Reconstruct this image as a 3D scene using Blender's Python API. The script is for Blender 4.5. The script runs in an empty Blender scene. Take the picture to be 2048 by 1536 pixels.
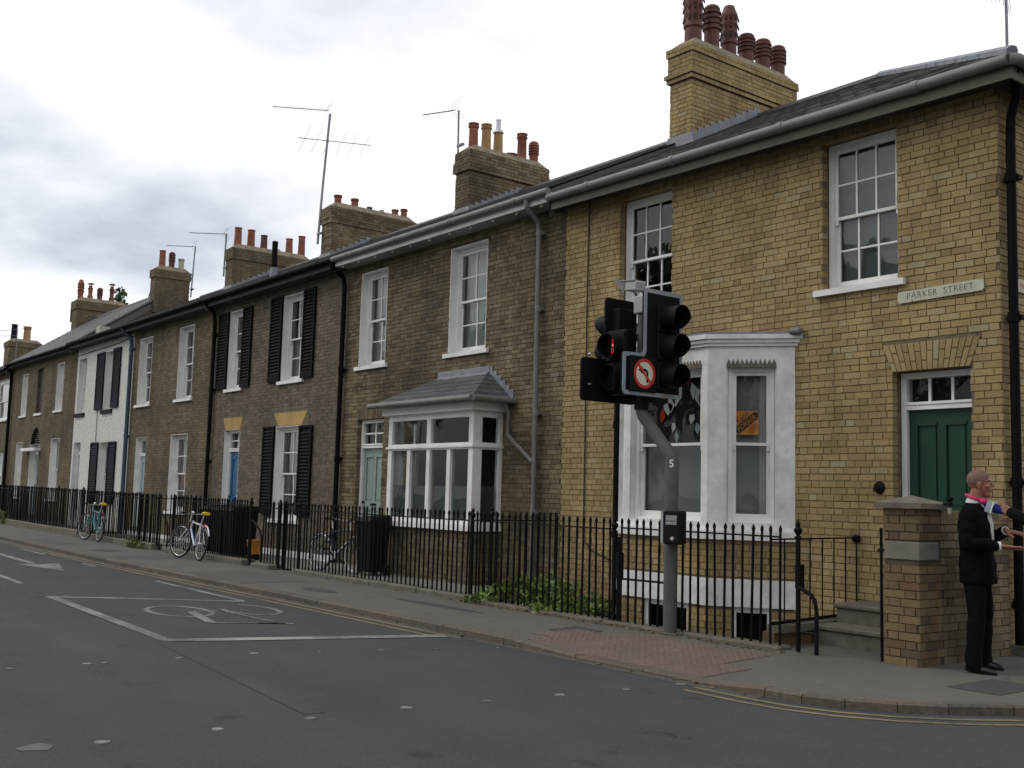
import bpy, bmesh, math, random
from mathutils import Vector, Matrix
from math import sin, cos, pi, radians, sqrt, atan2
random.seed(7)
SC = bpy.context.scene
COL = SC.collection
CAM = Vector((5.542, -10.70, 1.45))

# ------------------------------------------------------------------ camera, sky, sun, exposure
cam = bpy.data.cameras.new('camera')
cam_ob = bpy.data.objects.new('camera', cam)
COL.objects.link(cam_ob)
cr = Vector((0.6170192, 0.7864820, 0.0270817))
cd = Vector((-0.0646867, 0.0849858, -0.9942802))
cf = Vector((-0.7842850, 0.6117381, 0.1033128))
mw = Matrix((cr, -cd, -cf)).transposed().to_4x4()
mw.translation = CAM
cam_ob.matrix_world = mw
cam.sensor_width = 36.0
cam.lens = 2148.36 / 2048 * 36
cam.clip_start = 0.1
cam.clip_end = 3000
SC.camera = cam_ob

SUN_DIR = Vector((-0.55, -0.55, 0.80)).normalized()      # towards the sun
sun_el = math.asin(SUN_DIR.z)
w = bpy.data.worlds.new('World')
SC.world = w
w.use_nodes = True
nt = w.node_tree
nt.nodes.clear()
def N(t, ty, **k):
    n = t.nodes.new(ty)
    for a, b in k.items():
        setattr(n, a, b)
    return n
out = N(nt, 'ShaderNodeOutputWorld')
bg = N(nt, 'ShaderNodeBackground'); bg.inputs['Strength'].default_value = 0.1
sky = N(nt, 'ShaderNodeTexSky'); sky.sky_type = 'NISHITA'; sky.sun_disc = False
sky.sun_elevation = sun_el
sky.sun_rotation = atan2(SUN_DIR.x, SUN_DIR.y)
tc = N(nt, 'ShaderNodeTexCoord')
sep = N(nt, 'ShaderNodeSeparateXYZ'); nt.links.new(tc.outputs['Generated'], sep.inputs[0])
def M(t, op, a, b=None, c=None, clamp=False):
    n = N(t, 'ShaderNodeMath', operation=op, use_clamp=clamp)
    for i, x in enumerate((a, b, c)):
        if x is None: continue
        if isinstance(x, (int, float)): n.inputs[i].default_value = x
        else: t.links.new(x, n.inputs[i])
    return n.outputs[0]
zc = M(nt, 'ADD', M(nt, 'MAXIMUM', sep.outputs[2], 0.0), 0.22)
cmb = N(nt, 'ShaderNodeCombineXYZ')
nt.links.new(M(nt, 'DIVIDE', sep.outputs[0], zc), cmb.inputs[0])
nt.links.new(M(nt, 'DIVIDE', sep.outputs[1], zc), cmb.inputs[1])
cmb.inputs[2].default_value = SKYSEED = 15.57
n1 = N(nt, 'ShaderNodeTexNoise'); n1.inputs['Scale'].default_value = 1.15; n1.inputs['Detail'].default_value = 7; n1.inputs['Roughness'].default_value = 0.52
nt.links.new(cmb.outputs[0], n1.inputs['Vector'])
rp = N(nt, 'ShaderNodeValToRGB')
e = rp.color_ramp.elements
e[0].position = 0.335; e[0].color = (7.0, 7.6, 8.7, 1)
e[1].position = 0.51; e[1].color = (13.6, 13.7, 13.9, 1)
e2 = e.new(0.425); e2.color = (10.6, 11.0, 11.7, 1)
nt.links.new(n1.outputs['Fac'], rp.inputs[0])
mx = N(nt, 'ShaderNodeMixRGB'); mx.inputs[0].default_value = 0.93
nt.links.new(sky.outputs[0], mx.inputs[1]); nt.links.new(rp.outputs[0], mx.inputs[2])
nt.links.new(mx.outputs[0], bg.inputs[0]); nt.links.new(bg.outputs[0], out.inputs[0])

sun = bpy.data.lights.new('sun', 'SUN')
sun.energy = 1.0; sun.angle = radians(22); sun.color = (1, 0.96, 0.9)
sun_ob = bpy.data.objects.new('sun', sun)
COL.objects.link(sun_ob)
sun_ob.rotation_euler = SUN_DIR.to_track_quat('Z', 'Y').to_euler()
SC.view_settings.view_transform = 'Standard'
SC.view_settings.look = 'None'
SC.view_settings.exposure = -0.22
SC.view_settings.gamma = 1
SC.view_settings.use_curve_mapping = False
SC.render.engine = 'CYCLES'
SC.cycles.max_bounces = 6
SC.cycles.transparent_max_bounces = 12
try: SC.cycles.use_denoising = True
except Exception: pass

# ------------------------------------------------------------------ materials
def principled(name):
    m = bpy.data.materials.new(name); m.use_nodes = True
    t = m.node_tree
    b = t.nodes['Principled BSDF']
    return m, t, b
def mat(name, col, rough=0.6, var=0.12, scale=6.0, metal=0.0, spec=0.4, bump=0.0, bscale=60.0, dirt=0.0, dscale=0.8, dcol=(0.05, 0.045, 0.035), tone=0.0, coat=0.0, ndetail=4):
    m, t, b = principled(name)
    b.inputs['Roughness'].default_value = rough
    b.inputs['Metallic'].default_value = metal
    b.inputs['Specular IOR Level'].default_value = spec
    if coat: b.inputs['Coat Weight'].default_value = coat
    geo = N(t, 'ShaderNodeNewGeometry')
    col = tuple(col)
    src = None
    n = N(t, 'ShaderNodeTexNoise'); n.inputs['Scale'].default_value = scale; n.inputs['Detail'].default_value = ndetail
    t.links.new(geo.outputs['Position'], n.inputs['Vector'])
    mr = N(t, 'ShaderNodeMapRange'); mr.inputs[1].default_value = 0.3; mr.inputs[2].default_value = 0.7
    mr.inputs[3].default_value = 1 - var; mr.inputs[4].default_value = 1 + var
    t.links.new(n.outputs['Fac'], mr.inputs[0])
    fac = mr.outputs[0]
    if tone:
        oi = N(t, 'ShaderNodeObjectInfo')
        at = N(t, 'ShaderNodeAttribute'); at.attribute_name = 'tone'
        wn = N(t, 'ShaderNodeTexWhiteNoise'); wn.noise_dimensions = '1D'
        t.links.new(M(t, 'ADD', M(t, 'MULTIPLY', at.outputs['Fac'], 917.3), M(t, 'MULTIPLY', oi.outputs['Random'], 411.7)), wn.inputs['W'])
        fac = M(t, 'MULTIPLY', fac, M(t, 'MULTIPLY_ADD', wn.outputs['Value'], 2 * tone, 1 - tone))
    mul = N(t, 'ShaderNodeMixRGB', blend_type='MULTIPLY'); mul.inputs[0].default_value = 1
    mul.inputs[1].default_value = col + (1,)
    t.links.new(fac, mul.inputs[2])
    c = mul.outputs[0]
    if dirt:
        d = N(t, 'ShaderNodeTexNoise'); d.inputs['Scale'].default_value = dscale; d.inputs['Detail'].default_value = 6
        t.links.new(geo.outputs['Position'], d.inputs['Vector'])
        mr2 = N(t, 'ShaderNodeMapRange'); mr2.inputs[1].default_value = 0.45; mr2.inputs[2].default_value = 0.7
        mr2.inputs[4].default_value = dirt
        t.links.new(d.outputs['Fac'], mr2.inputs[0])
        mm = N(t, 'ShaderNodeMixRGB'); t.links.new(mr2.outputs[0], mm.inputs[0]); t.links.new(c, mm.inputs[1]); mm.inputs[2].default_value = tuple(dcol) + (1,)
        c = mm.outputs[0]
    t.links.new(c, b.inputs['Base Color'])
    if bump:
        bn = N(t, 'ShaderNodeTexNoise'); bn.inputs['Scale'].default_value = bscale; bn.inputs['Detail'].default_value = 3
        t.links.new(geo.outputs['Position'], bn.inputs['Vector'])
        bp = N(t, 'ShaderNodeBump'); bp.inputs['Strength'].default_value = bump; bp.inputs['Distance'].default_value = 0.01
        t.links.new(bn.outputs['Fac'], bp.inputs['Height']); t.links.new(bp.outputs[0], b.inputs['Normal'])
    return m
def brick_mat(name, stops, soot=0.0, soot_scale=0.5, sootcol=(0.035, 0.03, 0.026)):
    m, t, b = principled(name)
    b.inputs['Roughness'].default_value = 0.9
    b.inputs['Specular IOR Level'].default_value = 0.2
    geo = N(t, 'ShaderNodeNewGeometry')
    oi = N(t, 'ShaderNodeObjectInfo')
    at = N(t, 'ShaderNodeAttribute'); at.attribute_name = 'tone'
    wn = N(t, 'ShaderNodeTexWhiteNoise'); wn.noise_dimensions = '1D'
    t.links.new(M(t, 'ADD', M(t, 'MULTIPLY', at.outputs['Fac'], 917.3), M(t, 'MULTIPLY', oi.outputs['Random'], 411.7)), wn.inputs['W'])
    rp = N(t, 'ShaderNodeValToRGB')
    el = rp.color_ramp.elements
    el[0].position = stops[0][0]; el[0].color = stops[0][1] + (1,)
    el[1].position = stops[-1][0]; el[1].color = stops[-1][1] + (1,)
    for p, c in stops[1:-1]:
        x = el.new(p); x.color = c + (1,)
    t.links.new(wn.outputs['Value'], rp.inputs[0])
    n = N(t, 'ShaderNodeTexNoise'); n.inputs['Scale'].default_value = 34; n.inputs['Detail'].default_value = 5; n.inputs['Roughness'].default_value = 0.65
    t.links.new(geo.outputs['Position'], n.inputs['Vector'])
    n2 = N(t, 'ShaderNodeTexNoise'); n2.inputs['Scale'].default_value = 1.3; n2.inputs['Detail'].default_value = 5
    t.links.new(geo.outputs['Position'], n2.inputs['Vector'])
    f = M(t, 'MULTIPLY', M(t, 'MULTIPLY_ADD', n.outputs['Fac'], 0.7, 0.65), M(t, 'MULTIPLY_ADD', n2.outputs['Fac'], 0.8, 0.6))
    mul = N(t, 'ShaderNodeMixRGB', blend_type='MULTIPLY'); mul.inputs[0].default_value = 1
    mp = N(t, 'ShaderNodeMapping'); mp.inputs['Scale'].default_value = (3.2, 3.2, 0.28)
    t.links.new(geo.outputs['Position'], mp.inputs['Vector'])
    n3 = N(t, 'ShaderNodeTexNoise'); n3.inputs['Scale'].default_value = 1.0; n3.inputs['Detail'].default_value = 5
    t.links.new(mp.outputs[0], n3.inputs['Vector'])
    f = M(t, 'MULTIPLY', f, M(t, 'MULTIPLY_ADD', n3.outputs['Fac'], 0.7, 0.65))
    t.links.new(rp.outputs[0], mul.inputs[1]); t.links.new(f, mul.inputs[2])
    c = mul.outputs[0]
    if soot:
        d = N(t, 'ShaderNodeTexNoise'); d.inputs['Scale'].default_value = soot_scale; d.inputs['Detail'].default_value = 7; d.inputs['Roughness'].default_value = 0.6
        t.links.new(geo.outputs['Position'], d.inputs['Vector'])
        mr2 = N(t, 'ShaderNodeMapRange'); mr2.inputs[1].default_value = 0.42; mr2.inputs[2].default_value = 0.68; mr2.inputs[4].default_value = soot
        t.links.new(d.outputs['Fac'], mr2.inputs[0])
        fa = M(t, 'MULTIPLY', mr2.outputs[0], M(t, 'MULTIPLY_ADD', n.outputs['Fac'], 1.0, 0.45), clamp=True)
        mm = N(t, 'ShaderNodeMixRGB'); t.links.new(fa, mm.inputs[0]); t.links.new(c, mm.inputs[1]); mm.inputs[2].default_value = sootcol + (1,)
        c = mm.outputs[0]
    t.links.new(c, b.inputs['Base Color'])
    bp = N(t, 'ShaderNodeBump'); bp.inputs['Strength'].default_value = 0.5; bp.inputs['Distance'].default_value = 0.006
    t.links.new(n.outputs['Fac'], bp.inputs['Height']); t.links.new(bp.outputs[0], b.inputs['Normal'])
    return m
def glass_mat(name, tint=(0.85, 0.9, 0.9), boost=1.6):
    m = bpy.data.materials.new(name); m.use_nodes = True
    t = m.node_tree; t.nodes.clear()
    o = N(t, 'ShaderNodeOutputMaterial')
    tr = N(t, 'ShaderNodeBsdfTransparent'); tr.inputs[0].default_value = tint + (1,)
    gl = N(t, 'ShaderNodeBsdfGlossy'); gl.inputs['Roughness'].default_value = 0.02
    fr = N(t, 'ShaderNodeFresnel'); fr.inputs['IOR'].default_value = 1.5
    geo = N(t, 'ShaderNodeNewGeometry')
    n = N(t, 'ShaderNodeTexNoise'); n.inputs['Scale'].default_value = 2.2; n.inputs['Detail'].default_value = 1
    t.links.new(geo.outputs['Position'], n.inputs['Vector'])
    bp = N(t, 'ShaderNodeBump'); bp.inputs['Strength'].default_value = 0.25; bp.inputs['Distance'].default_value = 0.02
    t.links.new(n.outputs['Fac'], bp.inputs['Height'])
    t.links.new(bp.outputs[0], gl.inputs['Normal'])
    mix = N(t, 'ShaderNodeMixShader')
    t.links.new(M(t, 'MULTIPLY', fr.outputs[0], boost, clamp=True), mix.inputs[0])
    t.links.new(tr.outputs[0], mix.inputs[1]); t.links.new(gl.outputs[0], mix.inputs[2])
    t.links.new(mix.outputs[0], o.inputs[0])
    return m
def leaf_mat(name, a, b_):
    m, t, b = principled(name)
    b.inputs['Roughness'].default_value = 0.5
    at = N(t, 'ShaderNodeAttribute'); at.attribute_name = 'tone'
    wn = N(t, 'ShaderNodeTexWhiteNoise'); wn.noise_dimensions = '1D'
    t.links.new(M(t, 'MULTIPLY', at.outputs['Fac'], 917.3), wn.inputs['W'])
    rp = N(t, 'ShaderNodeValToRGB'); rp.color_ramp.elements[0].color = a + (1,); rp.color_ramp.elements[1].color = b_ + (1,)
    t.links.new(wn.outputs['Value'], rp.inputs[0]); t.links.new(rp.outputs[0], b.inputs['Base Color'])
    return m
def emit_mat(name, col, s):
    m, t, b = principled(name)
    b.inputs['Base Color'].default_value = (0, 0, 0, 1)
    b.inputs['Emission Color'].default_value = col + (1,); b.inputs['Emission Strength'].default_value = s
    return m

MT = {}
MT['brick_yellow'] = brick_mat('yellow_gault_brick', [(0.0, (0.25, 0.18, 0.088)), (0.12, (0.295, 0.212, 0.102)), (0.5, (0.335, 0.246, 0.118)), (0.85, (0.36, 0.267, 0.13)), (0.96, (0.345, 0.272, 0.145)), (1.0, (0.36, 0.30, 0.18))], soot=0.38, soot_scale=0.75, sootcol=(0.135, 0.098, 0.055))
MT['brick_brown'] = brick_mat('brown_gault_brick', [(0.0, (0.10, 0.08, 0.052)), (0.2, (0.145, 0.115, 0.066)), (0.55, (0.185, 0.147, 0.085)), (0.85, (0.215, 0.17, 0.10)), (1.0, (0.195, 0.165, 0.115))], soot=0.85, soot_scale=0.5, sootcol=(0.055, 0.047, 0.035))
MT['brick_grey'] = brick_mat('grey_brown_brick', [(0.0, (0.105, 0.088, 0.07)), (0.3, (0.135, 0.112, 0.085)), (0.6, (0.155, 0.13, 0.096)), (0.9, (0.17, 0.142, 0.102)), (1.0, (0.165, 0.12, 0.088))], soot=0.4, soot_scale=0.6, sootcol=(0.075, 0.064, 0.052))
MT['brick_olive'] = brick_mat('olive_brown_brick', [(0.0, (0.12, 0.098, 0.063)), (0.4, (0.148, 0.12, 0.074)), (0.8, (0.17, 0.138, 0.086)), (1.0, (0.185, 0.153, 0.10))], soot=0.6, soot_scale=0.5, sootcol=(0.065, 0.056, 0.042))
MT['brick_white'] = mat('white_painted_brick', (0.66, 0.65, 0.61), 0.75, 0.05, 9, dirt=0.08, dscale=1.5, dcol=(0.4, 0.38, 0.33), tone=0.04)
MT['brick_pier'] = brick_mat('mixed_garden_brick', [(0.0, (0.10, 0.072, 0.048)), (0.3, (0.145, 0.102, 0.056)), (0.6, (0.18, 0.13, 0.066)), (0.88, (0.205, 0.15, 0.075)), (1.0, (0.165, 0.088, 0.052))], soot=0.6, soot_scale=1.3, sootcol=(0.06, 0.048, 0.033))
MT['brick_gauged'] = brick_mat('ochre_arch_brick', [(0.0, (0.33, 0.20, 0.075)), (0.5, (0.38, 0.24, 0.10)), (1.0, (0.41, 0.28, 0.12))])
MT['mortar_dark'] = mat('dark_mortar', (0.145, 0.115, 0.072), 0.95, 0.25, 8, bump=0.5)
MT['mortar_grey'] = mat('sooty_mortar', (0.075, 0.06, 0.042), 0.95, 0.3, 5, bump=0.5)
MT['mortar_pale'] = mat('pale_mortar', (0.30, 0.26, 0.20), 0.95, 0.3, 5, bump=0.5)
MT['white'] = mat('white_gloss_paint', (0.76, 0.76, 0.74), 0.5, 0.06, 5, dirt=0.3, dscale=2.2, dcol=(0.45, 0.43, 0.38))
MT['white_render'] = mat('white_masonry_paint', (0.74, 0.74, 0.72), 0.8, 0.08, 12, bump=0.5, bscale=35, dirt=0.5, dscale=2.6, dcol=(0.42, 0.40, 0.35))
MT['black'] = mat('black_gloss_paint', (0.006, 0.006, 0.007), 0.6, 0.2, 10, spec=0.06)
MT['iron'] = mat('black_iron_paint', (0.006, 0.006, 0.007), 0.55, 0.3, 20, spec=0.1)
MT['grey_gutter'] = mat('grey_painted_gutter', (0.165, 0.165, 0.16), 0.55, 0.1, 6, dirt=0.5, dscale=2.5, dcol=(0.12, 0.11, 0.09))
MT['fascia'] = mat('stone_coloured_fascia', (0.15, 0.13, 0.10), 0.7, 0.15, 3, dirt=0.3, dscale=1.5)
MT['soffit_dark'] = mat('dark_brown_soffit', (0.05, 0.043, 0.036), 0.8, 0.2, 3)
MT['soffit_shaded'] = mat('white_soffit_in_shade', (0.30, 0.29, 0.27), 0.6, 0.1, 3)  # white soffit greyed: the shade under the eaves is in its colour
MT['slate'] = mat('welsh_slate', (0.085, 0.082, 0.085), 0.55, 0.2, 9, tone=0.28, dirt=0.3, dscale=1.2, dcol=(0.12, 0.105, 0.08), bump=0.3)
MT['slate_new'] = mat('new_grey_slate', (0.075, 0.078, 0.085), 0.5, 0.12, 12, tone=0.18, bump=0.3)
MT['lead'] = mat('lead_flashing', (0.20, 0.215, 0.235), 0.5, 0.2, 10, bump=0.2, bscale=15)
MT['terracotta'] = mat('terracotta_pot', (0.24, 0.075, 0.04), 0.75, 0.25, 8, dirt=0.4, dscale=3, dcol=(0.06, 0.04, 0.035))
MT['terracotta_dark'] = mat('dark_red_pot', (0.11, 0.032, 0.024), 0.6, 0.3, 8, dirt=0.45, dscale=3, dcol=(0.025, 0.02, 0.02))
MT['buff_pot'] = mat('buff_pot', (0.34, 0.2, 0.09), 0.75, 0.2, 8)
MT['pale_pot'] = mat('pale_pot', (0.42, 0.40, 0.34), 0.75, 0.2, 8)
MT['flaunch'] = mat('mortar_flaunching', (0.22, 0.19, 0.14), 0.95, 0.3, 6, bump=0.4, dirt=0.4, dscale=3, dcol=(0.28, 0.2, 0.06))
MT['steel'] = mat('galvanised_steel', (0.5, 0.51, 0.52), 0.4, 0.15, 8, metal=0.6)
MT['aerial'] = mat('weathered_aluminium', (0.22, 0.22, 0.24), 0.5, 0.2, 8, metal=0.5)
MT['glass'] = glass_mat('window_glass')
MT['glass_dull'] = glass_mat('dusty_glass', (0.8, 0.83, 0.82), 0.55)
def asphalt_mat(name, col, grain=0.7, crack=0.55, track=0.22):
    m, t, b = principled(name)
    b.inputs['Roughness'].default_value = 0.9; b.inputs['Specular IOR Level'].default_value = 0.25
    geo = N(t, 'ShaderNodeNewGeometry')
    def noise(sc, det=4, vec=None, rough=.6):
        n = N(t, 'ShaderNodeTexNoise'); n.inputs['Scale'].default_value = sc; n.inputs['Detail'].default_value = det; n.inputs['Roughness'].default_value = rough
        t.links.new(vec or geo.outputs['Position'], n.inputs['Vector']); return n.outputs['Fac']
    mp = N(t, 'ShaderNodeMapping'); mp.inputs['Scale'].default_value = (0.09, 1.1, 1.0); t.links.new(geo.outputs['Position'], mp.inputs['Vector'])
    g = noise(95, 3); g2 = noise(30, 5, None, .75); l = noise(0.9, 6); tr = noise(1.0, 4, mp.outputs[0])
    f = M(t, 'MULTIPLY', M(t, 'MULTIPLY_ADD', g, grain * 1.6, 1 - grain * .8), M(t, 'MULTIPLY_ADD', g2, grain, 1 - grain * .5))
    f = M(t, 'MULTIPLY', f, M(t, 'MULTIPLY_ADD', l, .5, .75)); f = M(t, 'MULTIPLY', f, M(t, 'MULTIPLY_ADD', tr, track * 2, 1 - track))
    # cracks: thin cell borders, broken up
    jit = N(t, 'ShaderNodeVectorMath', operation='ADD')
    nz = N(t, 'ShaderNodeTexNoise'); nz.inputs['Scale'].default_value = 2.5; nz.inputs['Detail'].default_value = 5; t.links.new(geo.outputs['Position'], nz.inputs['Vector'])
    t.links.new(geo.outputs['Position'], jit.inputs[0]); t.links.new(nz.outputs['Color'], jit.inputs[1])
    vo = N(t, 'ShaderNodeTexVoronoi', feature='DISTANCE_TO_EDGE'); vo.inputs['Scale'].default_value = 0.42; t.links.new(jit.outputs[0], vo.inputs['Vector'])
    mr = N(t, 'ShaderNodeMapRange'); mr.inputs[1].default_value = 0.0; mr.inputs[2].default_value = 0.007; mr.inputs[3].default_value = crack; mr.inputs[4].default_value = 0.0
    t.links.new(vo.outputs['Distance'], mr.inputs[0])
    mk = N(t, 'ShaderNodeMapRange'); mk.inputs[1].default_value = 0.5; mk.inputs[2].default_value = 0.6; t.links.new(noise(0.35, 3), mk.inputs[0])
    f = M(t, 'MULTIPLY', f, M(t, 'SUBTRACT', 1.0, M(t, 'MULTIPLY', mr.outputs[0], mk.outputs[0])))
    # dark oily spots
    so = N(t, 'ShaderNodeMapRange'); so.inputs[1].default_value = 0.66; so.inputs[2].default_value = 0.74; so.inputs[4].default_value = 0.35; t.links.new(noise(1.9, 3), so.inputs[0])
    f = M(t, 'MULTIPLY', f, M(t, 'SUBTRACT', 1.0, so.outputs[0]))
    mul = N(t, 'ShaderNodeMixRGB', blend_type='MULTIPLY'); mul.inputs[0].default_value = 1; mul.inputs[1].default_value = col + (1,); t.links.new(f, mul.inputs[2])
    t.links.new(mul.outputs[0], b.inputs['Base Color'])
    bp = N(t, 'ShaderNodeBump'); bp.inputs['Strength'].default_value = 0.7; bp.inputs['Distance'].default_value = 0.008; t.links.new(g, bp.inputs['Height']); t.links.new(bp.outputs[0], b.inputs['Normal'])
    return m
MT['asphalt'] = asphalt_mat('asphalt_road', (0.054, 0.055, 0.0575))
MT['asphalt_strip'] = asphalt_mat('worn_asphalt_strip', (0.058, 0.059, 0.0615))
MT['pavement'] = asphalt_mat('pavement_asphalt', (0.118, 0.11, 0.097), 0.35, 0.5, 0.12)
MT['concrete'] = mat('grey_concrete', (0.125, 0.113, 0.09), 0.9, 0.22, 9, bump=0.5, bscale=40, dirt=0.4, dscale=2, dcol=(0.08, 0.075, 0.055))
MT['pavement_patch'] = asphalt_mat('pavement_patch_asphalt', (0.098, 0.092, 0.083), 0.4, 0.2, 0.1)
MT['channel'] = asphalt_mat('dusty_channel', (0.078, 0.074, 0.066), .4, .3, .1)
MT['litter'] = leaf_mat('dead_leaf', (0.07, 0.045, 0.025), (0.20, 0.14, 0.07))
MT['gum'] = mat('trodden_gum', (0.17, 0.165, 0.155), 0.9, 0.3, 8)
MT['kerb'] = mat('granite_kerb', (0.095, 0.082, 0.066), 0.85, 0.25, 25, bump=0.5, bscale=60, tone=0.15, dirt=0.3, dscale=1.5, dcol=(0.16, 0.09, 0.05))
MT['tactile'] = mat('red_tactile_concrete', (0.14, 0.099, 0.086), 0.9, 0.18, 25, bump=0.4, tone=0.1, dirt=0.45, dscale=1.6, dcol=(0.11, 0.085, 0.07))
MT['cover'] = mat('cast_iron_cover', (0.055, 0.055, 0.056), 0.7, 0.2, 25, bump=0.4)
def worn_paint(name, col, wear, scale, base=(0.052, 0.052, 0.052)):
    m, t, b = principled(name)
    b.inputs['Roughness'].default_value = 0.8
    geo = N(t, 'ShaderNodeNewGeometry')
    n = N(t, 'ShaderNodeTexNoise'); n.inputs['Scale'].default_value = scale; n.inputs['Detail'].default_value = 8; n.inputs['Roughness'].default_value = 0.75
    t.links.new(geo.outputs['Position'], n.inputs['Vector'])
    n2 = N(t, 'ShaderNodeTexNoise'); n2.inputs['Scale'].default_value = 1.1; n2.inputs['Detail'].default_value = 3
    t.links.new(geo.outputs['Position'], n2.inputs['Vector'])
    f = M(t, 'ADD', M(t, 'MULTIPLY', n.outputs['Fac'], 0.55), M(t, 'MULTIPLY', n2.outputs['Fac'], 0.6))
    mr = N(t, 'ShaderNodeMapRange'); mr.inputs[1].default_value = wear - 0.12; mr.inputs[2].default_value = wear + 0.14
    t.links.new(f, mr.inputs[0])
    mm = N(t, 'ShaderNodeMixRGB'); t.links.new(mr.outputs[0], mm.inputs[0]); mm.inputs[1].default_value = base + (1,); mm.inputs[2].default_value = col + (1,)
    t.links.new(mm.outputs[0], b.inputs['Base Color'])
    return m
MT['line_white'] = worn_paint('worn_white_line', (0.27, 0.27, 0.258), 0.585, 18)
MT['line_bright'] = worn_paint('white_road_paint', (0.29, 0.29, 0.275), 0.525, 18)
MT['line_faint'] = worn_paint('faint_white_paint', (0.24, 0.24, 0.23), 0.58, 10)
MT['line_dim'] = worn_paint('old_paint_smear', (0.12, 0.12, 0.118), 0.55, 12)
MT['line_yellow'] = worn_paint('worn_yellow_line', (0.24, 0.185, 0.08), 0.545, 14)
MT['soil'] = mat('dark_soil', (0.05, 0.04, 0.03), 0.95, 0.4, 12, bump=0.7, bscale=30)
MT['gravel'] = mat('yard_gravel', (0.2, 0.185, 0.16), 0.95, 0.45, 60, bump=0.7, bscale=90)
MT['curtain'] = mat('white_net_curtain', (0.62, 0.63, 0.62), 0.9, 0.05, 3)
MT['blind_grey'] = mat('grey_blind', (0.25, 0.265, 0.26), 0.9, 0.08, 3)
MT['frosted'] = mat('frosted_film', (0.10, 0.115, 0.11), 0.7, 0.06, 3)
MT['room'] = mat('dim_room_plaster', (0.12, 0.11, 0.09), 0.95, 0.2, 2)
MT['night'] = mat('dark_cloth_and_unlit_room', (0.012, 0.013, 0.016), 0.9, 0.4, 4)  # bay cloth, also sheets that paint the darkness of unlit rooms
def door_mat(n, c): return mat(n, c, 0.38, 0.08, 6)
MT['door_green'] = door_mat('dark_green_door', (0.006, 0.047, 0.021))
MT['door_sage'] = door_mat('sage_door', (0.23, 0.29, 0.265))
MT['door_blue'] = door_mat('blue_door', (0.018, 0.10, 0.22))
MT['door_pale'] = door_mat('pale_blue_door', (0.32, 0.44, 0.46))
MT['door_red'] = door_mat('crimson_door', (0.20, 0.012, 0.03))
MT['blue_pipe'] = mat('blue_grey_pipe', (0.045, 0.065, 0.105), 0.5, 0.1, 5)
MT['shutter_navy'] = mat('navy_shutter', (0.008, 0.011, 0.018), 0.6, 0.15, 5, spec=0.08)
MT['signal_black'] = mat('black_signal_plastic', (0.0065, 0.0065, 0.007), 0.6, 0.15, 10, spec=0.15)
MT['signal_border'] = mat('grey_white_border', (0.28, 0.31, 0.34), 0.5, 0.15, 6, dirt=0.3, dscale=4, dcol=(0.12, 0.12, 0.12))
MT['pole_grey'] = mat('grey_pole_paint', (0.085, 0.09, 0.086), 0.55, 0.1, 8, spec=0.25)
MT['detector'] = mat('grey_detector_case', (0.34, 0.34, 0.34), 0.5, 0.08, 8)
MT['lens_dark'] = mat('unlit_lens', (0.01, 0.01, 0.011), 0.25, 0.1, 6)
MT['lens_red'] = emit_mat('lit_red_signal', (0.9, 0.012, 0.03), 0.75)
MT['lens_hot'] = emit_mat('lit_red_core', (1.0, 0.08, 0.12), 1.6)
MT['sign_red'] = mat('red_sign_sheeting', (0.50, 0.035, 0.02), 0.5, 0.06, 8)
MT['sign_cream'] = mat('cream_sign_sheeting', (0.62, 0.60, 0.47), 0.5, 0.06, 8)
MT['sign_plate'] = mat('cream_enamel_plate', (0.45, 0.46, 0.34), 0.5, 0.12, 8, dirt=0.2, dscale=5, dcol=(0.22, 0.22, 0.16))
MT['sign_text'] = mat('grey_sign_lettering', (0.05, 0.055, 0.06), 0.6, 0.2, 30)
MT['white_text'] = mat('white_lettering', (0.75, 0.75, 0.73), 0.6, 0.05, 8)
MT['orange'] = mat('orange_poster', (0.85, 0.31, 0.04), 0.6, 0.05, 6)
MT['poster_dark'] = mat('dark_poster_ink', (0.05, 0.045, 0.035), 0.6, 0.1, 6)
MT['poster_tan'] = mat('tan_poster_ink', (0.42, 0.15, 0.04), 0.6, 0.1, 6)
MT['leaf'] = leaf_mat('ivy_leaf', (0.03, 0.075, 0.008), (0.15, 0.23, 0.03))
MT['leaf_tree'] = leaf_mat('tree_leaf', (0.018, 0.04, 0.01), (0.06, 0.10, 0.025))
MT['bark'] = mat('bark', (0.06, 0.05, 0.04), 0.95, 0.3, 10, bump=0.6)
MT['weed'] = leaf_mat('weed_leaf', (0.05, 0.07, 0.012), (0.16, 0.13, 0.03))
MT['bin'] = mat('black_bin_plastic', (0.007, 0.007, 0.008), 0.6, 0.15, 6, spec=0.15)
MT['skin'] = mat('skin', (0.27, 0.115, 0.075), 0.55, 0.1, 25)
MT['stubble'] = mat('shaved_scalp', (0.15, 0.085, 0.065), 0.7, 0.15, 40)
MT['suit'] = mat('black_suit_wool', (0.004, 0.004, 0.005), 0.9, 0.15, 30, spec=0.08)
MT['shirt'] = mat('white_shirt', (0.66, 0.66, 0.64), 0.8, 0.05, 8)
MT['pink'] = mat('pink_satin', (0.62, 0.02, 0.13), 0.45, 0.1, 12)
MT['shoe'] = mat('black_leather', (0.009, 0.009, 0.009), 0.3, 0.1, 10)
MT['foam_blue'] = mat('blue_foam', (0.012, 0.015, 0.14), 0.95, 0.15, 60, bump=0.5, bscale=90)
MT['mic_grey'] = mat('grey_cube_plastic', (0.32, 0.36, 0.42), 0.5, 0.08, 8)
MT['dark_coat'] = mat('dark_green_black_coat', (0.005, 0.007, 0.007), 0.9, 0.15, 20, spec=0.1)
MT['tyre'] = mat('tyre_rubber', (0.012, 0.012, 0.012), 0.8, 0.15, 20)
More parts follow.
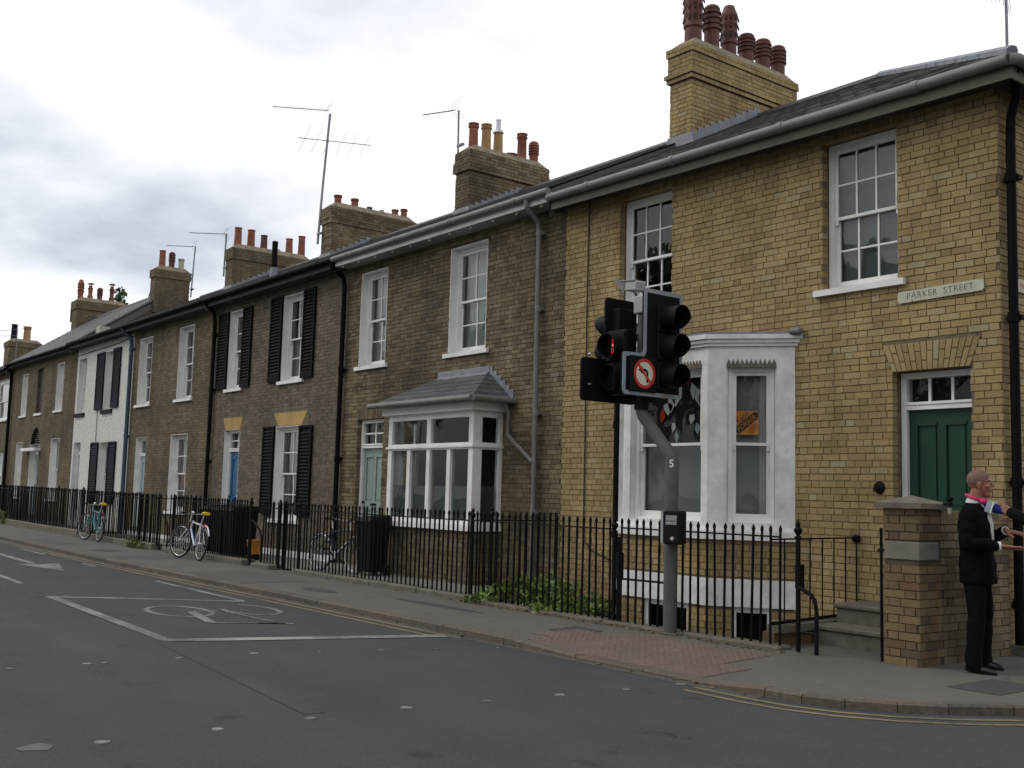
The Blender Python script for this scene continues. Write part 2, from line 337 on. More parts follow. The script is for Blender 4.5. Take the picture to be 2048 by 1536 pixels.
MT['chrome'] = mat('bright_rim', (0.34, 0.34, 0.34), 0.3, 0.1, 12, metal=0.8)
MT['bike_silver'] = mat('silver_bike_paint', (0.55, 0.58, 0.62), 0.3, 0.05, 6, metal=0.3)
MT['bike_blue'] = mat('blue_bike_paint', (0.03, 0.08, 0.28), 0.35, 0.1, 6)
MT['bike_teal'] = mat('teal_bike_paint', (0.01, 0.16, 0.19), 0.35, 0.1, 6)
MT['bike_dark'] = mat('navy_bike_paint', (0.03, 0.035, 0.07), 0.3, 0.1, 6, metal=0.3)
MT['yellow'] = mat('yellow_saddle_cover', (0.65, 0.55, 0.01), 0.55, 0.08, 8)
MT['red_lamp'] = mat('red_reflector', (0.5, 0.01, 0.03), 0.3, 0.05, 8)
MT['orange_pot'] = mat('orange_plastic', (0.42, 0.17, 0.02), 0.5, 0.1, 8)
MT['verge'] = mat('verge_grass', (0.05, 0.075, 0.02), 0.95, 0.4, 20, bump=0.6)
MT['stone'] = mat('weathered_stone', (0.145, 0.128, 0.098), 0.9, 0.2, 8, bump=0.4, dirt=0.4, dscale=2.5, dcol=(0.1, 0.085, 0.06))
MT['patch'] = mat('grey_render_patch', (0.17, 0.155, 0.13), 0.9, 0.12, 10, bump=0.4)

# ------------------------------------------------------------------ mesh building
P = {}
def link(o, parent, origin):
    COL.objects.link(o)
    if parent is not None:
        o.parent = parent
        o.location = origin - P[parent.name]
    else:
        o.location = origin
    P[o.name] = origin.copy()
    return o
def props(o, label=None, cat=None, group=None, kind=None):
    if label: o['label'] = label
    if cat: o['category'] = cat
    if group: o['group'] = group
    if kind: o['kind'] = kind
    return o
def thing(name, label, cat, loc, group=None, rotz=0.0, local=False):
    o = bpy.data.objects.new(name, None); o.empty_display_size = 0.2
    COL.objects.link(o); o.location = loc; o.rotation_euler = (0, 0, rotz)
    P[o.name] = Vector((0, 0, 0)) if local else Vector(loc)
    return props(o, label, cat, group)
class MB:
    def __init__(s, T=None):
        s.v = []; s.f = []; s.tone = []; s.mi = []; s.cm = 0; s.T = T
    def add(s, vs, fs, tone=0.0):
        b = len(s.v)
        if s.T is not None: vs = [s.T @ Vector(p) for p in vs]
        s.v += [tuple(p) for p in vs]
        for f in fs:
            s.f.append([b + i for i in f]); s.tone.append(tone); s.mi.append(s.cm)
        return s
    def box(s, x0, x1, y0, y1, z0, z1, tone=0.0, skip=''):
        vs = [(x0, y0, z0), (x1, y0, z0), (x1, y1, z0), (x0, y1, z0), (x0, y0, z1), (x1, y0, z1), (x1, y1, z1), (x0, y1, z1)]
        F = {'b': (0, 3, 2, 1), 't': (4, 5, 6, 7), 'f': (0, 1, 5, 4), 'r': (1, 2, 6, 5), 'k': (2, 3, 7, 6), 'l': (3, 0, 4, 7)}
        return s.add(vs, [F[k] for k in 'btfrkl' if k not in skip], tone)
    def hexa(s, vs, tone=0.0, skip=''):
        F = {'b': (0, 3, 2, 1), 't': (4, 5, 6, 7), 'f': (0, 1, 5, 4), 'r': (1, 2, 6, 5), 'k': (2, 3, 7, 6), 'l': (3, 0, 4, 7)}
        return s.add(vs, [F[k] for k in 'btfrkl' if k not in skip], tone)
    def cbox(s, x0, x1, y0, y1, z0, z1, c=0.01, tone=0.0):
        """box with chamfered edges (front/top visible)"""
        bm = bmesh.new(); bmesh.ops.create_cube(bm, size=1)
        for v in bm.verts:
            v.co = Vector(((x0 + x1) / 2 + v.co.x * (x1 - x0), (y0 + y1) / 2 + v.co.y * (y1 - y0), (z0 + z1) / 2 + v.co.z * (z1 - z0)))
        bmesh.ops.bevel(bm, geom=bm.edges[:], offset=c, segments=1, affect='EDGES')
        bm.verts.index_update()
        vs = [v.co.copy() for v in bm.verts]; fs = [[v.index for v in f.verts] for f in bm.faces]
        bm.free()
        return s.add(vs, fs, tone)
    def prism(s, poly, d0, d1, ax='y', tone=0.0):
        """poly of (a,b); ax y: (x,z) extruded in y; ax z: (x,y) extruded in z; ax x: (y,z) extruded in x"""
        n = len(poly)
        def pt(a, b, d): return (a, d, b) if ax == 'y' else ((a, b, d) if ax == 'z' else (d, a, b))
        vs = [pt(a, b, d0) for a, b in poly] + [pt(a, b, d1) for a, b in poly]
        fs = [tuple(range(n)), tuple(range(2 * n - 1, n - 1, -1))] + [(i, (i + 1) % n, n + (i + 1) % n, n + i) for i in range(n)]
        return s.add(vs, fs, tone)
    def tube(s, pts, r, n=8, closed=False, caps=True, tone=0.0):
        pts = [Vector(p) for p in pts]; m = len(pts)
        rs = r if isinstance(r, (list, tuple)) else [r] * m
        vs = []; ref = None
        for i, p in enumerate(pts):
            if closed: d = pts[(i + 1) % m] - pts[i - 1]
            else: d = pts[min(i + 1, m - 1)] - pts[max(i - 1, 0)]
            d.normalize()
            if ref is None:
                ref = Vector((0, 0, 1)) if abs(d.z) < 0.9 else Vector((1, 0, 0))
            u = d.cross(ref)
            if u.length < 1e-5: u = d.cross(Vector((0.3, 0.7, 0.2)))
            u.normalize(); v = u.cross(d).normalized()
            ref = v
            for k in range(n):
                a = 2 * pi * k / n
                vs.append(p + (u * cos(a) + v * sin(a)) * rs[i])
        fs = []
        for i in range(m if closed else m - 1):
            j = (i + 1) % m
            for k in range(n):
                k2 = (k + 1) % n
                fs.append((i * n + k, i * n + k2, j * n + k2, j * n + k))
        if caps and not closed:
            fs.append(tuple(range(n - 1, -1, -1))); fs.append(tuple((m - 1) * n + k for k in range(n)))
        return s.add(vs, fs, tone)
    def lathe(s, prof, c=(0, 0, 0), n=16, ax='z', tone=0.0):
        vs = []; c = Vector(c)
        for r, h in prof:
            for k in range(n):
                a = 2 * pi * k / n
                q = (r * cos(a), r * sin(a), h) if ax == 'z' else ((r * cos(a), h, r * sin(a)) if ax == 'y' else (h, r * cos(a), r * sin(a)))
                vs.append(c + Vector(q))
        fs = []
        for i in range(len(prof) - 1):
            for k in range(n):
                k2 = (k + 1) % n
                fs.append((i * n + k, i * n + k2, (i + 1) * n + k2, (i + 1) * n + k))
        if prof[0][0] > 1e-4: fs.append(tuple(range(n - 1, -1, -1)))
        if prof[-1][0] > 1e-4: fs.append(tuple((len(prof) - 1) * n + k for k in range(n)))
        return s.add(vs, fs, tone)
    def mesh(s, name, mats, origin, smooth=False):
        me = bpy.data.meshes.new(name)
        me.from_pydata([tuple(Vector(p) - origin) for p in s.v], [], s.f)
        if not isinstance(mats, (list, tuple)): mats = [mats]
        for m in mats: me.materials.append(MT[m] if isinstance(m, str) else m)
        if len(mats) > 1: me.polygons.foreach_set('material_index', s.mi)
        if any(s.tone):
            a = me.attributes.new('tone', 'FLOAT', 'FACE'); a.data.foreach_set('value', s.tone)
        if smooth:
            me.polygons.foreach_set('use_smooth', [True] * len(me.polygons))
            try: me.set_sharp_from_angle(angle=radians(38))
            except Exception: pass
        me.update()
        return me
    def build(s, name, mats, parent=None, smooth=False, origin=None, label=None, cat=None, group=None, kind=None):
        if origin is None:
            xs = [p[0] for p in s.v]; ys = [p[1] for p in s.v]; zs = [p[2] for p in s.v]
            origin = Vector(((min(xs) + max(xs)) / 2, (min(ys) + max(ys)) / 2, min(zs)))
        origin = Vector(origin)
        o = bpy.data.objects.new(name, s.mesh(name, mats, origin, smooth))
        link(o, parent, origin)
        return props(o, label, cat, group, kind)
def inst(name, me, parent, origin, rotz=0.0):
    o = bpy.data.objects.new(name, me)
    link(o, parent, Vector(origin))
    if rotz: o.rotation_euler = (0, 0, rotz)
    return o
def face_T(p0, p1):
    """local x along the face from p0 to p1 (plan points), local y into the wall, z up"""
    d = Vector((p1[0] - p0[0], p1[1] - p0[1], 0)).normalized()
    n = Vector((-d.y, d.x, 0))
    return Matrix(((d.x, n.x, 0, p0[0]), (d.y, n.y, 0, p0[1]), (0, 0, 1, 0), (0, 0, 0, 1)))
def text_mesh(txt, size, mat_, depth=0.003, spacing=1.0, offset=0.0, shear=0.0):
    cu = bpy.data.curves.new('lettering', 'FONT'); cu.body = txt; cu.size = size; cu.extrude = depth / 2
    cu.space_character = spacing; cu.align_x = 'CENTER'; cu.align_y = 'CENTER'; cu.resolution_u = 3; cu.offset = offset; cu.shear = shear
    o = bpy.data.objects.new('lettering', cu); COL.objects.link(o)
    dg = bpy.context.evaluated_depsgraph_get()
    me = bpy.data.meshes.new_from_object(o.evaluated_get(dg))
    bpy.data.objects.remove(o); bpy.data.curves.remove(cu)
    me.materials.clear(); me.materials.append(MT[mat_])
    return me
def lay_text(name, txt, size, mat_, parent, T, sx=1.0, **k):
    """T maps text plane (x right, y up, z out) to the frame"""
    me = text_mesh(txt, size, mat_, **k)
    o3 = T.translation.copy(); R = T.to_3x3()
    for v in me.vertices: v.co = R @ Vector((v.co.x * sx, v.co.y, v.co.z))
    me.name = name
    o = bpy.data.objects.new(name, me)
    return link(o, parent, o3)
# ------------------------------------------------------------------ ground, road, pavement
def gz(x): return 0.0055 * max(0.0, -16.0 - x) if x > -70 else 0.0055 * 54
RZ = -0.07
def smooth(a, b, x):
    t = min(1, max(0, (x - a) / (b - a))); return t * t * (3 - 2 * t)
def dip(x): return smooth(-3.2, -2.5, x) * (1 - smooth(-0.55, 0.05, x))
def pz(x, y): return gz(x) - 0.045 * dip(x) * min(1, max(0, (-2.35 - y) / 1.2))
KP = [(-70, -3.78), (0.0, -3.78), (0.32, -3.74), (0.62, -3.62), (0.92, -3.40), (1.17, -3.13), (1.45, -2.72), (1.72, -2.2), (1.92, -1.6), (2.05, -0.9), (2.1, 0.0), (2.1, 45.0)]
def kerb_y(x):
    for (a, b), (c, d) in zip(KP, KP[1:]):
        if a <= x <= c and c > a: return b + (d - b) * (x - a) / (c - a)
    return 45.0
mb = MB(); mb.add([(-400, -400, -0.95), (400, -400, -0.95), (400, 400, -0.95), (-400, 400, -0.95)], [(0, 1, 2, 3)])
mb.build('ground', 'soil', kind='structure')
# road: one sheet, rising gently with the street
mb = MB()
xs = [-400, -120, -70] + [-70 + 6 * i for i in range(1, 10)] + [-14, -8, -2, 4, 12, 30, 400]
for a, b in zip(xs, xs[1:]):
    for y0, y1 in ((-22, -10), (-10, -3.5)):
        za, zb = gz(a) + RZ, gz(b) + RZ
        mb.add([(a, y0, za), (b, y0, zb), (b, y1, zb), (a, y1, za)], [(0, 1, 2, 3)])
mb.add([(0.0, -3.5, RZ), (14, -3.5, RZ), (14, 200, RZ), (0.0, 200, RZ)], [(0, 1, 2, 3)])
mb.add([(14, -3.5, RZ), (400, -3.5, RZ), (400, 200, RZ), (14, 200, RZ)], [(0, 1, 2, 3)])
road = mb.build('road', 'asphalt', kind='structure')
mb = MB()
for a, b in zip(xs, xs[1:]):
    mb.add([(a, -400, gz(a) - 0.02), (b, -400, gz(b) - 0.02), (b, -22, gz(b) - 0.02), (a, -22, gz(a) - 0.02)], [(0, 1, 2, 3)])
mb.build('verge', 'verge', kind='structure')

def strip(mb, pts, wd, z=RZ + 0.004):
    """flat painted strip along plan points"""
    n = len(pts); L = []; R_ = []
    for i in range(n):
        a = Vector(pts[max(i - 1, 0)]); b = Vector(pts[min(i + 1, n - 1)]); d = (b - a).normalized(); q = Vector((-d.y, d.x)) * wd / 2
        p = Vector(pts[i]); L.append(p + q); R_.append(p - q)
    vs = [(p.x, p.y, gz(p.x) + z) for p in L] + [(p.x, p.y, gz(p.x) + z) for p in R_]
    mb.add(vs, [(n + i, n + i + 1, i + 1, i) for i in range(n - 1)])
def subdiv(a, b, n): return [(a[0] + (b[0] - a[0]) * i / n, a[1] + (b[1] - a[1]) * i / n) for i in range(n + 1)]
# cycle box
mb = MB(); strip(mb, [(-9.78, -6.5), (-8.25, -4.42)], 0.15); mb.build('stop_line', 'line_white', road)
mb = MB(); strip(mb, subdiv((-9.82, -6.5), (-5.02, -6.67), 4), 0.13, RZ + 0.005); mb.build('lane_line', 'line_white', road)
mb = MB(); strip(mb, [(-5.08, -6.7), (-4.12, -3.98)], 0.2, RZ + 0.006); mb.build('stop_line', 'line_bright', road)
mb = MB(); strip(mb, [(-11.75, -4.38), (-8.33, -4.42)], 0.09); mb.build('lane_line', 'line_white', road)
for a, b in ((-15.96, -15.1), (-20.5, -18.6), (-26, -24)):
    mb = MB(); strip(mb, [(a, -4.27), (b, -4.28)], 0.09); mb.build('lane_line', 'line_faint', road)
mb = MB(); strip(mb, [(-14.6, -6.25), (-11.95, -6.36)], 0.1); mb.build('centre_line', 'line_faint', road)
mb = MB(); strip(mb, [(-20.5, -6.22), (-17.5, -6.24)], 0.1); mb.build('centre_line', 'line_faint', road)
mb = MB(); strip(mb, subdiv((-5.0, -6.72), (-1.2, -7.07), 4), 0.16, RZ + 0.003); mb.build('worn_strip', 'asphalt_strip', road)
# arrow
mb = MB()
strip(mb, [(-19.6, -5.08), (-16.1, -5.12)], 0.14)
za = gz(-16) + RZ + 0.005
mb.add([(-14.08, -5.12, RZ + 0.005), (-16.15, -4.66, za), (-15.85, -5.12, za), (-16.2, -5.46, za)], [(0, 1, 2), (0, 2, 3)])
mb.build('lane_arrow', 'line_white', road)
# cycle symbol
mb = MB(); z = RZ + 0.004
def ring(mb, cx, cy, rx, ry, wd, a0=0, a1=2 * pi, n=28):
    pts = [(cx + rx * cos(a0 + (a1 - a0) * i / n), cy + ry * sin(a0 + (a1 - a0) * i / n)) for i in range(n + 1)]
    strip(mb, pts, wd)
ring(mb, -7.48, -5.62, 0.62, 0.34, 0.07)
ring(mb, -7.30, -4.78, 0.62, 0.30, 0.07, radians(-110), radians(160))
mb.build('cycle_symbol', 'line_faint', road)
mb = MB()
for a, b, wd in (((-7.45, -5.5), (-6.25, -5.72), 0.11), ((-7.2, -5.14), (-6.0, -5.06), 0.06), ((-6.24, -5.74), (-5.8, -5.02), 0.06), ((-5.98, -5.28), (-5.74, -4.95), 0.07), ((-7.45, -5.62), (-7.3, -5.2), 0.06)):
    strip(mb, [a, b], wd, RZ + 0.0055)
mb.build('cycle_symbol', 'line_white', road)
# double yellow lines
for off in (0.17, 0.33):
    mb = MB(); strip(mb, subdiv((-60, -3.78 - off), (-3.72 - off, -3.78 - off), 24), 0.055); mb.build('yellow_line', 'line_yellow', road)
    pts = []
    for i in range(2, 11):
        a = Vector(KP[i - 1]); b = Vector(KP[i]); d = (b - a).normalized(); q = Vector((d.y, -d.x)) * off
        pts.append(((b + q).x, (b + q).y))
    pts = [(-0.58 + 0.2 * (off - .17), -3.78 - off)] + [(0.0, -3.78 - off)] + pts
    mb = MB(); strip(mb, pts, 0.055); mb.build('yellow_line', 'line_yellow', road)
mb = MB(); strip(mb, subdiv((-14.0, -3.855), (0.0, -3.855), 14), 0.14, RZ + .0025); mb.build('kerb_channel', 'channel', road)
# crossing studs
for i, (x, y) in enumerate([(-4.01, -8.37), (-3.98, -7.76), (-3.96, -7.62), (-3.93, -6.98), (-3.88, -6.29), (-3.71, -5.70), (-3.53, -5.14), (-3.34, -4.62), (-3.14, -4.02), (-1.07, -8.54), (-1.06, -7.83), (-1.06, -7.18), (-1.04, -6.44), (-0.96, -5.79), (-0.87, -5.15), (-0.79, -4.52), (-0.73, -3.95)]):
    mb = MB(); r = 0.034 + 0.013 * ((i * 7) % 5) / 4 - (0.02 if i in (2, 5, 7, 8) else 0)
    prof = [(x + r * (1 + 0.12 * sin(3 * a + i)) * cos(a), y + r * (1 + 0.1 * cos(2 * a + i)) * sin(a)) for a in [2 * pi * k / 10 for k in range(10)]]
    mb.prism(prof, RZ - 0.01, RZ + 0.008, 'z'); mb.build('crossing_stud', 'line_white' if i not in (2, 5, 7) else 'line_faint', road)
mb = MB(); prof = [(-1.15 + 0.09 * cos(a) * (1 + 0.25 * sin(3 * a)), -8.9 + 0.1 * sin(a)) for a in [2 * pi * k / 12 for k in range(12)]]
mb.add([(a, b, RZ + 0.003) for a, b in prof], [tuple(range(12))]); mb.build('paint_smear', 'line_dim', road)

# pavement
mb = MB()
xg = [-70 + 2 * i for i in range(26)] + [-18 + 0.5 * i for i in range(37)]
for a, b in zip(xg, xg[1:]):
    ya, yb = -3.67, -3.67
    rows = [(-3.67), (-3.2), (-2.8), (-2.35), (-1.72)]
    for r0, r1 in zip(rows, rows[1:]):
        mb.add([(a, r0, pz(a, r0)), (b, r0, pz(b, r0)), (b, r1, pz(b, r1)), (a, r1, pz(a, r1))], [(0, 1, 2, 3)])
xr = [0.0, 0.15, 0.32, 0.47, 0.62, 0.77, 0.92, 1.05, 1.17, 1.31, 1.45, 1.6, 1.72, 1.82, 1.92, 1.99]
for a, b in zip(xr, xr[1:]):
    ya, yb = kerb_y(a) + 0.12, kerb_y(b) + 0.12
    for k in range(3):
        t0, t1 = k / 3, (k + 1) / 3
        P0 = (a, ya + (3.5 - ya) * t0 ** 1.5); P1 = (b, yb + (3.5 - yb) * t0 ** 1.5); P2 = (b, yb + (3.5 - yb) * t1 ** 1.5); P3 = (a, ya + (3.5 - ya) * t1 ** 1.5)
        mb.add([(q[0], q[1], pz(*q)) for q in (P0, P1, P2, P3)], [(0, 1, 2, 3)])
mb.add([(0.0, 3.5, 0), (1.99, 3.5, 0), (1.99, 45, 0), (0.0, 45, 0)], [(0, 1, 2, 3)])
mb.add([(-1.55, -1.72, 0), (0, -1.72, 0), (0, 0.0, 0), (-1.55, 0.0, 0)], [(0, 1, 2, 3)])
pavement = mb.build('pavement', 'pavement', kind='structure')
# darker asphalt patches
for (x0, x1, y0, y1) in ((-9.2, -8.2, -3.2, -2.9), (-19.2, -18.2, -3.3, -2.7), (-7.4, -5.2, -2.75, -2.55)):
    mb = MB()
    n = 12
    mb.add([((x0 + x1) / 2 + (x1 - x0) / 2 * cos(2 * pi * k / n) * (1 + .15 * sin(5 * k)), (y0 + y1) / 2 + (y1 - y0) / 2 * sin(2 * pi * k / n), pz((x0 + x1) / 2, -2.5) + 0.004) for k in range(n)], [tuple(range(n))])
    mb.build('asphalt_patch', 'cover', pavement)
for (x0, x1, y0, y1) in ((-12.6, -10.1, -3.66, -2.5), (-16.9, -15.9, -3.66, -2.1), (-23.5, -20.8, -3.66, -2.9)):
    mb = MB(); mb.add([(x0, y0, pz(x0, y0) + .003), (x1, y0, pz(x1, y0) + .003), (x1 + .05, y1, pz(x1, y1) + .003), (x0 + .03, y1, pz(x0, y1) + .003)], [(0, 1, 2, 3)]); mb.build('trench_patch', 'pavement_patch', pavement)
# covers
mb = MB(); mb.add([(-3.62, -2.96, pz(-3.6, -2.96) + .005), (-3.16, -2.98, pz(-3.2, -2.98) + .005), (-3.24, -2.48, .005), (-3.72, -2.46, .005)], [(0, 1, 2, 3)]); mb.build('access_cover', 'cover', pavement)
mb = MB(); mb.box(0.72, 1.16, -2.38, -1.66, -0.02, 0.006); mb.build('access_cover', 'cover', pavement)
for k in range(4):
    mb = MB(); y = -5.2 + 0
    x = -7.2 + k * 0.0
# tactile tiles: 0.4 m slabs with four by four blisters' worth of relief kept to the material
def tile_xy():
    for i in range(-1, 8):
        for j in range(0, 4):
            yield -3.12 + i * 0.335, -3.655 + j * 0.335, i, j
for x, y, i, j in tile_xy():
    if j == 3 and (i < 1 or i > 5): continue
    if i == -1 and j == 0: continue
    if i == 7 or (i == 6 and j > 1): continue
    mb = MB()
    c = [(x + .0015, y + .0015), (x + .3335, y + .0015), (x + .3335, y + .3335), (x + .0015, y + .3335)]
    tn = random.random()
    mb.hexa([(a, b, pz(a, b) - 0.02) for a, b in c] + [(a, b, pz(a, b) + 0.007) for a, b in c], tn, 'b')
    for bx in range(4):
        for by in range(4):
            px_, py_ = x + .045 + bx * .082, y + .045 + by * .082; zz = pz(px_, py_)
            q = [(px_ - .016, py_ - .016), (px_ + .016, py_ - .016), (px_ + .016, py_ + .016), (px_ - .016, py_ + .016)]
            mb.add([(a, b, pz(a, b) + .007) for a, b in q] + [(px_ - .009, py_ - .009, zz + .0125), (px_ + .009, py_ - .009, zz + .0125), (px_ + .009, py_ + .009, zz + .0125), (px_ - .009, py_ + .009, zz + .0125)], [(4, 5, 6, 7), (0, 1, 5, 4), (1, 2, 6, 5), (2, 3, 7, 6), (3, 0, 4, 7)], tn)
    mb.build('tile', 'tactile', pavement)
# kerb: single stones
kerb = bpy.data.objects.new('kerb', None); COL.objects.link(kerb); P[kerb.name] = Vector((0, 0, 0)); kerb['kind'] = 'structure'
def kerbstone(a, b):
    a = Vector(a); b = Vector(b); d = (b - a).normalized(); q = Vector((-d.y, d.x)) * 0.125; g = d * 0.004
    a2, b2 = a + g, b - g
    dz = random.uniform(-.003, .003); off = Vector((-d.y, d.x)) * random.uniform(-.004, .004)
    c = [a2 + off, b2 + off, b2 + q, a2 + q]
    tz = [pz(p.x, p.y) + 0.006 + dz for p in c]
    mb = MB(); ch = 0.018
    inn = [c[0] + q * (ch / .125), c[1] + q * (ch / .125)]
    vs = [(p.x, p.y, -0.25) for p in c] + [(c[0].x, c[0].y, tz[0] - ch), (c[1].x, c[1].y, tz[1] - ch), (inn[0].x, inn[0].y, tz[0]), (inn[1].x, inn[1].y, tz[1]), (c[2].x, c[2].y, tz[2]), (c[3].x, c[3].y, tz[3])]
    mb.add(vs, [(0, 1, 5, 4), (4, 5, 7, 6), (6, 7, 8, 9), (1, 2, 8, 7, 5), (3, 0, 4, 6, 9)], random.random())
    mb.build('kerbstone', 'kerb', kerb)
x = -50.0
while x < -0.05:
    L = min(random.choice((0.75, 0.9, 0.95, 1.1)), -x)
    if L < .3: L = -x
    kerbstone((x, -3.78), (x + L, -3.78)); x += L
pts = [Vector(p) for p in KP[1:11]]
for a, b in zip(pts, pts[1:]):
    kerbstone(a, b)
for k in range(8): kerbstone((2.1, 0.9 * k), (2.1, 0.9 * k + .9))

# trodden gum and litter
rs_ = random.getstate(); random.seed(99)
mb = MB()
for i in range(90):
    x = random.uniform(-14, 1.2); y = random.uniform(-3.6, -2.05) if x < .2 else random.uniform(-2.4, -.4); r = random.uniform(.008, .02)
    if -3.2 < x < -.4 and y < -2.4 and random.random() < .6: continue
    mb.add([(x + r * cos(2 * pi * k / 7), y + r * sin(2 * pi * k / 7), pz(x, y) + .0045) for k in range(7)], [tuple(range(7))])
mb.build('gum_spots', 'gum', pavement, kind='stuff')
mb = MB()
def dead_leaf(x, y, z):
    s = random.uniform(.012, .035); a = random.uniform(0, 6.28); h = random.uniform(.003, .014)
    u = Vector((cos(a), sin(a), 0)) * s; v = Vector((-sin(a), cos(a), 0)) * s * .55
    p = Vector((x, y, z + .005)); mb.add([p - u, p + v + Vector((0, 0, h)), p + u + Vector((0, 0, h * .4)), p - v], [(0, 1, 2), (0, 2, 3)], random.random() + .001)
for i in range(620):
    x = -6.6 + random.random() ** 1.3 * 5.4 if i % 3 else random.uniform(-30, -1.2)
    y = -2.0 - abs(random.gauss(0, .06)); dead_leaf(x, y, pz(x, y))
for i in range(160):
    x = random.uniform(-20, 0); y = -3.80 - abs(random.gauss(0, .04)); dead_leaf(x, y, gz(x) + RZ + .003)
mb.build('leaf_litter', 'litter', pavement, kind='stuff')
random.setstate(rs_)
# ------------------------------------------------------------------ building helpers
JT = 0.0098
def bond(W, z0, z1, openings, course, phase=0.0, clip=None, zoff=0.0, pair=0.343):
    """Flemish bond: yields (u0, u1, za, zb) for every brick left clear by the openings"""
    k0 = int(math.floor((z0 - zoff) / course)); k1 = int(math.ceil((z1 - zoff) / course))
    st = pair * 0.667 - JT; hd = pair * 0.333 - JT
    for k in range(k0, k1):
        za = zoff + k * course; zb = za + course - JT
        za_, zb_ = max(za, z0), min(zb, z1)
        if zb_ - za_ < 0.02: continue
        zm = (za_ + zb_) / 2
        u_lo, u_hi = clip(zm) if clip else (0.0, W)
        if u_hi - u_lo < 0.04: continue
        holes = []
        for o in openings:
            if o[2] - 0.012 < zm < o[3] + 0.012:
                sp = 0.0
                if len(o) > 4: sp = o[4] * (zm - o[2]) / (o[3] - o[2])
                holes.append((o[0] - sp, o[1] + sp))
        u = -pair + phase + (pair * 0.5 + 0.003 if k % 2 else 0.0) + random.uniform(-.014, .014)
        dzc = random.uniform(-.0016, .0016)
        za_ += dzc; zb_ += dzc
        i = 0
        while u < u_hi:
            L = st if i % 2 == 0 else hd
            L = L2 = L * random.uniform(.955, 1.045)
            segs = [(max(u, u_lo), min(u + L2, u_hi))]
            for h0, h1 in holes:
                ns = []
                for a, b in segs:
                    if b <= h0 or a >= h1: ns.append((a, b)); continue
                    if a < h0: ns.append((a, h0))
                    if b > h1: ns.append((h1, b))
                segs = ns
            for a, b in segs:
                if b - a > 0.028: yield (a, b, za_, zb_)
            u += L + JT; i += 1
def brick_geo(mb, a, b, za, zb, d=0.1, pr=0.0, j=0.0022, tone=None):
    r = random.uniform
    vs = [(a + r(-j, j), pr, za + r(-j, j)), (b + r(-j, j), pr, za + r(-j, j)), (b, d, za), (a, d, za), (a + r(-j, j), pr, zb + r(-j, j)), (b + r(-j, j), pr, zb + r(-j, j)), (b, d, zb), (a, d, zb)]
    mb.hexa(vs, random.random() if tone is None else tone, 'k')
BRICK_CACHE = {}
def brick_inst(parent, T, a, b, za, zb, mat_, d, pr):
    key = (round((b - a) * 250), round((zb - za) * 250), mat_, d, random.randrange(4))
    if key not in BRICK_CACHE:
        m = MB(); h = (b - a) / 2
        brick_geo(m, -h, h, 0, zb - za, d, 0.0, tone=0.0)
        BRICK_CACHE[key] = m.mesh('brick', mat_, Vector((0, 0, 0)))
    o = T @ Vector(((a + b) / 2, pr, za))
    rz = atan2(T[1][0], T[0][0])
    return inst('brick', BRICK_CACHE[key], parent, o, rz)
def brick_wall(parent, T, W, z0, z1, openings, bmat, n_ind=0, course=0.0762, phase=0.0, clip=None, corner_r=False, corner_l=False, extra=None, thick=0.1, zoff=0.0):
    L = list(bond(W, z0, z1, openings, course, phase, clip, zoff))
    def dist(q): return (T @ Vector(((q[0] + q[1]) / 2, 0, (q[2] + q[3]) / 2)) - CAM).length
    if n_ind: L.sort(key=dist)
    mb = MB(T)
    for i, (a, b, za, zb) in enumerate(L):
        d = thick
        if corner_r and b > W - 0.02: d = 0.011
        if corner_l and a < 0.02: d = 0.011
        pr = random.uniform(-.0025, .003)
        if i < n_ind: brick_inst(parent, T, a, b, za, zb, bmat, d, pr)
        else: brick_geo(mb, a, b, za, zb, d, pr)
    if extra: extra(mb)
    if mb.v: mb.build('brickwork', bmat, parent, kind='stuff')
def wall_core(parent, T, W, z0, z1, openings, mmat, back=0.26, y0=0.010, more=None, name='wall'):
    """mortar face behind the bricks, holed for the openings"""
    us = sorted(set([0.0, W] + [x for o in openings for x in (o[0] - .006, o[1] + .006) if 0 < x < W]))
    zs = sorted(set([z0, z1] + [z for o in openings for z in (o[2] - .006, o[3] + .006) if z0 < z < z1]))
    mb = MB(T)
    for ua, ub in zip(us, us[1:]):
        for za, zb in zip(zs, zs[1:]):
            um, zm = (ua + ub) / 2, (za + zb) / 2
            if any(o[0] - .006 < um < o[1] + .006 and o[2] - .006 < zm < o[3] + .006 for o in openings): continue
            mb.add([(ua, y0, za), (ub, y0, za), (ub, y0, zb), (ua, y0, zb)], [(0, 1, 2, 3)])
            mb.add([(ua, back, za), (ub, back, za), (ub, back, zb), (ua, back, zb)], [(3, 2, 1, 0)])
    for o in openings:
        a, b, c, d = o[0] - .006, o[1] + .006, max(o[2] - .006, z0), min(o[3] + .006, z1)
        mb.add([(a, y0, c), (a, back, c), (a, back, d), (a, y0, d)], [(0, 1, 2, 3)])
        mb.add([(b, y0, c), (b, back, c), (b, back, d), (b, y0, d)], [(3, 2, 1, 0)])
        mb.add([(a, y0, d), (b, y0, d), (b, back, d), (a, back, d)], [(3, 2, 1, 0)])
        mb.add([(a, y0, c), (b, y0, c), (b, back, c), (a, back, c)], [(0, 1, 2, 3)])
    if more: more(mb)
    return mb.build(name, mmat, parent)
def shell(mb, W, y0, y1, z0, z1):
    """sides and back of a house body in the wall's own frame"""
    mb.box(0.012, W - 0.012, y0, y1, z0, z1, skip='fbt')
def wavy(mb, u0, u1, y, z0, z1, n=26, amp=0.018):
    vs = []
    for i in range(n + 1):
        u = u0 + (u1 - u0) * i / n; yy = y + amp * sin(i * 1.9) + amp * .5 * sin(i * .73)
        vs += [(u, yy, z0), (u, yy * 1.0, z1)]
    mb.add(vs, [(2 * i, 2 * i + 2, 2 * i + 3, 2 * i + 1) for i in range(n)])
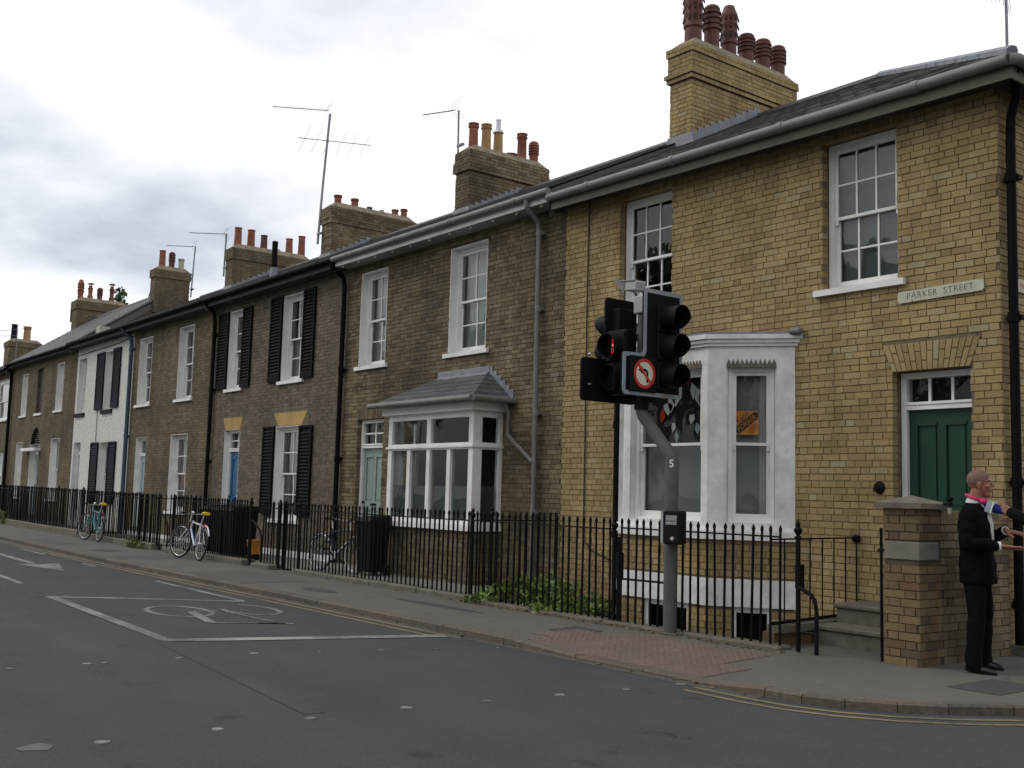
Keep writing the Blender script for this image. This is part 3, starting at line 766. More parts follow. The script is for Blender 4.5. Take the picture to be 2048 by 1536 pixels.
def room_box(T, u0, u1, z0, z1, y0, y1, parent, m='room'):
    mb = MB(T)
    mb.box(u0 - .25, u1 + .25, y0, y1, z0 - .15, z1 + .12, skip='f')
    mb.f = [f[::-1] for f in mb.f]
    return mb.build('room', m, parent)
def glaze(mb, u0, u1, z0, z1, y, cols, rows, bar=0.022, dep=0.03):
    """glazing bars; returns pane rectangles"""
    cw = (u1 - u0 - bar * (cols - 1)) / cols; rh = (z1 - z0 - bar * (rows - 1)) / rows
    for i in range(1, cols):
        x = u0 + i * cw + (i - 1) * bar
        mb.box(x, x + bar, y - dep / 2, y + dep / 2, z0, z1)
    for j in range(1, rows):
        z = z0 + j * rh + (j - 1) * bar
        mb.box(u0, u1, y - dep / 2 + .002, y + dep / 2 - .002, z, z + bar)
    return [(u0 + i * (cw + bar), u0 + i * (cw + bar) + cw, z0 + j * (rh + bar), z0 + j * (rh + bar) + rh) for i in range(cols) for j in range(rows)]
def pane(parent, T, u0, u1, z0, z1, y, m='glass'):
    mb = MB(T); e = .004; t = [random.uniform(-.0012, .0012) for _ in range(4)]
    mb.add([(u0 - e, y + t[0], z0 - e), (u1 + e, y + t[1], z0 - e), (u1 + e, y + t[2], z1 + e), (u0 - e, y + t[3], z1 + e)], [(0, 1, 2, 3)])
    mb.build('pane', m, parent)
def sash_window(house, T, u0, u1, z0, z1, cols=2, rows=(2, 2), rev=0.10, white_reveal=True, sill=True, curtain='net', fr=0.065, paint='white', sill_paint='white', sill_h=0.085, sill_ext=0.10, sill_proj=0.055, zm=None, room=True, rw=0.012, head_drop=0.0, glass='glass'):
    mb = MB(T)
    y0, y1 = rev, rev + 0.13
    a, b = u0 + (rw if white_reveal else 0.003), u1 - (rw if white_reveal else 0.003)
    zt = z1 - (rw if white_reveal else 0.003)
    mb.box(a, a + fr, y0, y1, z0, zt); mb.box(b - fr, b, y0, y1, z0, zt)
    mb.box(a + fr, b - fr, y0 + .001, y1, zt - fr - head_drop, zt); mb.box(a + fr, b - fr, y0 + .001, y1, z0, z0 + 0.03)
    win = mb.build('window', paint, house)
    ga, gb, gz0, gz1 = a + fr, b - fr, z0 + 0.03, zt - fr - head_drop
    if zm is None: zm = (gz0 + gz1) / 2
    st = 0.042
    for (sa, sb, yy, rws, bot, top) in ((zm - .018, gz1, y0 + .045, rows[0], .036, .045), (gz0, zm + .018, y0 + .085, rows[1], .075, .036)):
        m2 = MB(T)
        m2.box(ga, ga + st, yy - .018, yy + .018, sa, sb); m2.box(gb - st, gb, yy - .018, yy + .018, sa, sb)
        m2.box(ga + st, gb - st, yy - .018, yy + .018, sa, sa + bot); m2.box(ga + st, gb - st, yy - .018, yy + .018, sb - top, sb)
        if sa > gz0 + .05:      # horns of the upper sash
            for x in (ga, gb - st): m2.box(x + .004, x + st - .004, yy - .015, yy + .015, sa - .06, sa)
        cells = glaze(m2, ga + st, gb - st, sa + bot, sb - top, yy, cols, rws)
        m2.build('sash', paint, win)
        for c in cells: pane(win, T, *c, yy, glass)
    if sill:
        m3 = MB(T)
        x0, x1 = u0 - sill_ext, u1 + sill_ext
        m3.hexa([(x0, -sill_proj, z0 - sill_h), (x1, -sill_proj, z0 - sill_h), (x1, rev + .02, z0 - sill_h), (x0, rev + .02, z0 - sill_h), (x0, -sill_proj, z0 - .012), (x1, -sill_proj, z0 - .012), (x1, rev + .02, z0 + .012), (x0, rev + .02, z0 + .012)])
        m3.build('sill', sill_paint, win)
    if white_reveal:
        m4 = MB(T)
        m4.box(u0 - .001, u0 + rw - .001, -.004, y0 + .02, z0 + .0125, z1); m4.box(u1 - rw + .001, u1 + .001, -.004, y0 + .02, z0 + .0125, z1)
        m4.box(u0 + rw, u1 - rw, -.0045, y0 + .02, z1 - rw + .001, z1 + .001)
        m4.build('reveal', paint, win)
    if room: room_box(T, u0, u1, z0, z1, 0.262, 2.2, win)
    if curtain == 'net':
        m5 = MB(T); wavy(m5, u0 + .02, u0 + .02 + (u1 - u0) * .98, y1 + .08, z0, z1); m5.build('curtain', 'curtain', win, smooth=True)
    elif curtain == 'drapes':
        for s0, s1 in ((0.0, 0.30), (0.68, 1.0)):
            m5 = MB(T); wavy(m5, u0 + (u1 - u0) * s0, u0 + (u1 - u0) * s1, y1 + .08, z0, z1, 12, .025); m5.build('curtain', 'curtain', win, smooth=True)
    elif curtain == 'half':
        m5 = MB(T); wavy(m5, u0, u1, y1 + .08, z0, zm, 24, .015); m5.build('curtain', 'curtain', win, smooth=True)
    elif curtain:
        m5 = MB(T); m5.box(u0 + .03, u1 - .03, y1 + .03, y1 + .034, z0, z1); m5.build('blind', curtain, win)
    return win
def door_unit(house, T, u0, u1, z0, z1, zt, rev, leaf_mat, transom=(2, 2), panels=4, number=None, handle=True, frame='white', reveal_white=True, leaf_set=0.05):
    """frame with a fanlight above zt and a panelled leaf below"""
    f = 0.07
    mb = MB(T)
    mb.box(u0 + .004, u0 + f, rev, rev + .12, z0, z1 - .004); mb.box(u1 - f, u1 - .004, rev, rev + .12, z0, z1 - .004)
    mb.box(u0 + f, u1 - f, rev + .001, rev + .12, z1 - f, z1 - .004); mb.box(u0 + f, u1 - f, rev - .012, rev + .12, zt, zt + .055)
    mb.box(u0 + f, u1 - f, rev - .025, rev + .05, zt + .055, zt + .085)
    fr = mb.build('door_frame', frame, house)
    m2 = MB(T); cells = glaze(m2, u0 + f, u1 - f, zt + .085, z1 - f, rev + .06, transom[0], transom[1], 0.03)
    for k in range(0, len(m2.v), 8):
        m9 = MB(); m9.add(m2.v[k:k + 8], [[i - k for i in f_] for f_ in m2.f if k <= f_[0] < k + 8]); m9.build('glazing_bar', frame, fr)
    for c in cells: pane(fr, T, *c, rev + .06, 'glass_dull')
    if reveal_white:
        m4 = MB(T)
        m4.box(u0 - .002, u0 + .003, -.003, rev, z0, z1); m4.box(u1 - .003, u1 + .002, -.003, rev, z0, z1); m4.box(u0 + .003, u1 - .003, -.0035, rev, z1 - .003, z1 + .002)
        m4.build('reveal', frame, fr)
    y = rev + leaf_set
    m3 = MB(T); a, b, c, d = u0 + f, u1 - f, z0 + .01, zt
    cx = (a + b) / 2; s = 0.1
    # stiles, rails and recessed panels
    m3.box(a, a + s, y, y + .045, c, d); m3.box(b - s, b, y, y + .045, c, d); m3.box(cx - s / 2, cx + s / 2, y, y + .045, c, d)
    zr = [c, c + .2, c + (d - c) * .42, c + (d - c) * .42 + .14, d - .13, d]
    for za, zb in ((zr[0], zr[1]), (zr[2], zr[3]), (zr[4], zr[5])):
        for x0, x1 in ((a + s, cx - s / 2), (cx + s / 2, b - s)): m3.box(x0, x1, y + .0005, y + .045, za, zb)
    leaf = m3.build('door', leaf_mat, house)
    for za, zb in ((zr[1], zr[2]), (zr[3], zr[4])):
        for x0, x1 in ((a + s, cx - s / 2), (cx + s / 2, b - s)):
            m5 = MB(T); e = .03
            m5.hexa([(x0, y + .028, za), (x1, y + .028, za), (x1, y + .04, za), (x0, y + .04, za), (x0, y + .028, zb), (x1, y + .028, zb), (x1, y + .04, zb), (x0, y + .04, zb)])
            m5.hexa([(x0 + e, y + .012, za + e), (x1 - e, y + .012, za + e), (x1 - e, y + .028, za + e), (x0 + e, y + .028, za + e), (x0 + e, y + .012, zb - e), (x1 - e, y + .012, zb - e), (x1 - e, y + .028, zb - e), (x0 + e, y + .028, zb - e)])
            m5.box(x0, x1, y - .012, y + .027, zb - .045, zb)
            m5.build('panel', leaf_mat, leaf)
    if handle:
        m6 = MB(T); m6.lathe([(0.0, -.055), (.022, -.05), (.028, -.035), (.012, -.02), (.02, 0)], (a + .06, y, (c + d) / 2 - .05), 10, 'y'); m6.build('handle', 'iron', leaf, smooth=True)
        m7 = MB(T); m7.box(cx - .11, cx + .11, y - .006, y, (zr[2] + zr[3]) / 2 - .022, (zr[2] + zr[3]) / 2 + .022); m7.build('letter_plate', 'iron', leaf)
    m8 = MB(T); m8.box(u0 + .05, u1 - .05, rev + .13, rev + .15, z0, z1); m8.build('dark_hall_sheet', 'night', fr)  # near-black sheet stands for the unlit hall behind the glass
    return fr, leaf
def flat_arch(u0, u1, z0, z1, splay, n, mb, y=-0.004, split=True):
    """soldier voussoirs, two tiers of unequal bricks"""
    for i in range(n):
        def at(k, z):
            t = (z - z0) / (z1 - z0); a = u0 - splay * t; b = u1 + splay * t
            return a + (b - a) * k / n
        zsp = z0 + (z1 - z0) * (0.68 if i % 2 else 0.34)
        for za, zb in (((z0, zsp - JT), (zsp, z1)) if split else ((z0, z1),)):
            g = JT / 2; pr = y + random.uniform(-.002, .002)
            vs = [(at(i, za) + g, pr, za), (at(i + 1, za) - g, pr, za), (at(i + 1, za) - g, .1, za), (at(i, za) + g, .1, za), (at(i, zb) + g, pr, zb), (at(i + 1, zb) - g, pr, zb), (at(i + 1, zb) - g, .1, zb), (at(i, zb) + g, .1, zb)]
            mb.hexa(vs, random.random(), 'k')
def pitched(parent, x0, x1, y0, za, y1, zb, m='slate', left_cut=0.0, right_cut=0.0, gauge=0.2, sw=0.26, name='roof', thick=0.05, slates=True):
    """front slope between eaves (y0,za) and ridge (y1,zb); cuts shorten the ridge (hips); rear slope mirrors it"""
    mb = MB()
    yb = 2 * y1 - y0
    d = 0.02
    mb.add([(x0, y0, za - d), (x1, y0, za - d), (x1 - right_cut, y1, zb - d), (x0 + left_cut, y1, zb - d)], [(0, 1, 2, 3)])
    mb.add([(x0, yb, za - d), (x1, yb, za - d), (x1 - right_cut, y1, zb - d), (x0 + left_cut, y1, zb - d)], [(3, 2, 1, 0)])
    if right_cut: mb.add([(x1, y0, za - d), (x1, yb, za - d), (x1 - right_cut, y1, zb - d)], [(0, 1, 2)])
    mb.add([(x0, y0, za - d), (x1, y0, za - d), (x1, y0, za - d - .03), (x0, y0, za - d - .03)], [(3, 2, 1, 0)])
    for xe in ((x0 + .004,) if right_cut else (x0 + .004, x1 - .004)):
        mb.add([(xe, y0, za - d - .3), (xe, y0, za - d), (xe, y1, zb - d), (xe, y1, zb - d - .3)], [(0, 1, 2, 3)])
    roof = mb.build(name, m, parent)
    Ls = sqrt((y1 - y0) ** 2 + (zb - za) ** 2); n = max(1, int(Ls / gauge)); g = Ls / n
    dy, dz = (y1 - y0) / Ls, (zb - za) / Ls
    if slates:
        sm = MB()
        for k in range(n):
            s0, s1 = k * g, (k + 1) * g + .03
            lo = x0 + left_cut * (k + .5) / n; hi = x1 - right_cut * (k + .5) / n
            u = x0 - (sw / 2 if k % 2 else 0)
            while u < hi:
                a, b = max(u, lo) + .002, min(u + sw, hi) - .002
                if b - a > .03:
                    t = random.uniform(.010, .016)
                    A = (y0 + dy * s0 - dz * t, za + dz * s0 + dy * t); B = (y0 + dy * min(s1, Ls), za + dz * min(s1, Ls) + .003)
                    A0 = (y0 + dy * s0, za + dz * s0)
                    sm.add([(a, A[0], A[1]), (b, A[0], A[1]), (b, B[0], B[1]), (a, B[0], B[1]), (a, A0[0], A0[1]), (b, A0[0], A0[1])], [(0, 1, 2, 3), (4, 5, 1, 0)], random.random())
                u += sw
        sm.build('slate', m, roof, kind='stuff')
    rt = MB(); n = max(2, int((x1 - right_cut - x0 - left_cut) / .45)); L = (x1 - right_cut - x0 - left_cut) / n
    for i in range(n):
        a = x0 + left_cut + i * L + .003
        rt.tube([(a, y1, zb - .03), (a + L - .006, y1, zb - .03)], .085, 8)
    rt.build('ridge_tile', m, roof, kind='stuff')
    return roof
def gutter(parent, x0, x1, y, z, m, r=0.058, joints=1.8, ends=True):
    mb = MB(); mb.tube([(x0, y, z), (x1, y, z)], r, 10)
    g = mb.build('gutter', m, parent, smooth=True)
    x = x0 + .6
    while x < x1:
        b = MB(); b.tube([(x - .04, y, z), (x + .04, y, z)], r + .008, 10); b.build('gutter_joint', m, g, smooth=True); x += joints
    return g
def downpipe(parent, pts, r, m, collars=()):
    mb = MB(); mb.tube(pts, r, 10)
    p = mb.build('downpipe', m, parent, smooth=True)
    for (x, y, z) in collars:
        c = MB(); c.tube([(x, y, z - .05), (x, y, z + .05)], r + .012, 10); c.box(x - r - .03, x + r + .03, y + .01, y + r + .05, z - .025, z + .025); c.build('pipe_collar', m, p)
    return p
def pot(parent, x, y, zb, h, r, m, style='roll'):
    mb = MB()
    if style == 'roll':
        prof = [(r * .92, 0), (r * .86, h * .3), (r * .8, h * .82), (r * .98, h * .86), (r * 1.0, h * .9), (r * .84, h * .92), (r * .88, h * .95), (r * 1.0, h * .97), (r * .98, h), (r * .78, h), (r * .72, h * .9)]
    elif style == 'plain':
        prof = [(r * 1.0, 0), (r * .9, h * .5), (r * .84, h * .95), (r * .96, h * .965), (r * .96, h), (r * .76, h), (r * .72, h * .9)]
    elif style == 'bishop':   # banded domed pot
        prof = [(r * .96, 0), (r * .88, h * .3), (r * .9, h * .5)]
        for k in range(4):
            b0 = h * (.52 + .1 * k); prof += [(r * 1.08, b0), (r * 1.08, b0 + h * .035), (r * .92, b0 + h * .05), (r * .92, b0 + h * .09)]
        prof += [(r * .95, h * .92), (r * .8, h * .97), (r * .5, h)]
    elif style == 'louvre':
        prof = [(r * .95, 0), (r * .9, h * .32), (r * 1.05, h * .34), (r * 1.05, h * .38), (r * .98, h * .4), (r * 1.0, h * .86), (r * .8, h * .92), (r * .62, h), (r * .5, h), (r * .45, h * .9)]
    elif style == 'cowl':
        prof = [(r * .95, 0), (r * .95, h * .3), (r * .7, h * .36), (r * .75, h * .62), (r * .9, h * .7), (r * .9, h * .74), (r * .6, h * .76), (r * .55, h * .86)]
    elif style == 'stub':
        prof = [(r, 0), (r, h * .7), (r * 1.15, h * .72), (r * 1.15, h), (r * .8, h), (r * .7, h * .8)]
    mb.lathe(prof, (x, y, zb), 14)
    if style == 'louvre':
        for lev in (.46, .62, .76):
            for k in range(8):
                a = 2 * pi * k / 8 + .2
                c, s_ = cos(a), sin(a)
                q = Vector((x + c * r * 1.0, y + s_ * r * 1.0, zb + h * lev)); t = Vector((-s_, c, 0)) * r * .26; o = Vector((c, s_, 0)) * r * .22
                up = Vector((0, 0, h * .07))
                mb.add([q - t + up, q + t + up, q + t * .9 + o - up * .3, q - t * .9 + o - up * .3], [(0, 1, 2, 3), (3, 2, 1, 0)])
    if style == 'cowl':
        mb.lathe([(r * 1.15, h * .93), (r * .9, h * .98), (0.001, h)], (x, y, zb), 14)
        for k in range(3):
            a = 2 * pi * k / 3; mb.tube([(x + r * .5 * cos(a), y + r * .5 * sin(a), zb + h * .8), (x + r * .6 * cos(a), y + r * .6 * sin(a), zb + h * .95)], .012, 5)
    return mb.build('chimney_pot', m, parent, smooth=True)
def chimney(house, x0, x1, y0, y1, zb, zt, bmat, mmat, bands=(), pots=(), course=0.0762, cap=0.16, flash=None):
    """bands: (z0, z1, projection)"""
    e = .01
    core = MB(); core.box(x0 + e, x1 - e, y0 + e, y1 - e, zb, zt)
    for a, b, pr in bands: core.box(x0 - pr + e, x1 + pr - e, y0 - pr + e, y1 + pr - e, a + .002, b - .002)
    ch = core.build('chimney', mmat, house)
    mb = MB()
    levels = []; z = zb
    for a, b, pr in sorted(bands):
        if a > z: levels.append((z, a, 0.0))
        levels.append((a, b, pr)); z = b
    if z < zt: levels.append((z, zt, 0.0))
    for a, b, pr in levels:
        for (p0, p1, cl, cr_) in (((x0 - pr, y0 - pr), (x1 + pr, y0 - pr), True, True), ((x1 + pr, y0 - pr), (x1 + pr, y1 + pr), False, False)):
            T = face_T(p0, p1); W = sqrt((p1[0] - p0[0]) ** 2 + (p1[1] - p0[1]) ** 2)
            lo = 0.0 if cl else 0.012
            mb.T = T
            for q in bond(W, a, b - .004, [], course, phase=random.choice((0, .1)), clip=lambda zm, lo=lo, W=W: (lo, W), zoff=a):
                brick_geo(mb, *q, d=.0109, pr=random.uniform(-.002, .002))
    mb.T = None
    mb.build('brickwork', bmat, ch, kind='stuff')
    f = MB(); pr = bands[-1][2] if bands and abs(bands[-1][1] - zt) < .02 else 0
    n = 10; xs0, xs1, ys0, ys1 = x0 - pr + .02, x1 + pr - .02, y0 - pr + .02, y1 + pr - .02
    f.hexa([(xs0, ys0, zt - .01), (xs1, ys0, zt - .01), (xs1, ys1, zt - .01), (xs0, ys1, zt - .01), (xs0 + .12, ys0 + .2, zt + cap), (xs1 - .12, ys0 + .2, zt + cap), (xs1 - .12, ys1 - .2, zt + cap), (xs0 + .12, ys1 - .2, zt + cap)])
    f.build('flaunching', 'flaunch', ch)
    for (py, pzt, r, m, st) in pots:
        pot(ch, (x0 + x1) / 2, py, zt + .02, pzt - zt - .02, r, m, st)
    if flash:
        (ya, za), (yb, zb2) = flash
        fm = MB(); n = max(2, int((yb - ya) / .16))
        for i in range(n):
            t0, t1 = i / n, (i + 1) / n
            yy0, yy1 = ya + (yb - ya) * t0, ya + (yb - ya) * t1
            zz0, zz1 = za + (zb2 - za) * t0, za + (zb2 - za) * t1
            fm.add([(x1 + .016, yy0, zz0 - .05), (x1 + .016, yy1, zz1 - .05), (x1 + .016, yy1, zz0 + .17), (x1 + .016, yy0, zz0 + .17)], [(0, 1, 2, 3)])
        fm.add([(x0 - .1, y0 - .02, za - .12), (x1 + .1, y0 - .02, za - .12), (x1 + .02, y0 - .017, za + .13), (x0 - .02, y0 - .017, za + .13)], [(0, 1, 2, 3)])
        fm.build('flashing', 'lead', ch)
    return ch
def shutter(house, T, u0, u1, z0, z1, m, y=-0.055, gap=0.075):
    mb = MB(T); f = .05; t = .04
    mb.box(u0, u0 + f, y, y + t, z0, z1); mb.box(u1 - f, u1, y, y + t, z0, z1)
    for za, zb in ((z0, z0 + .16), (z1 - f, z1)): mb.box(u0 + f, u1 - f, y + .001, y + t, za, zb)
    mb.box(u0 + f, u1 - f, y + t - .004, y + t - .001, z0, z1)
    for zc_ in (z0 + .3, z1 - .3): mb.box(u0 + .1, u0 + .16, y + t, 0.0, zc_ - .03, zc_ + .03)
    sh = mb.build('shutter', m, house)
    s = MB(T); n = int((z1 - z0 - .16 - f) / gap)
    for i in range(n):
        z = z0 + .16 + (i + .15) * gap
        s.hexa([(u0 + f, y + .004, z), (u1 - f, y + .004, z), (u1 - f, y + .03, z + .045), (u0 + f, y + .03, z + .045), (u0 + f, y + .004, z + .012), (u1 - f, y + .004, z + .012), (u1 - f, y + .03, z + .057), (u0 + f, y + .03, z + .057)])
    s.build('louvre', m, sh, kind='stuff')
    return sh
# ------------------------------------------------------------------ house one: yellow corner house
def ops_local(L, xl): return [(o[0] - xl, o[1] - xl) + tuple(o[2:]) for o in L]
def house_body(h, xl, xr, z1, bm, mm, openings, arch_holes=(), n_ind=0, course=0.0762, extra=None, corner_r=False, zb=-0.95, phase=0.0, depth=8.4, eave=None):
    T = face_T((xl, 0), (xr, 0)); W = xr - xl
    ol = ops_local(openings, xl); al = ops_local(arch_holes, xl)
    def more(mb):
        mb.box(0.012, W - 0.012, 0.262, depth, zb, z1, skip='fbt')
    wall_core(h, T, W, zb, z1, ol, mm, more=more)
    brick_wall(h, T, W, max(zb, -0.5), z1, ol + al, bm, n_ind, course, phase, corner_r=corner_r, extra=extra)
    return T
def eaves(h, x0, x1, y, zf0, zf1, zs, fm, sm, gm, gy, gzz, gr=0.058):
    mb = MB(); mb.box(x0, x1, y, y + .025, zf0, zf1); mb.build('fascia', fm, h)
    mb = MB(); mb.add([(x0, y + .025, zs), (x1, y + .025, zs), (x1, 0.02, zs), (x0, 0.02, zs)], [(3, 2, 1, 0)]); mb.build('soffit', sm, h)
    return gutter(h, x0, x1, gy, gzz, gm, gr)

H1 = thing('corner_house', 'yellow brick corner house with green front door and white stone bay window', 'house', (-3.45, 0, 0))
XL, XR = -6.9, 0.0
UR = (-2.18, -1.18, 4.0, 5.79); UL = (-5.70, -4.66, 4.02, 5.80); DR = (-1.26, -0.34, 0.42, 2.94); BY = (-5.46, -2.70, -0.95, 3.40)
def h1_extra(mb):
    for w_ in (UR, UL): flat_arch(w_[0] - .03 - XL, w_[1] + .03 - XL, w_[3] + .004, w_[3] + .19, .05, 16, mb, split=False)
    flat_arch(DR[0] - XL, DR[1] - XL, DR[3] + .004, 3.25, .12, 15, mb)
T1 = house_body(H1, XL, XR, 6.04, 'brick_yellow', 'mortar_dark', [UR, UL, DR, BY], [(UR[0] - .03, UR[1] + .03, UR[3], UR[3] + .195, .05), (UL[0] - .03, UL[1] + .03, UL[3], UL[3] + .195, .05), (DR[0], DR[1], DR[3], 3.255, .125)], n_ind=300, course=0.0785, extra=h1_extra, corner_r=True, phase=.04)
lo = lambda o: (o[0] - XL, o[1] - XL, o[2], o[3])
sash_window(H1, T1, *lo(UR), cols=3, rows=(2, 2), white_reveal=False, curtain='blind_grey', fr=.07, rev=.13)
sash_window(H1, T1, *lo(UL), cols=3, rows=(2, 2), white_reveal=False, curtain=None, fr=.07, rev=.13)
door_unit(H1, T1, *lo(DR), 2.52, 0.17, 'door_green', transom=(3, 1), reveal_white=False)
# flank wall on the side street
TS = face_T((0, 0), (0, 8.4))
wall_core(H1, TS, 8.4, -.5, 6.04, [], 'mortar_dark')
brick_wall(H1, TS, 8.4, -.1, 6.04, [], 'brick_yellow', 0, 0.0785, clip=lambda zm: (0.012, 8.4), thick=.0109)
m = MB(); m.tube([(-6.9, -.39, 6.02), (.33, -.39, 5.975)], .06, 10); g1 = m.build('gutter', 'grey_gutter', H1, smooth=True)
for x in (-6.0, -4.3, -2.5, -.7):
    m = MB(); zz = 6.02 - .045 * (x + 6.9) / 7.23; m.tube([(x - .045, -.39, zz), (x + .045, -.39, zz)], .069, 10); m.build('gutter_joint', 'grey_gutter', g1, smooth=True)
m = MB(); m.hexa([(-6.9, -.33, 5.845), (.33, -.33, 5.80), (.33, -.305, 5.80), (-6.9, -.305, 5.845), (-6.9, -.33, 6.01), (.33, -.33, 5.965), (.33, -.305, 5.965), (-6.9, -.305, 6.01)]); m.build('fascia', 'fascia', H1)
m = MB(); m.add([(-6.9, -.305, 5.90), (.305, -.305, 5.88), (.305, 0.02, 5.88), (-6.9, 0.02, 5.92)], [(3, 2, 1, 0)]); m.build('soffit', 'soffit_dark', H1)
mb = MB(); mb.box(0.305, .33, -.304, 8.7, 5.80, 5.965); mb.build('fascia', 'fascia', H1)
mb = MB(); mb.add([(0.02, .021, 5.88), (.304, .021, 5.88), (.304, 8.7, 5.88), (0.02, 8.7, 5.88)], [(3, 2, 1, 0)]); mb.build('soffit', 'soffit_dark', H1)
mb = MB(); mb.tube([(.34, -.39, 5.975), (.395, -.335, 5.975), (.395, 8.7, 5.975)], .06, 10); mb.build('gutter', 'grey_gutter', H1, smooth=True)
r1 = pitched(H1, -6.9, 0.36, -.36, 6.04, 4.2, 8.36, right_cut=4.45)
hp = MB()
for i in range(14):
    a, b = i / 14, (i + 1) / 14 + .006
    f = lambda t: (0.36 - 4.45 * t, -.36 + 4.56 * t, 6.06 + 2.32 * t)
    hp.tube([f(a), f(b)], .06, 7)
hp.build('hip_tile', 'lead', r1, kind='stuff')
downpipe(H1, [(.30, -.2, 5.93), (.2, 0.03, 5.74), (.1, .1, 5.55), (.09, .1, 5.3), (.09, .08, -.02)], .048, 'black', [(.09, .09, 4.9), (.09, .09, 3.42), (.09, .085, 1.72), (.09, .08, .5)])
mb = MB(); mb.box(0.0, .2, -0.0, .26, -.02, .1); mb.build('drain_surround', 'concrete', H1)
downpipe(H1, [(-5.58, -.09, 3.4), (-5.57, -.09, -.3)], .058, 'black', [(-5.58, -.09, 2.5), (-5.575, -.09, .95)])
mb = MB(); mb.tube([(-6.36, -.02, 5.9), (-6.37, -.02, 4.5), (-6.35, -.025, 2.5), (-6.35, -.02, .85), (-6.2, -.02, .7), (-5.7, -.02, .56)], .012, 5); mb.build('cable', 'soffit_dark', H1)
mb = MB(); mb.tube([(-6.3, -.02, 4.6), (-5.98, -.02, 3.0)], .005, 4); mb.build('cable', 'soffit_dark', H1)
mb = MB(); mb.lathe([(.0, -.05), (.02, -.05), (.03, -.03), (.066, -.02), (.072, 0)], (-1.43, 0.0, 1.65), 16, 'y'); mb.build('bell_boss', 'iron', H1, smooth=True)
mb = MB(); mb.lathe([(.025, -.1), (.045, -.08), (.05, .05), (.03, .07)], (-2.5, -.07, 3.53), 10, 'x'); mb.build('gutter_outlet', 'grey_gutter', H1, smooth=True)
chimney(H1, -7.05, -6.55, 2.42, 5.22, 7.3, 9.22, 'brick_yellow', 'mortar_dark', bands=[(7.32, 7.44, .025), (8.60, 8.68, .045), (8.68, 8.76, .075), (8.76, 9.07, .03), (9.07, 9.22, .055)],
        pots=[(2.72, 10.42, .165, 'terracotta_dark', 'louvre'), (3.2, 10.2, .155, 'terracotta_dark', 'bishop'), (3.66, 10.32, .15, 'terracotta_dark', 'louvre'), (4.14, 9.95, .155, 'terracotta_dark', 'bishop'), (4.6, 9.98, .155, 'terracotta_dark', 'bishop'), (5.04, 9.98, .15, 'terracotta_dark', 'bishop')], flash=((2.42, 7.52), (4.2, 8.40)))

# bay window: canted stone bay
bay = thing_bay = None
A_, B_, C_, D_ = (-5.66, 0.0), (-4.85, -.65), (-3.40, -.65), (-2.58, 0.0)
mb = MB()
def bay_face(mb, p0, p1, u0, u1, z0, z1, thick=.16, trim0=0.0, trim1=0.0):
    mb.T = face_T(p0, p1); W = sqrt((p1[0] - p0[0]) ** 2 + (p1[1] - p0[1]) ** 2)
    mb.box(trim0, u0, 0, thick, .99, 3.42); mb.box(u1, W - trim1, 0, thick, .99, 3.42)
    mb.box(u0, u1, .0, thick, z1, 3.42); mb.box(u0, u1, .0, thick, .99, z0)
    # chamfered stops on the jambs
    for a, s in ((u0, 1), (u1, -1)):
        mb.box(min(a, a + s * .018), max(a, a + s * .018), .03, thick, z0, z1)
    mb.T = None
    return face_T(p0, p1), W
FR = bay_face(mb, B_, C_, .10, 1.35, 1.20, 3.13)
RT = bay_face(mb, C_, D_, .226, .826, 1.20, 3.13)
LT = bay_face(mb, A_, B_, .226, .826, 1.20, 3.13)
bay = mb.build('bay_window', 'white_render', H1)
def poly_off(off, back=True):
    k = off * math.tan(radians(19.2))
    return [(-5.66 - off * 1.25, 0.0), (-4.85 - k, -.65 - off), (-3.40 + k, -.65 - off), (-2.58 + off * 1.25, 0.0)]
cm = MB()
for off, za, zb in ((.035, 3.36, 3.40), (.06, 3.40, 3.445), (.09, 3.445, 3.50)): cm.prism(poly_off(off), za, zb, 'z')
cm.build('cornice', 'white_render', bay)
cm = MB(); cm.prism(poly_off(.07), 3.502, 3.53, 'z'); cm.build('lead_cover', 'lead', bay)
cm = MB(); cm.prism(poly_off(.06), .99, 1.10, 'z'); cm.prism(poly_off(.035), 1.10, 1.125, 'z'); cm.build('sill', 'white_render', bay)
cm = MB(); cm.prism(poly_off(.012), .19, .52, 'z'); cm.build('painted_band', 'white_render', bay)
# bay base in brick and basement lights
for p0, p1, cl in ((B_, C_, True), (C_, D_, False), (A_, B_, False)):
    T = face_T(p0, p1); W = sqrt((p1[0] - p0[0]) ** 2 + (p1[1] - p0[1]) ** 2)
    o = [((.36 if cl else .3), (1.15 if cl else .78), -.6, .19)]
    bmb = MB(T)
    for q in bond(W, -.5, .985, o + [(-1, 9, .19, .52)], .0785): brick_geo(bmb, *q, d=(.0109 if q[0] < .02 or q[1] > W - .02 else .09), pr=random.uniform(-.002, .002))
    bmb.build('brickwork', 'brick_yellow', bay, kind='stuff')
    wm = MB(T); a, b = o[0][0], o[0][1]
    for (x0, x1, z0, z1) in ((0.012, a, -.6, .985), (b, W - .012, -.6, .985), (a, b, .195, .985)): wm.box(x0, x1, .011, .12, z0, z1)
    wm.build('bay_base', 'mortar_dark', bay)
    wm = MB(T)
    for (x0, x1, z0, z1) in ((a, a + .06, -.6, .19), (b - .06, b, -.6, .19), (a + .06, b - .06, .12, .19), (a + .06, b - .06, -.42, -.36)): wm.box(x0, x1, .05, .1, z0, z1)
    wd = wm.build('basement_window', 'white', bay)
    pane(wd, T, a + .06, b - .06, -.36, .12, .08)
    wm = MB(T); wm.box(a, b, .3, .32, -.6, .2); wm.build('backing', 'night', wd)  # near-black sheet in place of the unlit basement room
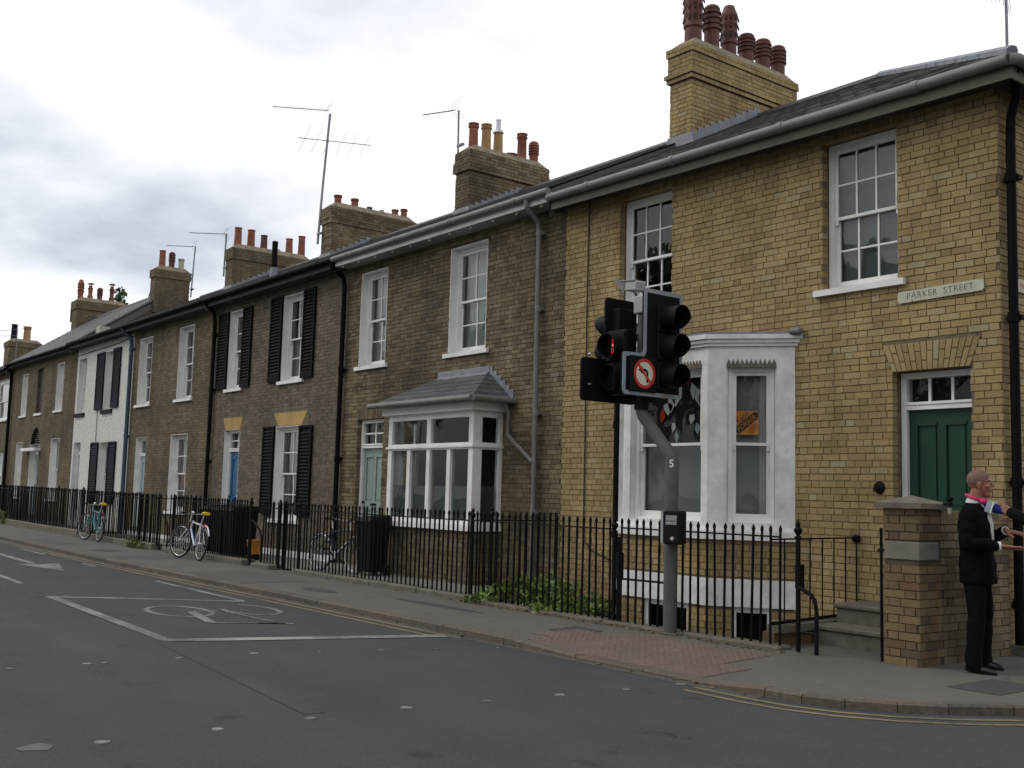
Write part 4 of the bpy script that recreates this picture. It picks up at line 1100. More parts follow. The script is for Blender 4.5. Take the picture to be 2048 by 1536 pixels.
# sashes of the bay
def bay_sash(FTW, u0, u1, blind_top, blind_bot):
    T, W = FTW
    return sash_window(bay, T, u0 + .018, u1 - .018, 1.20, 3.13, cols=1, rows=(1, 1), rev=.085, white_reveal=False, sill=False, curtain=None, fr=.055, zm=2.16, room=False, head_drop=.02, glass='glass_dull')
wf = bay_sash(FR, .10, 1.35, 0, 0); wr_ = bay_sash(RT, .226, .826, 0, 0); wl_ = bay_sash(LT, .226, .826, 0, 0)
m = MB(FR[0]); m.box(.15, 1.30, .25, .254, 1.2, 2.15); m.build('blind', 'blind_grey', wf)
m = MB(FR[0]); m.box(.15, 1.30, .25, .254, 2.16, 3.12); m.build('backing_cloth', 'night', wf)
for T_, W_ in (RT, LT):
    m = MB(T_); m.box(.27, .62, .26, .264, 1.2, 3.12); m.build('blind', 'blind_grey', wr_)
    m = MB(T_); m.box(.62, .8, .29, .294, 1.2, 3.12); m.build('blind', 'curtain', wr_)
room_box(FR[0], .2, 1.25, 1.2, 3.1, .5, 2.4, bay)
# saw-toothed drips over the lights
for (T_, W_), a, b in ((FR, .10, 1.35), (RT, .226, .826), (LT, .226, .826)):
    m = MB(T_); n = int((b - a) / .052)
    for i in range(n):
        x0 = a + (b - a) * i / n; x1 = a + (b - a) * (i + 1) / n
        m.prism([(x0, 3.10), (x1, 3.10), (x1, 3.135), ((x0 + x1) / 2, 3.20), (x0, 3.135)], -.012, .0, 'y')
    m.build('drip_strip', 'stone', bay, kind='stuff')
# paper shapes hung in the dark upper light
pm_ = thing('window_display', 'paper birds and red paper blooms hung on dark cloth inside the front bay light', 'window display', (-4.1, -.42, 2.16))
TT = FR[0]
for i, (u, z, s, mname) in enumerate([(.62, 2.72, .11, 'curtain'), (.70, 2.78, .09, 'curtain'), (.56, 2.66, .08, 'curtain'), (1.0, 2.86, .09, 'curtain'), (1.1, 2.78, .10, 'curtain'), (1.17, 2.74, .08, 'curtain'), (.66, 2.40, .06, 'curtain'), (.98, 2.50, .06, 'curtain'), (1.18, 2.52, .05, 'curtain'), (.72, 2.27, .06, 'door_pale'), (1.08, 2.37, .06, 'door_pale'), (.48, 2.86, .07, 'sign_red'), (.46, 2.55, .08, 'sign_red'), (1.22, 2.95, .08, 'sign_red'), (.9, 2.98, .05, 'door_red'), (1.24, 2.66, .05, 'door_red')]):
    m = MB(TT); n = 7 if 'red' not in mname else 9
    s *= 1.35; q = [(u + s * cos(2 * pi * k / n + i) * (.55 + .45 * ((k * 3 + i) % 3) / 2) * .8, z + s * sin(2 * pi * k / n + i) * (.55 + .45 * ((k + i) % 2))) for k in range(n)]
    m.prism(q, .232, .236, 'y'); m.build('paper_shape', mname, pm_)
# poster
po = thing('poster', 'orange square poster with a diagonal name band inside the right bay light', 'poster', tuple(RT[0] @ Vector((.47, .19, 2.275))))
m = MB(RT[0]); y = .150; m.box(.335, .612, y, y + .003, 2.275, 2.572); m.build('sheet', 'orange', po)
cx, cz = .4735, 2.4235; an = radians(40)
def prot(u, v): return (cx + u * cos(an) - v * sin(an), cz + u * sin(an) + v * cos(an))
def band(u0, u1, v0, v1): return [prot(u0, v0), prot(u1, v0), prot(u1, v1), prot(u0, v1)]
m = MB(RT[0]); m.prism([(.335, 2.305), (.375, 2.285), (.606, 2.478), (.606, 2.556), (.555, 2.556), (.335, 2.372)], y - .003, y - .0004, 'y'); m.build('band', 'poster_dark', po)
def on_poster(u, z, ang, yy): return RT[0] @ Matrix.Translation((u, yy, z)) @ Matrix.Rotation(-ang, 4, 'Y') @ Matrix.Rotation(pi / 2, 4, 'X')
lay_text('lettering', 'PORRER', .088, 'orange', po, on_poster(.472, 2.42, an, y - .005), sx=.86)
lay_text('lettering', 'Katie', .092, 'poster_dark', po, on_poster(.418, 2.49, an, y - .003), sx=.92)
for k, (c0, c1) in enumerate([(.0, .1), (-.02, .1), (-.02, .1), (0, .1)]):
    m = MB(RT[0]); v = -.075 - .024 * k; q = [prot(c0 - .02, v), prot(c1 - .02, v), prot(c1 - .02, v + .014), prot(c0 - .02, v + .014)]; m.prism(q, y - .002, y - .0003, 'y'); m.build('small_print', 'poster_tan', po)
# street name plates
sp = thing('street_sign', 'cream street name plate reading PARKER STREET on the yellow brick front', 'street sign', (-.66, 0, 3.70))
m = MB(); pl = [(-1.15, 3.70), (-.185, 3.725), (-.165, 3.745), (-.165, 3.835), (-.185, 3.85), (-1.15, 3.83), (-1.17, 3.81), (-1.17, 3.72)]
m.prism(pl, -.022, -.006, 'y'); m.build('plate', 'sign_plate', sp)
TX = Matrix.Translation((-.667, -.0225, 3.777)) @ Matrix.Rotation(radians(-1.3), 4, 'Y') @ Matrix.Rotation(pi / 2, 4, 'X')
lay_text('lettering', 'PARKER  STREET', .098, 'sign_text', sp, TX, sx=.98, spacing=1.12, offset=-.0012, depth=.002)
for x in (-.99, -.40):
    m = MB(); m.lathe([(.0, -.028), (.008, -.026), (.008, -.02)], (x, 0, 3.715), 6, 'y'); m.build('screw', 'sign_text', sp)
sp2 = thing('street_sign', 'second street plate round the corner, partly hidden by the black downpipe', 'street sign', (.01, .7, 3.73))
m = MB(); m.box(.006, .022, .18, 1.3, 3.73, 3.87); m.build('plate', 'sign_plate', sp2)
TX = Matrix.Translation((.0225, .52, 3.80)) @ Matrix.Rotation(pi / 2, 4, 'Z') @ Matrix.Rotation(pi / 2, 4, 'X')
lay_text('lettering', 'WARK', .1, 'sign_red', sp2, TX, spacing=1.1, depth=.002)

# ------------------------------------------------------------------ house two: brown brick with box bay
H2 = thing('terraced_house', 'brown brick house with slate roofed white box bay and sage door', 'house', (-10.3, 0, 0), 'houses of the terrace')
XL, XR = -13.72, -6.9
WL, WR = (-13.18, -12.18, 3.93, 5.81), (-10.04, -8.94, 3.92, 5.80)
D2 = (-13.11, -12.15, .28, 2.86); B2 = (-10.85, -8.5, .9, 2.8)
T2 = house_body(H2, XL, XR, 6.12, 'brick_brown', 'mortar_grey', [WL, WR, D2, B2], [(D2[0], D2[1], D2[3], D2[3] + .22, .03)], n_ind=300, course=.075, extra=lambda mb: flat_arch(D2[0] - XL, D2[1] - XL, D2[3] + .004, D2[3] + .22, .03, 13, mb, split=False))
lo = lambda o: (o[0] - XL, o[1] - XL, o[2], o[3])
sash_window(H2, T2, *lo(WL), curtain='net', rev=.14); sash_window(H2, T2, *lo(WR), curtain='net', rev=.14)
fr, leaf = door_unit(H2, T2, *lo(D2), 2.30, .09, 'door_sage', transom=(2, 2), reveal_white=False)
eaves(H2, -13.72, -6.9, -.34, 5.99, 6.12, 5.99, 'white', 'soffit_shaded', 'grey_gutter', -.40, 6.13)
for i in range(11):
    x = -13.5 + i * .63; mb = MB(); mb.lathe([(.02, -.03), (.026, .0)], (x, -.27, 5.988), 8, 'z'); mb.build('soffit_vent', 'white', H2)
pitched(H2, -13.72, -6.9, -.36, 6.19, 4.2, 8.40)
downpipe(H2, [(-7.42, -.40, 6.1), (-7.42, -.40, 5.98), (-7.45, -.12, 5.8), (-7.46, -.09, 5.6), (-7.45, -.08, 0.0)], .042, 'grey_gutter', [(-7.45, -.08, 4.4), (-7.45, -.08, 2.75), (-7.45, -.08, 1.2), (-7.455, -.085, 5.62)])
chimney(H2, -13.95, -13.42, 2.73, 5.0, 7.3, 9.10, 'brick_brown', 'mortar_grey', bands=[(8.62, 8.86, .05), (8.86, 9.10, .025)],
        pots=[(3.0, 9.80, .125, 'terracotta', 'roll'), (3.36, 9.86, .13, 'buff_pot', 'roll'), (3.7, 9.76, .12, 'buff_pot', 'plain'), (4.08, 9.32, .14, 'terracotta_dark', 'stub'), (4.4, 9.88, .13, 'terracotta', 'roll'), (4.76, 9.78, .12, 'terracotta', 'bishop')], flash=((2.73, 7.66), (4.2, 8.40)))
mb = MB(); mb.lathe([(.13, 0), (.10, .06), (.055, .1), (.055, .3), (.065, .31), (.05, .3)], (-13.685, 3.7, 9.74), 12); mb.build('flue_terminal', 'steel', H2, smooth=True)
# box bay
bx0, bx1, bp = -10.95, -8.38, -.60
mb = MB()
def light_frame(mb, us, zs, thick, T, post=.085):
    pass
zA, zB, zC, zD = .96, 2.18, 2.27, 2.80
up = [bx0 + .12, (bx0 + bx1) / 2 - .06, (bx0 + bx1) / 2 + .06, bx1 - .12]
mb.box(bx0, bx0 + .12, bp, bp + .10, zA, zD); mb.box(bx1 - .12, bx1, bp, bp + .10, zA, zD)
mb.box(bx0 + .12, bx1 - .12, bp + .001, bp + .10, 2.70, zD); mb.box(bx0 + .12, bx1 - .12, bp + .001, bp + .10, zB, zC + .02); mb.box(bx0 + .12, bx1 - .12, bp + .001, bp + .10, zA, zA + .08)
mb.box(up[1], up[2], bp, bp + .10, zC + .02, 2.70)
lw = (bx1 - bx0 - .24 - 3 * .1) / 4; lows = []
for k in range(4):
    a = bx0 + .12 + k * (lw + .1); lows.append((a, a + lw))
    if k < 3: mb.box(a + lw, a + lw + .1, bp, bp + .10, zA + .08, zB)
# returns
for xs in (bx0, bx1 - .10):
    mb.box(xs, xs + .10, bp + .10, bp + .18, zA, zD); mb.box(xs, xs + .10, -.07, -.004, zA, zD)
    for za, zb in ((2.70, zD), (zB, zC + .02), (zA, zA + .08)): mb.box(xs + .001, xs + .099, bp + .18, -.07, za, zb)
bay2 = mb.build('bay_window', 'white', H2)
m = MB(); m.box(bx0 - .03, bx1 + .03, bp - .035, -.003, zB + .03, zB + .065); m.build('transom_mould', 'white', bay2)
m = MB(); m.box(bx0 - .06, bx1 + .06, bp - .07, -.003, .87, zA - .001); m.build('sill', 'white', bay2)
m = MB(); m.box(bx0 - .1, bx1 + .1, bp - .1, -.003, zD + .001, zD + .14); m.build('fascia', 'white', bay2)
for a, b in ((up[0], up[1]), (up[2], up[3])): pane(bay2, None if False else Matrix.Identity(4), a, b, zC + .02, 2.70, bp + .05, 'glass_dull')
for a, b in lows: pane(bay2, Matrix.Identity(4), a, b, zA + .08, zB, bp + .05, 'glass_dull')
TR_ = face_T((bx1, bp), (bx1, 0.0))
for za, zb in ((zC + .02, 2.70), (zA + .08, zB)):
    pane(bay2, TR_, .18, .53, za, zb, .05)
    pane(bay2, face_T((bx0, 0.0), (bx0, bp)), .07, .42, za, zb, .05)
for a, b in lows:
    m = MB(); m.box(a + .015, b - .015, bp + .085, bp + .089, zA + .08, zA + .62); m.build('film', 'frosted', bay2)
m = MB(TR_); m.box(.19, .52, .085, .089, zA + .08, zA + .62); m.build('film', 'frosted', bay2)
for x in (bx0 + .1, bx0 + 1.0):
    m = MB(); wavy(m, x, x + .13, bp + .16, zA + .1, 2.72, 10, .03); m.build('curtain', 'curtain', bay2, smooth=True)
room_box(Matrix.Identity(4), -10.7, -8.65, 1.0, 2.75, .27, 2.5, bay2)
m = MB(); m.box(bx0 + .1, bx1 - .1, bp + .12, .25, zD - .01, zD + .005); m.build('bay_ceiling', 'room', bay2)
# brick base of the bay
for p0, p1, cl in (((bx0 + .02, bp + .02), (bx1 - .02, bp + .02), True), ((bx1 - .02, bp + .02), (bx1 - .02, 0.0), False), ((bx0 + .02, 0.0), (bx0 + .02, bp + .02), False)):
    T = face_T(p0, p1); W = sqrt((p1[0] - p0[0]) ** 2 + (p1[1] - p0[1]) ** 2); m = MB(T)
    for q in bond(W, -.2, .865, [], .075, clip=lambda zm, W=W, cl=cl: (0.0 if cl else .012, W)): brick_geo(m, *q, d=.0109, pr=random.uniform(-.002, .002))
    m.build('brickwork', 'brick_brown', bay2, kind='stuff')
m = MB(); m.box(bx0 + .03, bx1 - .03, bp + .03, 0.0, -.5, .868); m.build('bay_base', 'mortar_grey', bay2)
# its hipped slate roof, slate by slate
rx0, rx1, ry, rz = -11.22, -8.12, -.82, 2.99
tx0, tx1, tz = -10.25, -8.82, 3.50
roofb = MB()
roofb.add([(rx0, ry, rz), (rx1, ry, rz), (tx1, -.0, tz), (tx0, -.0, tz), (rx0, 0, rz), (rx1, 0, rz)], [(0, 1, 2, 3), (1, 5, 2), (4, 0, 3), (5, 1, 0, 4)])
rb = roofb.build('bay_roof', 'slate_new', H2)
def slates_on(p00, p10, p11, p01, rows, cols, top=1.0):
    p00, p10, p11, p01 = map(Vector, (p00, p10, p11, p01))
    nrm = (p10 - p00).cross(p01 - p00).normalized()
    wbase = (p10 - p00).length
    for r in range(rows):
        t0, t1 = r / rows * top, min(top, (r + 1) / rows * top + .02)
        L0, R0 = p00.lerp(p01, t0), p10.lerp(p11, t0); L1, R1 = p00.lerp(p01, t1), p10.lerp(p11, t1)
        u = -0.5 if r % 2 else 0.0
        while u < cols:
            a, b = max(u, 0) / cols, min(u + 1, cols) / cols; u += 1
            if b - a < .01: continue
            # slates keep their width: clip to the tapering course
            la, ra = L0.lerp(R0, a), L0.lerp(R0, b); lb, rb_ = L1.lerp(R1, a), L1.lerp(R1, b)
            g = (ra - la).normalized() * .003
            th = random.uniform(.011, .016)
            m = MB(); vs = [la + g + nrm * .002, ra - g + nrm * .002, rb_ - g + nrm * .001, lb + g + nrm * .001, la + g + nrm * th, ra - g + nrm * th, rb_ - g + nrm * .006, lb + g + nrm * .006]
            m.hexa(vs, random.random(), 'bk'); m.build('slate', 'slate_new', rb)
slates_on((rx0, ry, rz), (rx1, ry, rz), (tx1, 0, tz), (tx0, 0, tz), 6, 11)
slates_on((rx1, ry, rz), (rx1, 0, rz), (tx1 + .01, -.0, tz), (tx1, -.01, tz), 6, 3)
slates_on((rx0, 0, rz), (rx0, ry, rz), (tx0, -.01, tz), (tx0 - .01, 0, tz), 6, 3)
m = MB(); m.box(tx0 - .05, tx1 + .05, -.028, -.006, tz - .06, tz + .10)
m.add([(tx0 - .06, -.15, tz - .085), (tx1 + .03, -.15, tz - .085), (tx1 + .03, -.028, tz + .0), (tx0 - .0, -.028, tz + .0)], [(0, 1, 2, 3)])
for i in range(6):
    t0, t1 = i / 6, (i + 1) / 6
    x0_, x1_ = tx1 + (rx1 - tx1) * t0, tx1 + (rx1 - tx1) * t1; zz0, zz1 = tz + (rz - tz) * t0, tz + (rz - tz) * t1
    m.box(x0_, x1_ + .01, -.02 - .0007 * i, -.006, zz1 - .02, zz0 + .09)
m.build('flashing', 'lead', rb)
gm = MB(); gm.tube([(rx0 - .02, ry - .045, rz - .02), (rx1 + .02, ry - .045, rz - .02)], .05, 10); gm.tube([(rx1 + .045, ry - .03, rz - .02), (rx1 + .045, -.02, rz - .02)], .05, 10)
gm.build('gutter', 'grey_gutter', rb, smooth=True)
downpipe(H2, [(-8.12, -.2, 2.95), (-8.15, -.08, 2.78), (-8.15, -.08, 2.42), (-7.5, -.08, 1.98)], .036, 'grey_gutter', [])

# ------------------------------------------------------------------ house three: shutters and blue door
H3 = thing('terraced_house', 'grey brown brick house with black louvred shutters and blue door', 'house', (-17.05, 0, 0), 'houses of the terrace')
XL, XR = -20.38, -13.72
W3a, W3b, W3c, D3 = (-16.66, -15.63, 3.87, 5.80), (-19.62, -18.80, 3.87, 5.79), (-16.76, -15.56, .80, 2.84), (-19.59, -18.70, .25, 2.85)
T3 = house_body(H3, XL, XR, 6.12, 'brick_grey', 'mortar_pale', [W3a, W3b, W3c, D3], [(-16.66, -15.52, 2.84, 3.15, .24), (-19.57, -18.72, 2.85, 3.15, .14)], n_ind=300, course=.0765)
lo = lambda o: (o[0] - XL, o[1] - XL, o[2], o[3])
sash_window(H3, T3, *lo(W3a), curtain='half', rev=.12); sash_window(H3, T3, *lo(W3b), curtain='blind_grey', rev=.12); sash_window(H3, T3, *lo(W3c), curtain='blind_grey', rev=.12)
door_unit(H3, T3, *lo(D3), 2.33, .12, 'door_blue', transom=(2, 2))
for a0, a1, zt_, sp_ in ((-16.66, -15.52, 3.15, .24), (-19.57, -18.72, 3.15, .14)):
    m = MB(); m.prism([(a0, 2.855), (a1, 2.855), (a1 + sp_, zt_), (a0 - sp_, zt_)], -.004, .05, 'y'); m.build('flat_arch', 'brick_gauged', H3)
for a, b, c, d in ((-17.25, -16.67, 3.86, 5.83), (-15.62, -15.08, 3.86, 5.82), (-20.22, -19.64, 3.88, 5.80), (-18.78, -18.28, 3.86, 5.81), (-17.34, -16.78, .90, 2.86), (-15.55, -14.96, .90, 2.83)):
    shutter(H3, T3, a - XL, b - XL, c, d, 'black')
m = MB(); m.box(-20.37, -13.73, -.012, .02, -.1, .14); m.build('painted_plinth', 'white', H3)
eaves(H3, -20.38, -13.72, -.32, 5.98, 6.12, 5.99, 'soffit_dark', 'soffit_dark', 'black', -.39, 6.14)
pitched(H3, -20.38, -13.72, -.36, 6.19, 4.2, 8.40)
downpipe(H3, [(-13.74, -.4, 6.1), (-13.74, -.38, 5.98), (-13.74, -.12, 5.8), (-13.74, -.085, 5.6), (-13.74, -.085, 0)], .05, 'black', [(-13.74, -.085, 3.9), (-13.74, -.085, 2.1)])
downpipe(H3, [(-20.38, -.4, 6.1), (-20.38, -.12, 5.85), (-20.38, -.085, 5.6), (-20.38, -.085, 0)], .05, 'black', [(-20.38, -.085, 5.3), (-20.38, -.085, 3.9), (-20.38, -.085, 2.1)])
chimney(H3, -20.66, -20.12, 2.94, 5.62, 7.3, 9.17, 'brick_brown', 'mortar_grey', bands=[(8.72, 8.86, .03), (8.86, 9.17, .045)],
        pots=[(3.25, 9.57, .12, 'terracotta', 'roll'), (3.78, 9.57, .12, 'terracotta', 'roll'), (4.26, 9.43, .07, 'soffit_dark', 'stub'), (4.66, 9.42, .06, 'pale_pot', 'stub'), (5.1, 9.51, .11, 'terracotta', 'roll'), (5.4, 9.58, .11, 'terracotta', 'roll')], flash=((2.94, 7.76), (4.2, 8.42)))
m = MB(); m.lathe([(.07, 0), (.07, .62), (.06, .62)], (-18.36, .5, 6.84), 10); m.build('flue_pipe', 'black', H3, smooth=True)
m = MB(); m.lathe([(.10, 0), (.085, .3), (.075, .3)], (-18.36, .5, 6.5), 10); m.build('flue_collar', 'lead', H3, smooth=True)

# ------------------------------------------------------------------ house four
H4 = thing('terraced_house', 'olive brown house between shuttered and white painted houses, with pale blue door', 'house', (-23.5, 0, 0), 'houses of the terrace')
XL, XR = -26.6, -20.38
W4a, W4b, W4c, D4 = (-22.97, -21.92, 3.80, 5.76), (-26.10, -25.05, 3.80, 5.75), (-23.19, -22.0, .80, 2.84), (-25.93, -25.1, .25, 2.82)
T4 = house_body(H4, XL, XR, 6.12, 'brick_olive', 'mortar_grey', [W4a, W4b, W4c, D4], course=.0762)
lo = lambda o: (o[0] - XL, o[1] - XL, o[2], o[3])
sash_window(H4, T4, *lo(W4a), curtain='drapes', rev=.15); sash_window(H4, T4, *lo(W4b), curtain='net', rev=.15); sash_window(H4, T4, *lo(W4c), curtain='blind_grey', rev=.15)
door_unit(H4, T4, *lo(D4), 2.30, .12, 'door_pale', transom=(1, 1))
m = MB(); m.box(-26.58, -20.45, -.012, .02, -.1, .14); m.build('painted_plinth', 'white', H4)
eaves(H4, -26.6, -20.38, -.32, 5.98, 6.12, 5.99, 'soffit_dark', 'soffit_dark', 'black', -.39, 6.14)
pitched(H4, -26.6, -20.38, -.36, 6.19, 4.2, 8.40)
chimney(H4, -26.95, -26.4, 2.85, 5.55, 7.3, 9.06, 'brick_olive', 'mortar_grey', bands=[(8.7, 9.06, .035)],
        pots=[(3.1, 9.78, .13, 'terracotta', 'plain'), (3.55, 9.78, .135, 'terracotta', 'plain'), (4.0, 9.68, .125, 'terracotta_dark', 'plain'), (4.5, 9.3, .07, 'pale_pot', 'stub'), (4.9, 9.72, .13, 'terracotta', 'plain'), (5.35, 9.88, .13, 'terracotta', 'plain')], flash=((2.85, 7.72), (4.2, 8.42)))
po4 = thing('poster', 'orange poster inside the ground floor window of the olive brown house', 'poster', (-22.65, .2, 1.3))
m = MB(); m.box(-22.84, -22.42, .262, .264, 1.28, 1.80); m.build('sheet', 'orange', po4)
m = MB(); m.prism([(-22.84, 1.35), (-22.74, 1.31), (-22.42, 1.62), (-22.42, 1.74), (-22.5, 1.78), (-22.84, 1.46)], .258, .261, 'y'); m.build('band', 'poster_dark', po4)

# ------------------------------------------------------------------ house five: painted white
H5 = thing('terraced_house', 'white painted brick house with dark shutters and crimson door', 'house', (-29.4, 0, 0), 'houses of the terrace')
XL, XR = -32.25, -26.6
W5a, W5b, W5c, D5 = (-32.06, -31.2, 3.80, 5.66), (-29.24, -28.40, 3.80, 5.66), (-29.36, -28.36, .80, 2.78), (-32.08, -31.3, .25, 2.83)
T5 = house_body(H5, XL, XR, 6.12, 'brick_white', 'brick_white', [W5a, W5b, W5c, D5], course=.0762)
lo = lambda o: (o[0] - XL, o[1] - XL, o[2], o[3])
for w_, c_ in ((W5a, 'net'), (W5b, 'drapes'), (W5c, 'net')): sash_window(H5, T5, *lo(w_), curtain=c_, rev=.15, cols=1, rows=(1, 1), sill_paint='shutter_navy', sill_h=.13)
door_unit(H5, T5, *lo(D5), 2.42, .16, 'door_red', transom=(1, 1), reveal_white=True)
for a, b, c, d in ((-30.0, -29.26, 3.82, 5.66), (-28.38, -27.72, 3.82, 5.68), (-30.1, -29.38, .85, 2.78), (-28.34, -27.66, .85, 2.77)):
    shutter(H5, T5, a - XL, b - XL, c, d, 'shutter_navy')
eaves(H5, -32.25, -26.6, -.32, 5.98, 6.12, 5.99, 'soffit_dark', 'soffit_dark', 'black', -.39, 6.14)
pitched(H5, -32.25, -26.6, -.36, 6.19, 4.2, 8.40)
downpipe(H5, [(-26.62, -.4, 6.1), (-26.62, -.12, 5.85), (-26.62, -.085, 5.6), (-26.6, -.085, 0)], .06, 'blue_pipe', [(-26.62, -.085, 5.5), (-26.61, -.085, 2.9)])
m = MB(); m.tube([(-32.1, -.02, 5.78), (-28, -.02, 5.82), (-26.7, -.02, 5.9)], .012, 5); m.build('cable', 'soffit_dark', H5)
m = MB(); m.tube([(-29.7, -.02, 3.8), (-29.7, -.02, 2.8)], .01, 5); m.build('cable', 'soffit_dark', H5)
m = MB(); m.box(-30.7, -30.3, .06, .4, 6.35, 6.62); m.build('roof_vent', 'pale_pot', H5)

# ------------------------------------------------------------------ house six: steeper roof, arched doorway
H6 = thing('terraced_house', 'far brown house with arched doorway, blind middle window and steep roof', 'house', (-36.6, 0, 0), 'houses of the terrace')
XL, XR = -41.0, -32.25
W6a, W6m, W6b, W6c, W6d = (-34.65, -33.80, 4.03, 5.70), (-37.25, -36.45, 4.03, 5.73), (-39.42, -38.62, 4.03, 5.64), (-34.85, -33.80, .90, 3.02), (-39.66, -38.70, .90, 2.98)
acx, ar = -37.0, .62
D6 = [(acx - ar, acx + ar, .25, 2.86)] + [(acx - ar * sqrt(1 - ((k + .5) / 8) ** 2), acx + ar * sqrt(1 - ((k + .5) / 8) ** 2), 2.86 + .62 * k / 8, 2.86 + .62 * (k + 1) / 8) for k in range(8)]
T6 = house_body(H6, XL, XR, 6.10, 'brick_olive', 'mortar_grey', [W6a, W6b, W6c, W6d, (W6m[0], W6m[1], W6m[2], W6m[3])] + D6, course=.0762)
lo = lambda o: (o[0] - XL, o[1] - XL, o[2], o[3])
for w_ in (W6a, W6b, W6c, W6d): sash_window(H6, T6, *lo(w_), curtain='net', rev=.15, cols=1, rows=(1, 1))
m = MB(); m.box(W6m[0] - .01, W6m[1] + .01, .1, .14, W6m[2] - .01, W6m[3] + .01); m.build('blind_panel', 'soffit_dark', H6)
m = MB(); m.box(W6m[0] - .1, W6m[1] + .1, -.05, .12, 3.94, 4.02); m.build('sill', 'white', H6)
fr6, leaf6 = door_unit(H6, T6, acx - ar - XL + .004, acx + ar - XL - .004, .25, 2.86, 2.5, .2, 'door_pale', transom=(1, 1))
m = MB(); m.prism([(acx + ar * cos(pi * k / 12), 2.86 + .6 * sin(pi * k / 12)) for k in range(13)], .15, .17, 'y'); m.build('fanlight', 'white', fr6)
m = MB(); m.cbox(-38.05, -36.1, -.25, 0.0, 2.60, 2.72, .015); m.build('door_hood', 'white', H6)
eaves(H6, -41.0, -32.25, -.26, 5.98, 6.10, 5.97, 'soffit_dark', 'soffit_dark', 'black', -.33, 6.11)
r6 = pitched(H6, -41.0, -32.22, -.30, 6.16, 3.0, 8.44, gauge=.22)
# gable wall standing above the lower neighbour
TG = face_T((-32.25, -.05), (-32.25, 6.05))
rise = (8.44 - 6.16) / 3.3
def gclip(zm):
    t = (zm - 6.10) / rise - .25 + .1
    return (max(0.0, t), max(0.0, 6.1 - t))
wmb = MB(); wmb.prism([(-.05, 6.0), (-.05, 6.15), (3.0, 8.36), (6.05, 6.15), (6.05, 6.0)], -32.5, -32.262, 'x'); wmb.build('gable', 'mortar_grey', H6)
brick_wall(H6, TG, 6.1, 6.06, 8.34, [], 'brick_olive', 0, clip=gclip, thick=.011)
m = MB(); m.tube([(-32.2, -.32, 6.15), (-32.2, 3.0, 8.44)], .05, 6); m.build('verge', 'slate', r6)
chimney(H6, -32.55, -32.1, 2.4, 3.68, 7.6, 9.17, 'brick_olive', 'mortar_grey', bands=[(8.88, 9.17, .04)],
        pots=[(2.7, 9.9, .125, 'terracotta', 'plain'), (3.05, 9.9, .115, 'terracotta_dark', 'bishop'), (3.4, 9.70, .12, 'pale_pot', 'roll')])
chimney(H6, -41.75, -41.05, 2.3, 4.35, 7.5, 9.16, 'brick_olive', 'mortar_grey', bands=[(8.8, 9.16, .05)],
        pots=[(2.5, 10.1, .12, 'terracotta', 'louvre'), (2.9, 10.02, .12, 'terracotta', 'cowl'), (3.3, 9.86, .12, 'terracotta_dark', 'bishop'), (3.8, 10.12, .12, 'terracotta_dark', 'cowl')])
m = MB(); m.lathe([(.05, 0), (.05, .8)], (-41.82, 2.3, 8.3), 8); m.build('flue_pipe', 'blue_pipe', H6, smooth=True)
downpipe(H6, [(-40.85, -.33, 6.05), (-40.85, -.1, 5.8), (-40.85, -.085, 0)], .06, 'black', [])

# ------------------------------------------------------------------ house seven, at the edge of view
H7 = thing('terraced_house', 'farthest brown house, only its broad white framed window in view', 'house', (-46.5, 0, 0), 'houses of the terrace')
XL, XR = -52.0, -41.0
W7a, W7b = (-43.5, -41.5, 4.0, 5.64), (-43.5, -41.7, .9, 2.6)
T7 = house_body(H7, XL, XR, 5.98, 'brick_olive', 'mortar_grey', [W7a, W7b], course=.0762)
lo = lambda o: (o[0] - XL, o[1] - XL, o[2], o[3])
sash_window(H7, T7, *lo(W7a), curtain=None, rev=.06, cols=1, rows=(1, 1), fr=.12); sash_window(H7, T7, *lo(W7b), curtain='blind_grey', rev=.1, cols=1, rows=(1, 1), fr=.1)
eaves(H7, -52.0, -41.0, -.26, 5.86, 5.98, 5.9, 'soffit_dark', 'soffit_dark', 'black', -.33, 5.98)
pitched(H7, -52.0, -41.0, -.30, 6.0, 3.0, 7.7, gauge=.22)
chimney(H7, -51.5, -50.6, 1.9, 3.4, 7.0, 8.3, 'brick_olive', 'mortar_grey', bands=[(8.05, 8.3, .04)], pots=[(2.2, 9.2, .16, 'shutter_navy', 'plain'), (2.8, 9.15, .2, 'buff_pot', 'roll')])
# ------------------------------------------------------------------ front gardens
mb = MB()
def yard(x0, x1, z, y0=-1.72, y1=0.02): 
    mb.add([(x0, y0, z), (x1, y0, z), (x1, y1, z), (x0, y1, z)], [(0, 1, 2, 3)])
yard(-13.72, -6.9, .02)
for a, b in ((-20.38, -13.72), (-26.6, -20.38), (-32.25, -26.6), (-41, -32.25), (-52, -41)): yard(a, b, gz(b) + .01)
mb.build('front_yard', 'gravel', kind='structure')
mb = MB(); yard(-5.62, -1.56, -.5); mb.build('area_floor', 'concrete', kind='structure')
mb = MB(); yard(-6.9, -5.62, .0); mb.box(-5.66, -5.6, -1.72, 0.0, -.5, .03); mb.build('flower_bed', 'soil', kind='structure')

